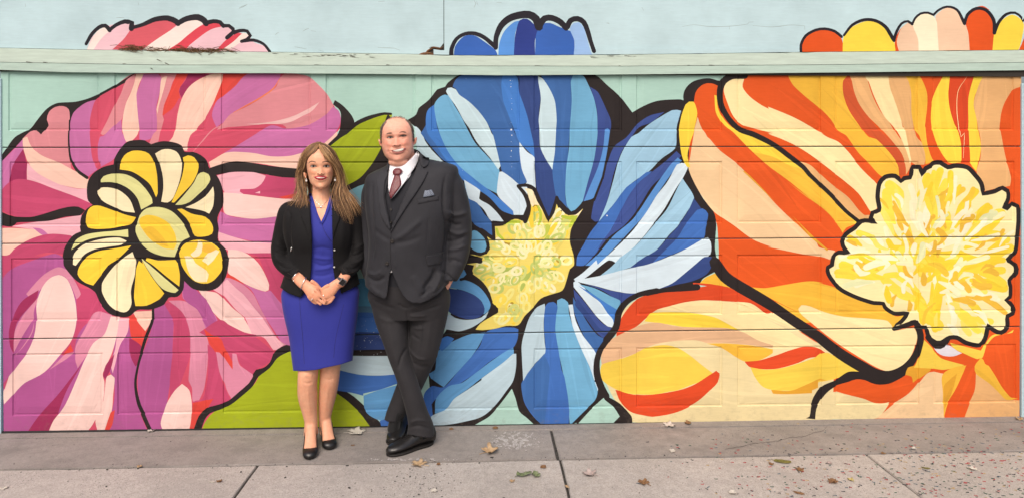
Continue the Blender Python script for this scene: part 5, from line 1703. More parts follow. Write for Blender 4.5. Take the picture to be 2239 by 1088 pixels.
# ------------------------------------------------------------------ heads
def head_geo(H, wid, feat, M, jaw=1.0, full=1.0):
    """H: height chin to crown in m, wid: half width at the temples / H; feat: landmark dictionary; M: placement of the chin-to-crown frame"""
    zs = [0.0, .015, .045, .09, .15, .22, .30, .38, .46, .54, .62, .70, .78, .86, .93, .975, 1.0]
    hw = [.02, .10, .165, .215, .25, .272, .288, .300, .309, .315, .318, .315, .298, .255, .185, .11, .01]
    fr = [.285, .325, .35, .362, .365, .363, .362, .360, .356, .362, .370, .365, .335, .270, .185, .105, .0]
    bk = [-.12, -.05, .02, .09, .17, .25, .32, .37, .405, .425, .43, .425, .40, .345, .26, .17, .02]
    hw = [h * wid / .315 * (jaw if z < .3 else lerp(jaw, 1, min(1, (z - .3) / .2))) for z, h in zip(zs, hw)]
    NZ, NS = 130, 150
    Z = np.linspace(0, 1, NZ)
    Zs = 0.5 - 0.5 * np.cos(math.pi * (0.04 + 0.92 * Z)); Zs = (Zs - Zs[0]) / (Zs[-1] - Zs[0])
    from_tab = lambda tab: np.array([np.interp(z, zs, tab) for z in Zs])
    def smooth(a):
        for _ in range(4): a[1:-1] = (a[:-2] + 2 * a[1:-1] + a[2:]) / 4
        return a
    hwv, frv, bkv = smooth(from_tab(hw)), smooth(from_tab(fr)), smooth(from_tab(bk))
    th = np.linspace(0, math.tau, NS, endpoint=False)
    c, s = np.cos(th), np.sin(th)
    X = hwv[:, None] * np.sign(c) * np.abs(c) ** 0.86
    Y = np.where(s[None, :] < 0, frv[:, None], bkv[:, None]) * np.sign(s) * np.abs(s) ** 0.9
    neg = (s[None, :] > 0) & (bkv[:, None] < 0)
    Y = np.where(neg, bkv[:, None] * np.abs(s), Y)
    Zg = np.repeat(Zs[:, None], NS, 1)
    ge = Geo()
    rings_ = []
    for i in range(NZ):
        rings_.append([tuple(M @ Vector((X[i, j] * H, Y[i, j] * H, Zg[i, j] * H))) for j in range(NS)])
    ge.rings(rings_)
    return ge
def head_features(me, M, H, feat, full=1.0):
    """eye sockets, nose, smile folds, lips and chin pressed into the finished skin"""
    P = verts_np(me)
    Mi = np.array(M.inverted())
    L = (P @ Mi[:3, :3].T + Mi[:3, 3]) / H
    sel = np.where((L[:, 2] > -.06) & (L[:, 2] < 1.02) & (L[:, 1] < -.02) & (np.abs(L[:, 0]) < .40))[0]
    X, Zg = L[sel, 0], L[sel, 2]
    front = np.clip((-L[sel, 1] - .03) / .24, 0, 1)
    D = np.zeros(len(sel))
    def g(x0, z0, sx, sz, a, sym=True):
        nonlocal D
        D = D + a * np.exp(-((X - x0) / sx) ** 2 - ((Zg - z0) / sz) ** 2)
        if sym and abs(x0) > 1e-6: D = D + a * np.exp(-((X + x0) / sx) ** 2 - ((Zg - z0) / sz) ** 2)
    ez, ex, mz, nz, mw = feat['eye_z'], feat['eye_x'], feat['mouth_z'], feat['nose_z'], feat['mouth_w']
    bz = feat['brow_z']
    g(ex * .96, ez + .004, .066, .034, -.030); g(ex, ez - .002, .040, .022, .019)
    g(ex * .45, ez + .01, .022, .03, -.012)
    g(ex * 1.0, bz - .012, .085, .026, .012 * feat.get('brow', 1)); g(0, bz - .02, .05, .03, .006)
    for i in range(7):                                   # lid crease and the bag under the eye
        u = i / 6 - .5
        g(ex + u * .115, ez + .032 - .05 * u * u, .012, .0075, -.0065)
        g(ex + u * .11, ez - .036 + .06 * u * u, .013, .008, -.0055 * feat.get('bag', 1))
    k = np.clip((ez + .03 - Zg) / (ez + .03 - nz), 0, 1)
    nw = feat.get('nose_w', 1)
    prof = (0.008 + .062 * k ** 1.35) * feat.get('nose', 1)
    under = 1 / (1 + np.exp(-(Zg - nz) / .009))
    topf = 1 / (1 + np.exp((Zg - ez - .03) / .025))
    sw = .034 + .026 * k * nw
    D = D + prof * under * topf * np.exp(-(X / sw) ** 2)
    D = D + .030 * np.exp(-(X / (.044 * nw)) ** 2 - ((Zg - nz - .034) / .034) ** 2) * under
    wx = .058 * nw
    D = D + sum(.034 * np.exp(-((X - q) / .024) ** 2 - ((Zg - nz - .022) / .022) ** 2) * under for q in (-wx, wx))
    for q in (-1, 1):
        D = D - .014 * np.exp(-((X - q * .030 * nw) / .014) ** 2 - ((Zg - nz - .004) / .009) ** 2)
        D = D - .008 * np.exp(-((X - q * (wx + .028)) / .010) ** 2 - ((Zg - nz - .03) / .022) ** 2)
    g(.175, nz + .055, .065, .05, .024 * full); g(.20, ez - .07, .08, .05, .010)
    g(.155, mz + .035, .05, .055, .012 * full)
    g(0, mz + .01, mw * .85, .07, .024)
    for i in range(14):
        u = i / 13
        g(lerp(.085, mw + .045, u ** .85), lerp(nz + .035, mz - .02, u), .0105, .014, -.0062 * feat.get('fold', 1))
    edge = np.exp(-(X / (mw * .95)) ** 6)
    arc = (X / mw) ** 2
    D = D - .007 * np.exp(-((Zg - mz - .008 * arc) / .008) ** 2) * edge
    D = D + .008 * np.exp(-((Zg - mz - .022 - .006 * arc) / .012) ** 2) * edge
    D = D + .012 * np.exp(-((Zg - mz + .034 - .022 * arc) / .016) ** 2) * edge
    D = D - .008 * np.exp(-(X / .012) ** 2 - ((Zg - lerp(mz, nz, .65)) / .022) ** 2)
    g(mw + .016, mz + .012, .016, .022, -.009)
    g(0, .062, .075, .045, .020 * feat.get('chin', 1)); g(0, mz - .085, .07, .018, -.010)
    g(.2, .66, .07, .1, -.006)
    for zz in feat.get('lines', ()):
        D = D - .0030 * np.exp(-((Zg - zz - .01 * np.cos(X * 14)) / .007) ** 2) * np.exp(-(X / .17) ** 4)
    d = np.array(M.to_3x3() @ Vector((0, -1, 0)))
    P[sel] += (D * front * H)[:, None] * d
    set_verts(me, P)
def ear_geo(M, H, side, x, z, size=1.0):
    ge = Geo()
    pts = []
    for t in np.linspace(0, 1, 15):
        a = math.tau * (0.80 - 0.95 * t)
        pts.append((side * (x + .022 + .040 * math.sin(math.pi * t)), .075 - .045 * math.cos(a) * .9, z + .075 * math.sin(a) * (1.05 if math.sin(a) > 0 else .95)))
    P = []
    for (px_, py_, pz_), t in zip(pts, np.linspace(0, 1, 15)):
        w = M @ Vector((px_ * H, (py_ - .02) * H, (z + (pz_ - z) * size) * H))
        P.append((*w, H * .0125 * (1.15 - .4 * abs(t - .5))))
    ge.chain(P, seg=8, sub=2)
    c = M @ Vector((side * (x + .022) * H, .045 * H, z * H))
    ge.ell(c, (H * .017, H * .060, H * .074 * size), 14, M.to_3x3() @ Matrix.Rotation(side * .6, 3, 'Z'))
    c = M @ Vector((side * (x + .010) * H, .018 * H, (z - .07 * size) * H))
    ge.ell(c, (H * .014, H * .022, H * .026), 12)
    return ge
# ================================================================== the woman
YW = -0.20
M_SKW = skin_mat('warm_skin', srgb(224, 170, 138))
M_BLUE = cloth('blue_crepe', (0.029, 0.035, 0.265), 700, 0.75, 0.08, 0.06)
M_BLK = cloth('black_crepe', (0.0055, 0.0048, 0.0055), 800, 0.8, 0.03, 0.12)
M_PUMP = plain('black_leather', (0.010, 0.009, 0.009), 0.32, 30, 0.1, 0.1, 200, 0.001, 0.5)
M_SILV = plain('silver', (0.82, 0.80, 0.78), 0.2, 30, 0.05, 0.02)
M_SILV.node_tree.nodes['Principled BSDF'].inputs['Metallic'].default_value = 1.0
M_PEARL = plain('pearl', (0.80, 0.77, 0.72), 0.22, 30, 0.03, 0.0, spec=0.6)
M_LIP = plain('red_lipstick', (0.40, 0.014, 0.034), 0.4, 60, 0.1, 0.1, 300, 0.001, 0.5)
M_TEETH = plain('teeth', (0.60, 0.55, 0.49), 0.3, 30, 0.04, 0.0, spec=0.5)
M_NOSTRIL_SHADE = plain('painted_nostril_shade', (0.11, 0.026, 0.024), 0.5)  # dark colour standing in for the shade inside the nostrils
M_WHITE = plain('eye_white', (0.50, 0.45, 0.42), 0.2, 30, 0.03, 0.0, spec=0.6)
M_IRIS = plain('brown_iris', (0.060, 0.036, 0.022), 0.12, 30, 0.2, 0.0, spec=0.7)
M_LASH = plain('lash', (0.022, 0.014, 0.011), 0.7)
M_BROW = plain('eyebrow_hair', (0.16, 0.098, 0.065), 0.8, 60, 0.3, 0.5, 300, 0.002)
HW = 95 * mpp(-0.26)
chin = W(701, 412, -0.225)
MW_ = Matrix.Translation(Vector((chin.x, -0.215, chin.z))) @ Matrix.Rotation(R(14.0), 4, 'Z') @ Matrix.Rotation(R(-1.0), 4, 'Y') @ Matrix.Rotation(R(2), 4, 'X')
FW = dict(eye_z=.497, eye_x=.150, mouth_z=.238, nose_z=.328, mouth_w=.145, brow_z=.60, nose=1.05, nose_w=1.0, fold=1.0, brow=.7, chin=1.0)
head = head_geo(HW, .312, FW, MW_, jaw=.96)
for s in (-1, 1): head.add(ear_geo(MW_, HW, s, .318, .31, .78))
g = Geo()
g.add(head)
# neck and chest
g.tube([(703, 385, -0.185, 19, .050), (703, 410, -0.195, 18.5, .052), (703, 428, -0.20, 20.5, .055), (702, 440, -0.205, 27, .06), (702, 452, -0.21, 45, .07)], sub=6)
g.rows([(424, 683, 721, -0.19, .042, .05, 2.1), (434, 672, 732, -0.19, .054, .06, 2.2), (444, 652, 752, -0.192, .068, .07, 2.4), (458, 638, 766, -0.196, .088, .08, 2.4), (480, 632, 772, -0.20, .105, .08, 2.5), (520, 640, 764, -0.20, .115, .08, 2.5), (570, 655, 752, -0.20, .095, .075, 2.4), (620, 635, 768, -0.20, .105, .085, 2.4), (680, 640, 762, -0.20, .105, .09, 2.4), (720, 650, 756, -0.20, .09, .08, 2.4)])
# legs
g.tube([(672, 700, -0.21, 27, .075), (674, 770, -0.22, 23.5, .062), (674, 810, -0.235, 21.5, .058), (672, 838, -0.235, 20.5, .056), (673, 865, -0.225, 20.5, .056), (677, 895, -0.22, 16.5, .047), (680, 918, -0.225, 14.0, .036), (680, 934, -0.23, 14.2, .038), (680, 948, -0.24, 15, .045)])
g.tube([(728, 700, -0.18, 27, .075), (724, 770, -0.18, 24, .062), (722, 800, -0.185, 22, .058), (720, 832, -0.185, 20.5, .056), (716, 862, -0.17, 19, .054), (712, 892, -0.165, 15.5, .045), (710, 915, -0.165, 13.2, .035), (712, 932, -0.17, 13.6, .038), (714, 944, -0.18, 14.5, .044)])
def foot_frame(ankle, toe):
    a, t = Vector((ankle[0], ankle[1], 0)), Vector((toe[0], toe[1], 0))
    d = t - a
    return a, d.normalized(), d.length
def foot_rings(ankle, toe, secs, seg=24):
    a, d, L = foot_frame(ankle, toe)
    n_ = Vector((-d.y, d.x, 0))
    R_ = []
    for u, w, zb, zt in cr(secs, 4):
        ring = []
        for j in range(seg):
            t = j * math.tau / seg
            x, z = math.cos(t), math.sin(t)
            p = a + d * (L * u) + n_ * (w * math.copysign(abs(x) ** .85, x))
            ring.append((p.x, p.y, (zb + zt) / 2 + (zt - zb) / 2 * math.copysign(abs(z) ** .85, z)))
        R_.append(ring)
    return R_
FOOT = [(-.26, .012, .075, .10), (-.20, .023, .058, .125), (0, .029, .048, .150), (.22, .029, .034, .118), (.48, .031, .015, .075), (.72, .034, .006, .042), (.90, .028, .006, .031), (.99, .012, .009, .022)]
PUMP = [(-.32, .010, .070, .10), (-.25, .027, .052, .125), (0, .0335, .040, .150), (.22, .0335, .026, .122), (.48, .0355, .008, .080), (.72, .0395, .0012, .049), (.92, .036, .0012, .041), (1.04, .025, .0012, .033), (1.10, .008, .004, .022)]
def foot(g, ankle, toe, heel_h, w):
    g.rings(foot_rings(ankle, toe, FOOT))
    return ankle, toe
toeL, toeR = ground(677.5, 1003), ground(722.5, 982)
ankL, ankR = W(680, 938, -0.235), W(713, 936, -0.175)
fpL = foot(g, ankL, toeL, .055, .034)
fpR = foot(g, ankR, toeR, .055, .034)
# arms: viewer's left and right
ARM_L = [(642, 462, -0.20, 12, .035), (623, 490, -0.195, 11, .035), (613, 540, -0.205, 10, .035), (621, 572, -0.235, 10, .032), (640, 593, -0.285, 11.5, .030), (657, 613, -0.335, 11.5, .028), (665, 622, -0.355, 10.5, .024)]
ARM_R = [(762, 462, -0.19, 12, .035), (777, 490, -0.19, 11, .035), (782, 540, -0.20, 10, .035), (775, 572, -0.235, 10, .032), (761, 592, -0.285, 11, .030), (748, 612, -0.335, 11, .027), (741, 620, -0.352, 10.2, .023)]
g.tube(ARM_L); g.tube(ARM_R)
def hp(px, py, y, r):
    p = W(px, py, y); return (p.x, p.y, p.z, r)
Z6 = lambda x, y: (600 + x / 6.8, 560 + y / 6.8)
def fing(g, pts, y0, y1, r0, r1):
    n = len(pts)
    out = []
    for i, (x, y) in enumerate(pts):
        u = i / (n - 1)
        q = Z6(x, y)
        out.append(hp(q[0], q[1], lerp(y0, y1, u), lerp(r0, r1, u)))
    g.chain(out, seg=10, sub=3)
# viewer's right hand (her left), underneath
g.tube([(745, 615, -0.343, 10.5, .022), (733, 623, -0.352, 11.5, .020), (722, 634, -0.358, 13.5, .018), (713, 643, -0.360, 12, .015), (708, 650, -0.360, 8, .012)], seg=16)
fing(g, [(810, 500), (740, 560), (700, 600), (680, 620)], -0.362, -0.358, .0088, .0072)
fing(g, [(835, 545), (770, 610), (725, 650), (705, 662)], -0.362, -0.360, .0088, .0072)
fing(g, [(860, 580), (800, 645), (755, 672), (735, 680)], -0.360, -0.360, .0086, .007)
fing(g, [(880, 600), (835, 665), (785, 692), (755, 698)], -0.357, -0.360, .0085, .007)
fing(g, [(800, 430), (730, 470), (690, 520)], -0.365, -0.352, .0105, .0085)
# viewer's left hand (her right), on top
g.tube([(661, 617, -0.348, 10.8, .023), (672, 626, -0.362, 12, .021), (683, 638, -0.374, 14, .019), (691, 647, -0.380, 13, .016), (696, 653, -0.380, 8, .012)], seg=16)
fing(g, [(610, 500), (670, 560), (722, 615), (764, 664)], -0.388, -0.378, .0089, .007)
fing(g, [(575, 545), (630, 610), (690, 660), (742, 698)], -0.389, -0.379, .009, .007)
fing(g, [(545, 580), (590, 635), (640, 678), (688, 708)], -0.386, -0.376, .0087, .0068)
fing(g, [(510, 595), (548, 642), (585, 675), (620, 694)], -0.380, -0.372, .0086, .0066)
fing(g, [(560, 370), (630, 420), (680, 480)], -0.368, -0.356, .0108, .0085)
body = remesh(g, 0.0026, 3, 0.45)
_P = verts_np(body); relax(body, np.where((_P[:, 2] < .60) & (_P[:, 2] > .10))[0], 14)
wrinkle(body, [(path('Z664,822 673,818 684,822'), 4.5, .0035), (path('Z662,834 673,838 684,834'), 3, -.0035), (path('Z713,815 720,811 729,815'), 4.5, .0035), (path('Z712,826 720,830 729,826'), 3, -.0035), (path('Z673,845 675,880 678,905'), 3, .0022), (path('Z719,838 714,872 711,898'), 3, .0022)])
head_features(body, MW_, HW, FW, 1.0)
q = project(verts_np(body)); Pn = verts_np(body)
tint = np.ones((len(q), 3))
def blob(cx, cy, sx, sy, col, amt, ymax=-0.2):
    global tint
    w = amt * np.exp(-((q[:, 0] - cx) / sx) ** 2 - ((q[:, 1] - cy) / sy) ** 2) * (Pn[:, 1] < ymax)
    tint = tint * (1 - w[:, None]) + np.array(col) * w[:, None]
for cx_ in (682, 721): blob(cx_, 377, 9, 7, (1.02, .80, .76), .55)
blob(700, 376, 6, 5, (1.0, .86, .82), .5)
for cx_ in (685, 713.5): blob(cx_, 359.5, 8, 4, (.76, .60, .54), .7); blob(cx_, 364.5, 8.5, 4, (.66, .50, .46), .6)  # eye-socket shading painted into the skin tint
blob(703, 470, 22, 25, (1.0, .86, .80), .5)
hz = np.clip((Pn[:, 2] - 0.75) / 0.05, 0, 1) * np.clip((1.0 - Pn[:, 2]) / 0.05, 0, 1)
tint = tint * (1 - .25 * hz[:, None] * np.array([0.3, 1.0, 1.1]) * .6)
lg = np.clip((0.42 - Pn[:, 2]) / 0.08, 0, 1)
tint = tint * (1 - lg[:, None] * np.array([.15, .18, .18]))
tint_attr(body, tint)
woman = place(body, 'person', M_SKW)
tag(woman, 'woman with long brown hair in a black blazer and blue dress, hands clasped', 'woman')
BF = bvh_of(body)
Z1 = lambda s: [(640 + float(a) / 6.8, 295 + float(b) / 6.8) for a, b in (t.split(',') for t in s.split())]
# eyes
def eye(cx, cy, w, h, irx, parent, bvh, lid=1.0, tilt=0.0, whites=True, iris_m=None):
    def al(top, bot, n=9):
        up = [(cx - w + 2 * w * i / n, cy - top * (1 - abs(2 * i / n - 1) ** 1.7) - tilt * (2 * i / n - 1) * w) for i in range(n + 1)]
        dn = [(cx + w - 2 * w * i / n, cy + bot * (1 - abs(2 * i / n - 1) ** 2) + tilt * (2 * i / n - 1) * w) for i in range(1, n)]
        return up + dn
    e = patch('eye', al(h, h * .75), bvh, M_WHITE, parent, 0.0002, 0.0008, 2, .25)
    ir = [(irx + max(2.2, h * .92) * math.cos(t), cy - .1 * h + h * .92 * math.sin(t)) for t in [k * math.tau / 14 for k in range(14)]]
    patch('iris', ir, bvh, iris_m or M_IRIS, e, 0.0008, 0.0008, 3, .25)
    up = [(cx - w * 1.12 + 2.24 * w * i / 8, cy - h * 1.0 * (1 - abs(2 * i / 8 - 1) ** 1.8) - tilt * (2 * i / 8 - 1) * w + .1) for i in range(9)]
    seam('eyelash', up, [.5, 1.0 * lid, 1.25 * lid, 1.1 * lid, .6], bvh, M_LASH, e, 0.0012, 0.0006)
    dn = [(cx - w + 2 * w * i / 8, cy + h * .8 * (1 - abs(2 * i / 8 - 1) ** 2)) for i in range(9)]
    seam('lower_lash', dn, [.4, .8 * lid, .5], bvh, M_LASH, e, 0.0008, 0.0004)
    return e
eye(685.0, 363.9, 6.6, 2.8, 685.4, woman, BF, 1.1)
eye(713.6, 363.9, 6.6, 2.8, 713.2, woman, BF, 1.1)
patch('eyebrow', spline(Z1('233,430 247,404 274,388 308,389 342,402 340,414 302,403 268,404'), True, 2), BF, M_BROW, woman, 0.0004, 0.0012, 2, .4)
patch('eyebrow', spline(Z1('442,414 444,401 480,393 520,390 555,406 569,432 545,416 510,404 475,406'), True, 2), BF, M_BROW, woman, 0.0004, 0.0012, 2, .4)
lips = patch('lips', spline(Z1('316,630 350,617 385,610 408,615 430,609 470,617 514,627 482,658 440,673 408,676 375,672 343,655'), True, 2), BF, M_LIP, woman, 0.0012, 0.0030, 1.6, .8)
patch('teeth', spline(Z1('348,637 378,634 410,637 450,634 482,635 460,643 430,648 400,649 370,645'), True, 2), BF, M_TEETH, woman, 0.0040, 0.0012, 2, .4)
for nx_ in (376, 432):
    c_ = Z1('%d,%d' % (nx_, 578))[0]
    patch('nostril_shade', [(c_[0] + 1.7 * math.cos(t), c_[1] + .75 * math.sin(t)) for t in [k * math.tau / 12 for k in range(12)]], BF, M_NOSTRIL_SHADE, woman, .0002, .0005, 2, .2)  # flat dark patches paint the shade of her nostrils
# hair: many tapered locks between guide curves (px, py, y)
M_HAIR = NT('highlighted_hair')
_a = M_HAIR.n('ShaderNodeAttribute', attribute_name='lock')
_n = M_HAIR.noise(M_HAIR.coord(scale=(60, 60, 3)), 12, 4)
M_HAIR = M_HAIR.out(M_HAIR.mix('MULTIPLY', 1.0, _a.outputs['Color'], M_HAIR.ramp(_n, [(0.3, 0.8), (0.7, 1.15)])), 0.5, M_HAIR.bump(_n, 0.2, 0.0015), 0.3)
def locks(guides, count, w_px, seed, cols, bias=1.0, jit=2.2, shorten=0.5, flat=0.45, yj=0.006):
    rg = random.Random(seed)
    vs_, fs, cl = [], [], []
    G = [cr(gd, 6) for gd in guides]
    n = min(len(x) for x in G)
    m = max(len(x) for x in G)
    def res(gd, k=26):
        A = np.array(gd); return np.array([[np.interp(t, np.linspace(0, 1, len(A)), A[:, c]) for c in range(3)] for t in np.linspace(0, 1, k)])
    G = [res(gd) for gd in G]
    for i in range(count):
        u = ((i + rg.random()) / count) ** bias * (len(G) - 1)
        a = min(int(u), len(G) - 2); t = u - a
        C = G[a] * (1 - t) + G[a + 1] * t
        end = int(26 * (1 - shorten * rg.random() ** 1.3)); end = max(8, end)
        C = C[:end].copy()
        k = len(C)
        ph, am, fr_ = rg.uniform(0, 6.28), rg.uniform(.2, 1.25) * jit, rg.uniform(.6, 2.0)
        ramp = np.linspace(0, 1, k)
        C[:, 0] += am * np.sin(ph + ramp * 4 * fr_) * (0.35 + ramp) + rg.gauss(0, jit * .6) * ramp
        C[:, 1] += rg.gauss(0, jit * .4) * ramp
        C[:, 0] += rg.gauss(0, jit * 1.6) * ramp ** 4
        C[:, 2] += rg.uniform(-yj, yj) * (0.5 + ramp)
        w = w_px * rg.uniform(.5, 1.2)
        col = rg.choices(cols, [c[1] for c in cols])[0][0]
        col = np.array(srgb(*col)) * rg.uniform(.8, 1.15)
        base = len(vs_)
        for j in range(k):
            c = W(*C[j]); p0, p1 = C[max(j - 1, 0)], C[min(j + 1, k - 1)]
            d = np.array([p1[0] - p0[0], -(p1[1] - p0[1])]); d /= np.hypot(*d) + 1e-9
            nx, nz = -d[1], d[0]
            ww = w * mpp(C[j][2]) * (min(1, .45 + 2.5 * ramp[j]) * (1 - ramp[j] ** 1.9 * .96)) / 2
            for tt in range(5):
                q_ = tt * math.tau / 5
                vs_.append((c.x + nx * ww * math.cos(q_), c.y + ww * flat * math.sin(q_) * 1.2, c.z + nz * ww * math.cos(q_)))
        for j in range(k - 1):
            for tt in range(5):
                x, y = base + j * 5 + tt, base + j * 5 + (tt + 1) % 5
                fs.append((x, y, y + 5, x + 5)); cl.append(col)
    return vs_, fs, cl
HC = [((112, 81, 55), 4), ((92, 65, 45), 3), ((140, 103, 70), 3), ((176, 136, 94), 1.8), ((72, 50, 36), 1.5), ((200, 160, 114), .6)]
Y0 = -0.215
g_left = [[(699, 314, -.236), (688, 321, -.266), (677, 335, -.280), (670, 352, -.272), (667, 367, -.245), (662, 380, -.225), (664, 400, -.225), (668, 420, -.24), (672, 436, -.27), (672, 452, -.295), (668, 468, -.30)],
          [(700, 312, -.226), (685, 318, -.256), (673, 330, -.265), (665, 348, -.25), (661, 366, -.225), (658, 384, -.215), (660, 404, -.225), (664, 424, -.245), (664, 440, -.275), (660, 455, -.29), (656, 470, -.295)],
          [(700, 310.5, -.215), (682, 316, -.255), (670, 330, -.245), (661, 348, -.22), (656, 368, -.20), (654, 386, -.195), (656, 406, -.21), (658, 424, -.235), (654, 440, -.265), (650, 453, -.28), (645, 466, -.28)],
          [(700, 310.5, -.20), (680, 316, -.215), (667, 331, -.205), (658, 350, -.19), (654, 370, -.18), (652, 390, -.18), (654, 408, -.20), (652, 424, -.225), (645, 437, -.245), (638, 447, -.25), (630, 455, -.245)],
          [(700, 311, -.17), (678, 319, -.18), (666, 335, -.175), (657, 354, -.165), (653, 374, -.165), (652, 392, -.17), (652, 410, -.195), (647, 424, -.215), (638, 433, -.225), (628, 437, -.22), (618, 440, -.21)]]
g_right = [[(695, 314, -.236), (706, 325, -.278), (714, 337, -.293), (721, 350, -.284), (727, 362, -.268), (733, 375, -.24), (737, 392, -.225), (732, 408, -.235), (727, 424, -.255), (728, 440, -.29), (734, 462, -.31), (742, 480, -.315)],
           [(694, 312, -.226), (709, 322, -.262), (720, 335, -.272), (728, 350, -.265), (735, 366, -.24), (740, 382, -.22), (741, 400, -.22), (738, 416, -.235), (738, 432, -.265), (744, 452, -.295), (752, 475, -.31), (758, 496, -.31)],
           [(694, 310.5, -.215), (711, 318, -.26), (725, 331, -.255), (734, 348, -.235), (741, 366, -.21), (745, 384, -.20), (747, 402, -.21), (748, 418, -.23), (752, 434, -.255), (760, 454, -.28), (766, 478, -.295), (768, 500, -.295)],
           [(694, 310.5, -.205), (713, 317, -.22), (728, 331, -.215), (738, 350, -.20), (744, 368, -.185), (748, 388, -.18), (750, 404, -.195), (755, 418, -.215), (763, 432, -.24), (772, 448, -.255), (780, 464, -.265), (786, 480, -.265)],
           [(694, 311, -.17), (715, 319, -.18), (730, 335, -.175), (740, 353, -.165), (746, 372, -.165), (749, 390, -.165), (753, 406, -.185), (761, 419, -.205), (772, 430, -.22), (782, 441, -.225), (788, 455, -.225), (791, 468, -.225)]]
g_back = [[(690, 316, -.12), (668, 340, -.11), (661, 370, -.11), (668, 398, -.135), (673, 420, -.17), (668, 440, -.22), (662, 455, -.25)],
          [(694, 314, -.10), (676, 338, -.08), (672, 372, -.09), (680, 400, -.13), (682, 420, -.155), (678, 436, -.18), (672, 446, -.21)],
          [(700, 314, -.10), (700, 340, -.07), (702, 372, -.08), (702, 400, -.12), (702, 420, -.135), (702, 432, -.14), (702, 440, -.145)],
          [(704, 314, -.10), (726, 338, -.08), (730, 372, -.09), (724, 400, -.13), (722, 420, -.155), (728, 436, -.19), (736, 448, -.22)],
          [(708, 316, -.12), (732, 340, -.11), (742, 370, -.11), (738, 398, -.135), (734, 420, -.17), (740, 440, -.22), (748, 458, -.25)]]
V_, F_, C_ = [], [], []
for gds, cnt, w, sd in ((g_left, 360, 2.7, 1), (g_right, 430, 2.7, 2), (g_back, 90, 5.5, 3)):
    a, b, c = locks(gds, cnt, w, sd, HC, {1: 1.5, 2: 1.3}.get(sd, 1.0))
    k = len(V_); V_ += a; F_ += [tuple(i + k for i in f) for f in b]; C_ += c
# a fringe swept to the right over the forehead and some stray hairs
fr_g = [[(697, 316, -.240), (700, 325, -.278), (705, 334, -.300), (711, 342, -.306), (718, 352, -.297), (726, 361, -.275), (731, 372, -.255)],
        [(699, 316, -.240), (694, 324, -.275), (687, 332, -.291), (678, 341, -.290), (672, 349, -.28), (669, 362, -.255), (666, 374, -.24)]]
a, b, c = locks([fr_g[0], [(x + 6, y - 4, z + .012) for x, y, z in fr_g[0]]], 64, 4.2, 5, [((150, 112, 76), 3), ((186, 146, 102), 3), ((110, 80, 54), 2)], jit=1.1)
k = len(V_); V_ += a; F_ += [tuple(i + k for i in f) for f in b]; C_ += c
a, b, c = locks([fr_g[1], [(x - 4, y - 3, z + .012) for x, y, z in fr_g[1]]], 54, 4.2, 6, HC, jit=1.1)
k = len(V_); V_ += a; F_ += [tuple(i + k for i in f) for f in b]; C_ += c
a, b, c = locks([g_left[1], g_left[4]], 26, 1.3, 8, [((190, 150, 108), 2), ((120, 88, 60), 2)], jit=5)
k = len(V_); V_ += a; F_ += [tuple(i + k for i in f) for f in b]; C_ += c
a, b, c = locks([g_right[1], g_right[4]], 40, 1.3, 9, [((190, 150, 108), 2), ((120, 88, 60), 2)], jit=6)
k = len(V_); V_ += a; F_ += [tuple(i + k for i in f) for f in b]; C_ += c
for gds, sd in ((g_left, 31), (g_right, 32)):
    a, b, c = locks(gds, 90, .9, sd, [((150, 112, 78), 2), ((120, 88, 60), 2), ((188, 148, 106), 1)], jit=4.5)
    k = len(V_); V_ += a; F_ += [tuple(i + k for i in f) for f in b]; C_ += c
# scalp cap under the locks
cap = Geo()
Hc = MW_ @ Vector((0, .06 * HW, .60 * HW))
cap.ell(Hc, (.338 * HW, .40 * HW, .425 * HW), 40)
k = len(V_)
for v in cap.v: V_.append(v)
pc = project(np.array(cap.v))
for f in cap.f:
    ctr = np.mean([cap.v[i] for i in f], axis=0)
    lp = MW_.inverted() @ Vector(ctr)
    if lp.y < -.02 * HW and lp.z < (.80 * HW + 0.0 * lp.y): continue
    F_.append(tuple(i + k for i in f)); C_.append(np.array(srgb(104, 76, 54)))
me = bpy.data.meshes.new('hair'); me.from_pydata([tuple(v) for v in V_], [], F_)
me.materials.append(M_HAIR); me.shade_smooth()
at = me.attributes.new('lock', 'FLOAT_COLOR', 'FACE')
d_ = np.ones((len(F_), 4), np.float32); d_[:, :3] = np.array(C_); at.data.foreach_set('color', d_.ravel())
link(bpy.data.objects.new('hair', me), woman)

# dress: bodice and pencil skirt in one piece
g = Geo()
g.rows([(424, 678, 726, -0.19, .046, .055, 2.1), (436, 664, 740, -0.192, .062, .066, 2.2), (447, 648, 756, -0.195, .080, .078, 2.4), (462, 640, 764, -0.195, .10, .085, 2.5), (490, 632, 772, -0.20, .122, .088, 2.4), (515, 636, 768, -0.20, .128, .088, 2.4), (545, 650, 758, -0.20, .110, .085, 2.4), (580, 650, 757, -0.20, .104, .085, 2.4), (605, 638, 767, -0.20, .112, .095, 2.4), (632, 619, 784, -0.20, .122, .108, 2.35), (655, 618, 784, -0.205, .126, .112, 2.35), (690, 624, 781, -0.205, .124, .112, 2.35), (736, 634, 775, -0.205, .112, .10, 2.35), (790, 641, 770, -0.205, .104, .09, 2.35), (806, 643, 769, -0.205, .102, .088, 2.35), (840, 646, 768, -0.205, .10, .086, 2.35)])
dress = remesh(g, 0.005, 5)
wrinkle(dress, [(path('Z682,545 705,541 728,548'), 4, -.004), (path('Z682,560 700,564 728,566'), 3.5, .005), (path('Z682,572 705,580 730,575'), 3, -.004), (path('Z682,588 704,588 728,582'), 4, .005), (path('Z681,600 705,602 729,596'), 3.5, -.004),
                (path('Z703,486 712,506 722,524 730,538'), 2.2, -.0035), (path('Z690,520 700,535 706,560'), 5, .003)])
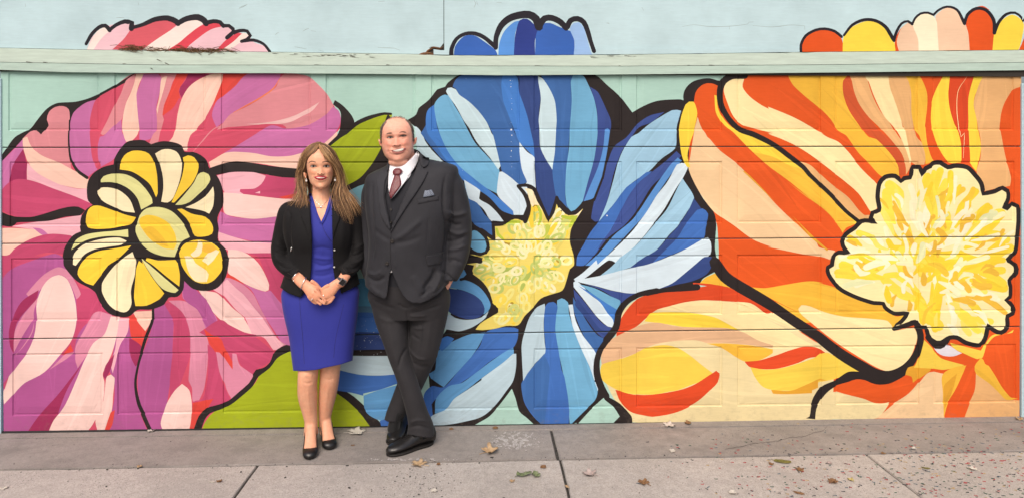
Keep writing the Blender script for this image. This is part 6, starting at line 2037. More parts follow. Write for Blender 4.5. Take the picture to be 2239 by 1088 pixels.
trim(dress, [[(600, 812), (644, 809.5), (665, 810), (690, 807.5), (711.6, 802.6), (744.6, 795.7), (771, 787), (800, 780), (800, 900), (600, 900)]], front_only=False)
trim(dress, [[(672, 405), (677, 436), (682, 450), (692, 470), (703, 486.5), (711, 470), (717, 452), (722, 435), (724, 405)]], ymax=-0.2)
dress = thicken(dress, 0.004)
dr = place(dress, 'dress', M_BLUE, woman)
M_SEAM = cloth('dark_blue_thread', (0.018, 0.017, 0.13))
BD = bvh_of(dress, body)
seam('skirt_seam', path('F925,270 930,430 950,650 962,850'), [1.0, 1.0], BD, M_SEAM, dr, .0002, .0006)
seam('skirt_seam', path('F1275,380 1240,520 1210,660 1195,800'), [.9, .9], BD, M_SEAM, dr, .0002, .0006)
# wrap neckline bands
patch('neckband', spline(path('E1000,520 1020,520 1045,600 1070,680 1098,745 1090,760 1060,705 1030,630 1005,560'), True, 3), BD, M_BLUE, dr, .002, .004, 3, .8, fallback=-.28)
patch('neckband', spline(path('E1180,520 1165,545 1150,600 1125,680 1098,742 1103,765 1125,735 1155,660 1175,590'), True, 3), BD, M_BLUE, dr, .003, .004, 3, .8, fallback=-.28)
seam('wrap_edge', path('E1100,755 1115,800 1140,850 1180,900 1195,915'), [1.2, 1.4, 1.2], BD, M_SEAM, dr, .0004, .0012)

# blazer: body and two pushed-up sleeves
g = Geo()
g.rows([(434, 668, 734, -0.175, .05, .075, 2.2), (441, 650, 756, -0.18, .078, .092, 2.4), (450, 630, 776, -0.185, .108, .098, 2.6), (470, 622, 783, -0.195, .130, .102, 2.6), (500, 622, 783, -0.20, .143, .10, 2.5), (525, 627, 779, -0.20, .143, .10, 2.5), (550, 633, 774, -0.20, .128, .098, 2.45), (580, 630, 776, -0.20, .124, .10, 2.4), (605, 622, 782, -0.20, .132, .112, 2.4), (630, 614, 787, -0.20, .143, .125, 2.35), (655, 610, 790, -0.20, .145, .13, 2.35)])
SL = [(648, 450, -0.185, 11, .05), (630, 459, -0.19, 17, .060), (622.5, 482, -0.195, 17.5, .064), (617, 510, -0.195, 18, .060), (612, 542, -0.205, 18, .058), (616, 566, -0.225, 19, .056), (628, 582, -0.255, 18.5, .050), (642, 594, -0.285, 16, .044), (648, 599, -0.297, 15, .041)]
SR = [(754, 449, -0.18, 11, .05), (771, 458, -0.185, 17, .060), (777.5, 482, -0.19, 17.5, .064), (781, 512, -0.19, 18, .060), (782, 543, -0.205, 18, .058), (778, 567, -0.225, 18.5, .055), (768, 582, -0.255, 18, .050), (757, 594, -0.285, 15.5, .043), (752, 598, -0.295, 14.5, .040)]
g.tube(SL, seg=24); g.tube(SR, seg=24)
blz = remesh(g, 0.0048, 5)
wrinkle(blz, [(path('Z600,560 615,572 640,576'), 3.5, .006), (path('Z606,575 624,586 645,584'), 3.2, -.006), (path('Z612,588 630,592 650,580'), 2.6, .006), (path('Z598,548 612,556 632,560'), 3.2, -.005), (path('Z602,530 615,540 630,545'), 4, .004),
              (path('Z798,560 782,572 758,577'), 3.5, .006), (path('Z792,575 776,587 754,585'), 3.2, -.006), (path('Z786,588 768,594 750,582'), 2.6, .006), (path('Z798,545 784,556 766,560'), 3.2, -.005), (path('Z797,530 784,540 768,545'), 4, .004),
              (path('Z636,470 632,500 634,535 640,560'), 3.5, -.009), (path('Z768,470 772,500 770,535 764,560'), 3.5, -.009), (path('Z650,470 655,520 660,560'), 7, .003), (path('Z752,470 748,520 742,560'), 7, .003), (path('Z628,455 634,470 634,490'), 3, -.004), (path('Z777,455 772,470 770,490'), 3, -.004)])
OPEN = [(676, 415), (677.5, 445), (680.5, 500), (681.8, 540), (680.5, 580), (678.5, 606), (672, 628), (660, 640), (657, 648), (650, 720), (760, 720), (748, 641), (744, 632), (733, 612), (729, 590), (727.5, 540), (726.5, 500), (726, 455), (727, 415)]
trim(blz, [OPEN], ymax=-0.2)
trim(blz, [[(560, 615), (612, 627), (630, 640), (654, 648.5), (657, 648.5), (664, 640), (700, 632), (744, 640), (749, 639.5), (765, 632), (789, 618.5), (830, 612), (830, 760), (560, 760)]], front_only=False)
trim(blz, [[(676, 380), (674, 436), (703, 436), (730, 436), (728, 380)]], front_only=False, snap=False)
blz = thicken(blz, 0.005)
bz = place(blz, 'blazer', M_BLK, woman)
BB = bvh_of(blz)
patch('lapel', spline(path('E1000,520 985,560 940,650 935,700 975,800 1012,905 1022,900 1018,780 1012,650 1008,560'), True, 4), BB, M_BLK, bz, .003, .004, 4, 1.0, fallback=-.3)
patch('lapel', spline(path('E1182,525 1200,570 1245,650 1250,700 1215,800 1190,880 1184,880 1183,740 1182,620'), True, 4), BB, M_BLK, bz, .003, .004, 4, 1.0, fallback=-.3)
M_GLINT = plain('polished_button', (0.5, 0.48, 0.45), 0.15, spec=0.8)
for px_, py_ in ((731, 546), (730.5, 583)): button(px_, py_, 2.0, BB, M_GLINT, bz)
seam('cuff_seam', path('Z629,596 640,602 652,588'), 1.2, BB, M_LASH, bz, .001, .002)
seam('cuff_seam', path('Z748,584 760,598 772,594'), 1.2, BB, M_LASH, bz, .001, .002)
patch('zip_pull', [(636, 541), (637.6, 540), (637.6, 547), (636, 551), (634.6, 549)], BB, M_SILV, bz, .003, .002, 3, .3)
# pumps
def pump(fp, name):
    ankle, toe = fp
    me = remesh(Geo().rings(foot_rings(ankle, toe, PUMP, 32)), .0028, 3)
    a, ax, LL = foot_frame(ankle, toe)
    bm = bmesh.new(); bm.from_mesh(me)
    kill = []
    for f in bm.faces:
        c = f.calc_center_median(); r = Vector((c.x, c.y, 0)) - a
        u = r.dot(ax) / LL; lat = min(1, abs(r.cross(ax).z) / .036)
        zt = np.interp(u, [-.3, 0, .22, .48, .80], [.112, .098, .074, .046, .034])
        if u < .70 + .10 * (1 - lat ** 2) and c.z > zt: kill.append(f)
    bmesh.ops.delete(bm, geom=kill, context='FACES')
    for _ in range(4): bmesh.ops.smooth_vert(bm, verts=[v for v in bm.verts if v.is_boundary], factor=.4, use_axis_x=True, use_axis_y=True, use_axis_z=True)
    bm.to_mesh(me); bm.free()
    me = thicken(me, .0022)
    o = place(me, 'shoe', M_PUMP, woman)
    h = Geo()
    hx, hy = a.x - ax.x * LL * .20, a.y - ax.y * LL * .20
    h.rings([[(hx + r * math.cos(t) * .9, hy + r * math.sin(t), z) for t in [k * math.tau / 14 for k in range(14)]] for z, r in ((.0005, .010), (.03, .010), (.05, .014), (.068, .022))])
    mesh_obj('heel', h.v, h.f, M_PUMP, o, True)
    return o
pump(fpL, "shoe"); pump(fpR, "shoe")
# jewellery and watch
def band(p0, p1, y0, y1, rpx, th, mat, name, parent, depth=.024):
    """a ring round a wrist whose axis runs across the line p0-p1"""
    a, b = W(p0[0], p0[1], y0), W(p1[0], p1[1], y1)
    c = (a + b) / 2; u = (b - a) / 2; v = Vector((0, depth, 0))
    pts = [(*(c + u * math.cos(t) + v * math.sin(t)), th) for t in np.linspace(0, math.tau, 25)]
    g = Geo(); g.chain(pts, seg=8, sub=1)
    return mesh_obj(name, g.v, g.f, mat, parent, True)
z6 = lambda x, y: Z6(x, y)
band(z6(268, 330), z6(352, 232), -.315, -.322, 0, .0024, M_SILV, 'bangle', woman, .031)
band(z6(400, 488), z6(474, 308), -.352, -.352, 0, .0024, M_SILV, 'bangle', woman, .028)
p = W(*z6(286, 362), -.345); g = Geo(); g.ell(p, (.004, .004, .004), 10); mesh_obj('bead', g.v, g.f, M_SILV, woman, True)
M_STRAP = plain('watch_strap', (0.045, 0.048, 0.06), 0.5)
M_CASE = plain('watch_case', (0.16, 0.14, 0.135), 0.3, spec=0.6)
M_GLASS = plain('watch_glass', (0.004, 0.004, 0.005), 0.06, spec=0.6)
BW = bvh_of(body)
st = patch('watch_strap', spline([z6(*p) for p in ((938, 290), (905, 318), (960, 350), (1030, 415), (1030, 455), (1085, 400), (1050, 370), (1000, 325))], True, 3, 40), BW, M_STRAP, woman, .001, .003, 3, .6)
p0 = W(*z6(1014, 376), -.372)
rot = Matrix.Rotation(R(-36), 4, 'Y')
cs = box_geo(-.0155, .0155, -.006, .005, -.018, .018, .004)
o = bm_obj('watch_case', cs, M_CASE, st, True); o.matrix_world = Matrix.Translation(p0) @ Matrix.Rotation(R(38), 4, 'Y') @ Matrix.Rotation(R(10), 4, 'Z')
cs = box_geo(-.012, .012, -.0072, -.0058, -.0145, .0145, .0006)
o2 = bm_obj('watch_screen', cs, M_GLASS, st, True); o2.matrix_world = o.matrix_world
for (x, y), yy in (((556, 640), -.397), ((735, 580), -.372)):
    p = W(*z6(x, y), yy); g = Geo(); 
    ax = Vector((.75, 0, -.66)).normalized() if x < 650 else Vector((-.75, 0, -.66)).normalized()
    n1 = Vector((0, 1, 0)); n2 = ax.cross(n1)
    g.chain([(*(p + Vector((0, .007, 0)) + (n1 * math.cos(t) + n2 * math.sin(t)) * .0108), .0016) for t in np.linspace(0, math.tau, 17)], seg=6, sub=1)
    g.ell(p + Vector((0, -.005, 0)), (.0035, .003, .0035), 8)
    mesh_obj('ring', g.v, g.f, M_SILV, woman, True)
for px_, py_ in ((670, 395.5), (732.6, 394.5)):
    p = W(px_, py_, -.232); g = Geo(); g.ell(p, (.0055, .0055, .0068), 14)
    e = mesh_obj('earring', g.v, g.f, M_PEARL, woman, True)
    g = Geo(); g.ell(p + Vector((0, -.001, .011)), (.0028, .0028, .0034), 8); mesh_obj('stud', g.v, g.f, M_SILV, e, True)
pts = []
for x, y in path('E1045,570 1060,590 1080,608 1097,615 1115,608 1132,590 1148,572'):
    o_, d_2 = ray(x, y); h = BF.ray_cast(o_, d_2)[0]
    pts.append((*(h - d_2 * .002), .0009))
g = Geo(); g.chain(pts, seg=6, sub=3); nk = mesh_obj('necklace', g.v, g.f, M_SILV, woman, True)
p = Vector(pts[3][:3]); g = Geo(); g.ell(p + Vector((0, -.004, -.009)), (.0058, .005, .0075), 12); mesh_obj('pendant', g.v, g.f, M_SILV, nk, True)
# ================================================================== the man
M_SKM = skin_mat('ruddy_skin', srgb(226, 170, 148))
M_SUIT = cloth('charcoal_wool', (0.0235, 0.0232, 0.0280), 900, 0.74, 0.06, 0.2, 0.35)
M_VEST = cloth('charcoal_wool_vest', (0.0170, 0.0172, 0.0225), 900, 0.8, 0.05, 0.14, 0.35)
M_TROU = cloth('charcoal_wool_trousers', (0.0235, 0.0220, 0.0245), 900, 0.78, 0.05, 0.16, 0.35)
M_SHIRT = cloth('white_cotton', (0.74, 0.73, 0.77), 700, 0.75, 0.05, 0.03, 0.15)
M_SHOE = plain('black_shoe_leather', (0.012, 0.011, 0.011), 0.30, 25, 0.15, 0.35, 60, 0.003, 0.5)
M_SOLE = plain('shoe_sole', (0.014, 0.012, 0.011), 0.7)
M_BTN = plain('dark_button', (0.018, 0.014, 0.013), 0.3, spec=0.5)
M_PALE = plain('pale_iris', (0.045, 0.045, 0.04), 0.15, 30, 0.2, 0.0, spec=0.6)
M_TEETHM = plain('white_teeth', (0.74, 0.70, 0.62), 0.3, 30, 0.03, 0.0, spec=0.5)
M_GUM = plain('gums', (0.20, 0.05, 0.042), 0.45)
M_LIPM = plain('lips', (0.42, 0.155, 0.13), 0.45, 60, 0.1, 0.1, 300, 0.001, 0.4)
HM = 99 * mpp(-0.27)
cm = W(871.5, 353.5, -0.235)
MM_ = Matrix.Translation(Vector((cm.x, -0.225, cm.z))) @ Matrix.Rotation(R(-3.2), 4, 'Y') @ Matrix.Rotation(R(3.5), 4, 'Z') @ Matrix.Rotation(R(3), 4, 'X')
FM_ = dict(eye_z=.535, eye_x=.140, mouth_z=.245, nose_z=.348, mouth_w=.165, brow_z=.625, nose=1.4, nose_w=1.25, fold=1.5, brow=1.4, chin=.9, bag=1.5, lines=(.70, .75, .80))
g = Geo()
g.add(head_geo(HM, .352, FM_, MM_, jaw=1.06))
for s in (-1, 1): g.add(ear_geo(MM_, HM, s, .352, .44, .92))
# double chin, neck and a plain trunk under the clothes
g.ell(MM_ @ Vector((0, -.13 * HM, -.01 * HM)), (.225 * HM, .185 * HM, .115 * HM), 24)
g.tube([(876, 330, -0.19, 29, .068), (879, 350, -0.19, 29, .068), (882, 372, -0.19, 29, .07), (884, 392, -0.19, 34, .075)], sub=5)
g.rows([(388, 840, 945, -0.19, .06, .07, 2.3), (405, 815, 985, -0.19, .10, .085, 2.4), (450, 812, 988, -0.195, .135, .09, 2.4), (520, 822, 968, -0.20, .15, .09, 2.3), (580, 818, 970, -0.20, .145, .095, 2.3), (640, 815, 975, -0.20, .125, .10, 2.3), (670, 820, 970, -0.20, .11, .10, 2.3)])
g.tube([(850, 655, -0.21, 22, .06), (868, 770, -0.235, 14, .045), (905, 880, -0.26, 12, .04), (925, 940, -0.25, 10, .035)])
g.tube([(945, 655, -0.19, 24, .06), (925, 770, -0.20, 15, .045), (885, 860, -0.165, 12, .04), (862, 930, -0.16, 10, .035)])
g.tube([(975, 400, -0.19, 14, .04), (998, 480, -0.18, 12, .038), (1000, 545, -0.19, 11, .035), (989, 590, -0.225, 10, .03), (980, 613, -0.232, 9.5, .024), (966, 632, -0.225, 12, .018), (955, 648, -0.215, 10, .014)])
for i, (dx, dy, L) in enumerate(((-10, 8, 17), (-4, 12, 19), (3, 13, 18), (9, 10, 15), (12, -6, 13))):
    g.chain([hp(957 + dx * .6, 644 + dy * .4, -.215 + .004 * i, .009), hp(952 + dx, 650 + dy, -.212 + .004 * i, .0085), hp(948 + dx, 652 + dy + L * .5, -.21, .007)], seg=8, sub=2)
g.tube([(822, 405, -0.19, 14, .04), (806, 480, -0.17, 12, .038), (804, 545, -0.175, 11, .035), (812, 590, -0.20, 10, .03), (820, 612, -0.215, 9, .024), (828, 632, -0.22, 12, .018), (836, 648, -0.22, 9, .014)])
bodym = remesh(g, 0.0028, 3, 0.45)
_P = verts_np(bodym); _L = (_P @ np.array(MM_.inverted())[:3, :3].T + np.array(MM_.inverted())[:3, 3]) / HM
relax(bodym, np.where((_L[:, 2] > -.22) & (_L[:, 2] < .12) & (_L[:, 1] < .0))[0], 14)
head_features(bodym, MM_, HM, FM_, 1.3)
q = project(verts_np(bodym)); Pn = verts_np(bodym)
tint = np.ones((len(q), 3))
for cx_ in (848, 889): blob(cx_, 313, 10, 8, (1.03, .78, .76), .7)
blob(868, 312, 9, 8, (1.03, .78, .75), .75)
blob(858.5, 315, 2.6, 4, (.80, .62, .58), .5); blob(879.5, 313.5, 2.6, 4, (.80, .62, .58), .5)  # nose shading at both nostrils, painted into the tint
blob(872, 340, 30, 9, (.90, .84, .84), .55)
blob(870, 275, 25, 12, (1.02, .90, .88), .5)
for cx_ in (853, 881): blob(cx_, 294, 10, 5, (.80, .66, .61), .65)  # here and on the next line: shading around the eyes painted as tint
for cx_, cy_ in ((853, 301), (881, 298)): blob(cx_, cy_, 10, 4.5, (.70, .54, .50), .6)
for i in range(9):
    blob(856 - 8 * (i / 8) ** .8, 320 + i * 1.9, 2.2, 2.2, (.84, .70, .66), .35); blob(880 + 13 * (i / 8) ** .8, 317 + i * 1.7, 2.2, 2.2, (.84, .70, .66), .35)  # shade of the smile creases painted into the skin tint
for s, ex in ((-1, 833), (1, 907)): blob(ex, 305, 7, 14, (1.05, .74, .68), .6, 0.2)
tint_attr(bodym, tint)
man = place(bodym, 'person', M_SKM)
tag(man, 'balding smiling man in a charcoal three piece suit with ankles crossed', 'man')
BM = bvh_of(bodym)
Z2 = lambda s: [(800 + float(a) / 6.8, 240 + float(b) / 6.8) for a, b in (t.split(',') for t in s.split())]
eye(853.0, 300.9, 7.0, 1.7, 853.6, man, BM, 1.5, .10, iris_m=M_PALE)
eye(881.0, 297.5, 7.0, 1.7, 880.6, man, BM, 1.5, .10, iris_m=M_PALE)
M_BROWM = plain('sandy_brow', (0.155, 0.09, 0.065), 0.8, 60, 0.3, 0.5, 300, 0.002)
patch('eyebrow', spline(Z2('298,368 328,345 375,338 400,350 378,361 335,364'), True, 2), BM, M_BROWM, man, 0.0003, 0.0008, 2, .5)
patch('eyebrow', spline(Z2('490,347 516,328 560,320 605,338 588,346 545,341'), True, 2), BM, M_BROWM, man, 0.0003, 0.0008, 2, .5)
patch('lips', spline(Z2('376,603 425,594 480,581 542,571 598,574 592,600 556,640 500,664 455,667 410,650 386,622'), True, 2), BM, M_LIPM, man, 0.0002, 0.0020, 1.6, 1.0)
patch('mouth_opening', spline(Z2('384,603 430,597 490,585 545,575 588,577 568,604 530,623 480,631 430,629 400,616'), True, 2), BM, M_GUM, man, 0.0019, 0.0006, 1.6, .3)
patch('teeth', spline(Z2('402,605 442,600 490,589 538,580 566,580 552,600 522,616 480,625 438,624 414,615'), True, 2), BM, M_TEETHM, man, 0.0024, 0.0010, 2, .4)
for nx_, ny_ in ((428, 534), (504, 528)):
    c_ = Z2('%d,%d' % (nx_, ny_))[0]
    patch('nostril_shade', [(c_[0] + 2.4 * math.cos(t), c_[1] + 1.0 * math.sin(t)) for t in [k * math.tau / 12 for k in range(12)]], BM, M_NOSTRIL_SHADE, man, .0002, .0005, 2, .2)  # his nostrils: shaded holes painted as dark patches
# short hair at the sides and a thin top
M_HAIRM = NT('short_grey_brown_hair')
_a = M_HAIRM.n('ShaderNodeAttribute', attribute_name='lock')
M_HAIRM = M_HAIRM.out(_a.outputs['Color'], 0.6, None, 0.3)
V_, F_, C_ = [], [], []
rg = random.Random(21)
Pm, Nm = verts_np(bodym), norms_np(bodym)
inv = MM_.inverted()
cand, hairy = [], []
for i in range(0, len(Pm)):
    if Pm[i, 2] < 1.55: continue
    l = inv @ Vector(Pm[i]) / HM
    ax_, y_, z_ = abs(l.x), l.y, l.z
    side = ax_ > .20 and z_ > .52 and y_ > (-.165 if l.x > 0 else -.215) + max(0, .66 - z_) * .55 + max(0, z_ - .80) * .35 and z_ < 1 and (ax_ > .26 or z_ > .78)
    if ax_ > .352: side = False
    top = z_ > .935 and y_ > -.14
    back = y_ > .12 and z_ > .35 and ax_ < .352
    if ax_ > .25 and .44 < z_ <= .56 and -.13 < y_ < -.02: side = True
    if side or top or back: cand.append((i, top and not side and not back)); hairy.append(i)
rg.shuffle(cand)
_at = bodym.attributes['tint'].data
for i in hairy:
    c_ = _at[i].color
    _at[i].color = (c_[0] * .34, c_[1] * .38, c_[2] * .42, 1) if (inv @ Vector(Pm[i])).z / HM < .93 else (c_[0] * .70, c_[1] * .66, c_[2] * .63, 1)
for i, tp in cand[:9000]:
    if tp and rg.random() < .90: continue
    p, n = Vector(Pm[i]), Vector(Nm[i])
    l = inv @ p / HM
    down = Vector((0, .5, -.9)) if not tp else Vector((.35, .85, .1))
    d = (n * (.16 if tp else .22) + down * .75 + Vector((rg.gauss(0, .18), rg.gauss(0, .18), rg.gauss(0, .18)))).normalized()
    L = rg.uniform(.008, .014); w = rg.uniform(.0007, .0013)
    s_ = d.cross(n).normalized()
    k = len(V_)
    V_ += [tuple(p + s_ * w - n * .001), tuple(p - s_ * w - n * .001), tuple(p + n * .0032 + d * L * .5 + s_ * w * .8), tuple(p + n * .0032 + d * L * .5 - s_ * w * .8), tuple(p + d * L + n * .001)]
    F_ += [(k, k + 1, k + 3, k + 2), (k + 2, k + 3, k + 4)]
    c = np.array(srgb(*rg.choice([(84, 70, 60), (104, 90, 78), (128, 116, 104), (66, 54, 46), (110, 100, 92)])))
    C_ += [c, c]
me = bpy.data.meshes.new('hair'); me.from_pydata(V_, [], F_); me.materials.append(M_HAIRM)
at = me.attributes.new('lock', 'FLOAT_COLOR', 'FACE')
d_ = np.ones((len(F_), 4), np.float32); d_[:, :3] = np.array(C_); at.data.foreach_set('color', d_.ravel())
link(bpy.data.objects.new('hair', me), man)

# trousers: hips and two legs crossed at the ankle
def tro_leg(pts): return Geo().tube(pts, seg=28, sub=6)
g = Geo()
g.rows([(600, 820, 972, -0.20, .155, .105, 2.3), (640, 805, 984, -0.20, .145, .115, 2.35), (665, 812, 984, -0.20, .13, .115, 2.35), (690, 822, 978, -0.20, .115, .11, 2.3)], sub=4)
front_leg = [(852, 650, -0.21, 42, .10), (855, 690, -0.215, 36, .095), (863, 735, -0.235, 28, .085), (872, 775, -0.255, 23, .074), (885, 815, -0.27, 21, .066), (900, 860, -0.275, 21, .062), (913, 905, -0.265, 23, .064), (919.5, 930, -0.255, 27.5, .070), (920, 950, -0.255, 30.5, .074)]
back_leg = [(938, 650, -0.195, 47, .105), (936, 690, -0.20, 42, .10), (931, 730, -0.205, 37, .092), (925, 768, -0.205, 32, .082), (912, 805, -0.185, 29, .068), (893, 848, -0.165, 27, .058), (872, 890, -0.155, 22, .055), (863, 910, -0.15, 20.5, .055), (859, 930, -0.15, 20, .055)]
g.add(tro_leg(front_leg)); g.add(tro_leg(back_leg))
tr = remesh(g, 0.0052, 4)
wrinkle(tr, [(path('Z889,672 892,700 894,730 893,756'), 3, -.008), (path('Z893,676 915,668 945,655 975,640'), 3, .007), (path('Z893,684 918,680 945,672 968,664'), 3, -.006), (path('Z895,690 915,690 935,688'), 2.6, .006),
             (path('Z895,706 910,710 928,708'), 2.6, -.006), (path('Z897,712 915,718 930,716'), 2.6, .005), (path('Z896,725 906,735 918,742'), 3, -.005), (path('Z893,674 880,670 870,662'), 2.5, -.006), (path('Z893,665 900,660 915,658'), 2, .006),
             (path('Z812,650 825,660 845,668 865,675'), 4, -.005), (path('Z825,690 845,700 865,702'), 4, .004), (path('Z858,760 866,785 875,815 886,850'), 4, .005), (path('Z893,756 884,768 874,790 869,812'), 3, -.008), (path('Z893,757 902,772 915,782 935,785'), 3, .006),
             (path('Z900,790 920,800 940,800'), 4, -.005), (path('Z893,935 915,930 945,938'), 3, -.006), (path('Z892,925 910,918 938,920'), 3, .005), (path('Z848,690 854,730 862,770'), 5, .003), (path('Z940,690 938,730 934,765'), 5, .004), (path('Z958,770 950,785 944,800'), 4, .005)])
trim(tr, [[(700, 905), (836, 914), (848, 921), (866, 922), (879, 917), (882, 930), (886, 946), (889, 948), (905, 951), (925, 955), (940, 956), (951, 954.5), (1000, 950), (1000, 1080), (700, 1080)]], front_only=False)
tr = thicken(tr, .004)
tro = place(tr, 'trousers', M_TROU, man)
BT = bvh_of(tr)
seam('crease', path('Z925,700 922,740 916,772'), .8, BT, M_VEST, tro, .0002, .0012)
# waistcoat with the shirt front and tie
g = Geo()
g.rows([(368, 850, 916, -0.185, .055, .075, 2.2), (380, 835, 945, -0.19, .085, .092, 2.3), (400, 815, 982, -0.195, .12, .098, 2.45), (440, 808, 990, -0.20, .152, .10, 2.45), (490, 812, 982, -0.20, .168, .10, 2.4), (540, 816, 972, -0.20, .170, .10, 2.35), (590, 814, 975, -0.20, .160, .105, 2.3), (620, 814, 976, -0.20, .15, .11, 2.3)])
ve = remesh(g, 0.006, 5)
vest = place(ve, 'waistcoat', M_VEST, man)
BV = bvh_of(ve)
Z4 = lambda s: [(780 + float(a) / 4.03, 330 + float(b) / 4.03) for a, b in (t.split(',') for t in s.split())]
sup = Geo().tube([(876, 328, -0.185, 34, .080), (879, 345, -0.185, 35, .083), (881, 362, -0.188, 37, .090), (881, 378, -0.192, 42, .105), (880, 396, -0.196, 52, .128), (878, 420, -0.20, 66, .150), (876, 460, -0.20, 80, .172)], seg=40, sub=5).mesh('support')
BS = bvh_of(sup, ve)
shirt = patch('shirt_front', spline(Z4('290,140 350,120 440,120 480,200 400,310 330,400 300,428 288,400 278,330'), True, 4), BS, M_SHIRT, man, .001, .002, 4, .8)
BVB = bvh_of(ve, bodym)
tie_m = NT('paisley_silk')
_v = tie_m.coord()
_vo = tie_m.n('ShaderNodeTexVoronoi', feature='SMOOTH_F1'); _vo.inputs['Scale'].default_value = 60
_w = tie_m.n('ShaderNodeTexNoise'); _w.inputs['Scale'].default_value = 38; tie_m.l(_v, _w.inputs['Vector'])
_mx = tie_m.mix('LINEAR_LIGHT', 0.06, _v, _w.outputs['Color'])
tie_m.l(_mx, _vo.inputs['Vector'])
_sn = tie_m.n('ShaderNodeMath', operation='SINE')
_ml = tie_m.n('ShaderNodeMath', operation='MULTIPLY'); _ml.inputs[1].default_value = 34
tie_m.l(_vo.outputs['Distance'], _ml.inputs[0]); tie_m.l(_ml.outputs[0], _sn.inputs[0])
M_TIE = tie_m.out(tie_m.ramp(_sn.outputs[0], [(0.35, (0.125, 0.004, 0.009)), (0.80, (0.10, 0.005, 0.010)), (0.97, (0.17, 0.11, 0.125))]), 0.4, None, 0.4)
tie = patch('tie', spline(Z4('335,212 376,212 388,255 392,300 345,370 302,426 286,385 288,365 305,300'), True, 4), BS, M_TIE, man, .006, .006, 4, 1.0)
patch('tie_knot', spline(Z4('322,178 345,158 385,160 404,186 380,216 334,220 320,205'), True, 3), BS, M_TIE, tie, .011, .008, 4, 1.5)
patch('collar', spline(Z4('298,98 330,128 352,158 318,215 288,312 284,250 290,160'), True, 4), BS, M_SHIRT, man, .006, .003, 4, .8)
patch('collar', spline(Z4('534,2 548,30 535,95 500,165 452,228 405,180 376,152 420,120 480,68'), True, 4), BS, M_SHIRT, man, .006, .003, 4, .8)
seam('vest_edge', path('Z') if False else Z4('278,330 290,395 300,432 345,385 400,312 450,240'), 1.0, BS, M_SUIT, vest, .004, .003)
seam('vest_front', Z4('301,432 300,520 300,640 302,700'), .8, BV, M_SUIT, vest, .001, .002)
for bx, by in ((303, 516), (303, 628)):
    p = Z4('%d,%d' % (bx, by))[0]; button(p[0], p[1], 2.6, BV, M_BTN, vest)
# jacket
g = Geo()
g.rows([(344, 862, 916, -0.165, .045, .06, 2.2, 2), (352, 852, 934, -0.17, .06, .08, 2.3, 5), (359, 838, 956, -0.175, .078, .095, 2.4, 7), (366, 818, 980, -0.18, .09, .102, 2.6, 9), (374, 804, 997, -0.185, .105, .108, 2.8, 11), (386, 799, 1003, -0.188, .125, .110, 2.7, 10), (404, 799, 1000, -0.19, .145, .112, 2.6, 7), (430, 799, 996, -0.195, .165, .112, 2.55, 3), (470, 803, 990, -0.20, .186, .112, 2.5), (510, 808, 981, -0.20, .196, .112, 2.45), (545, 808, 978, -0.20, .192, .114, 2.4), (580, 804, 980, -0.20, .186, .118, 2.4), (610, 800, 984, -0.20, .185, .125, 2.35), (640, 804, 980, -0.205, .185, .13, 2.35), (670, 812, 970, -0.21, .185, .13, 2.35)])
ck = lambda x, y, d, r: (*W(x, y, d), r)
g.chain([ck(849, 378, -.275, .012), ck(852, 360, -.245, .015), ck(862, 346, -.175, .018), ck(884, 334, -.12, .018), ck(907, 333, -.155, .018), ck(918, 343, -.215, .017), ck(922, 358, -.25, .015), ck(915, 374, -.285, .012)], seg=12, sub=5)
JR = [(968, 380, -0.18, 14, .055), (982, 388, -0.185, 20, .070), (990.5, 406, -0.185, 23.5, .076), (998, 440, -0.185, 26.5, .075), (1003, 480, -0.185, 28, .074), (1004, 520, -0.185, 27.5, .072), (998, 560, -0.20, 26, .068), (988, 592, -0.225, 21.5, .058), (981, 609, -0.24, 18.5, .050)]
JL = [(836, 396, -0.175, 12, .055), (820, 402, -0.18, 17, .07), (812, 420, -0.18, 20, .075), (810, 450, -0.175, 20, .074), (808, 500, -0.165, 19, .072), (806, 545, -0.165, 19, .07), (808, 580, -0.18, 20, .066), (818, 606, -0.20, 19, .058)]
g.tube(JR, seg=28); g.tube(JL, seg=28)
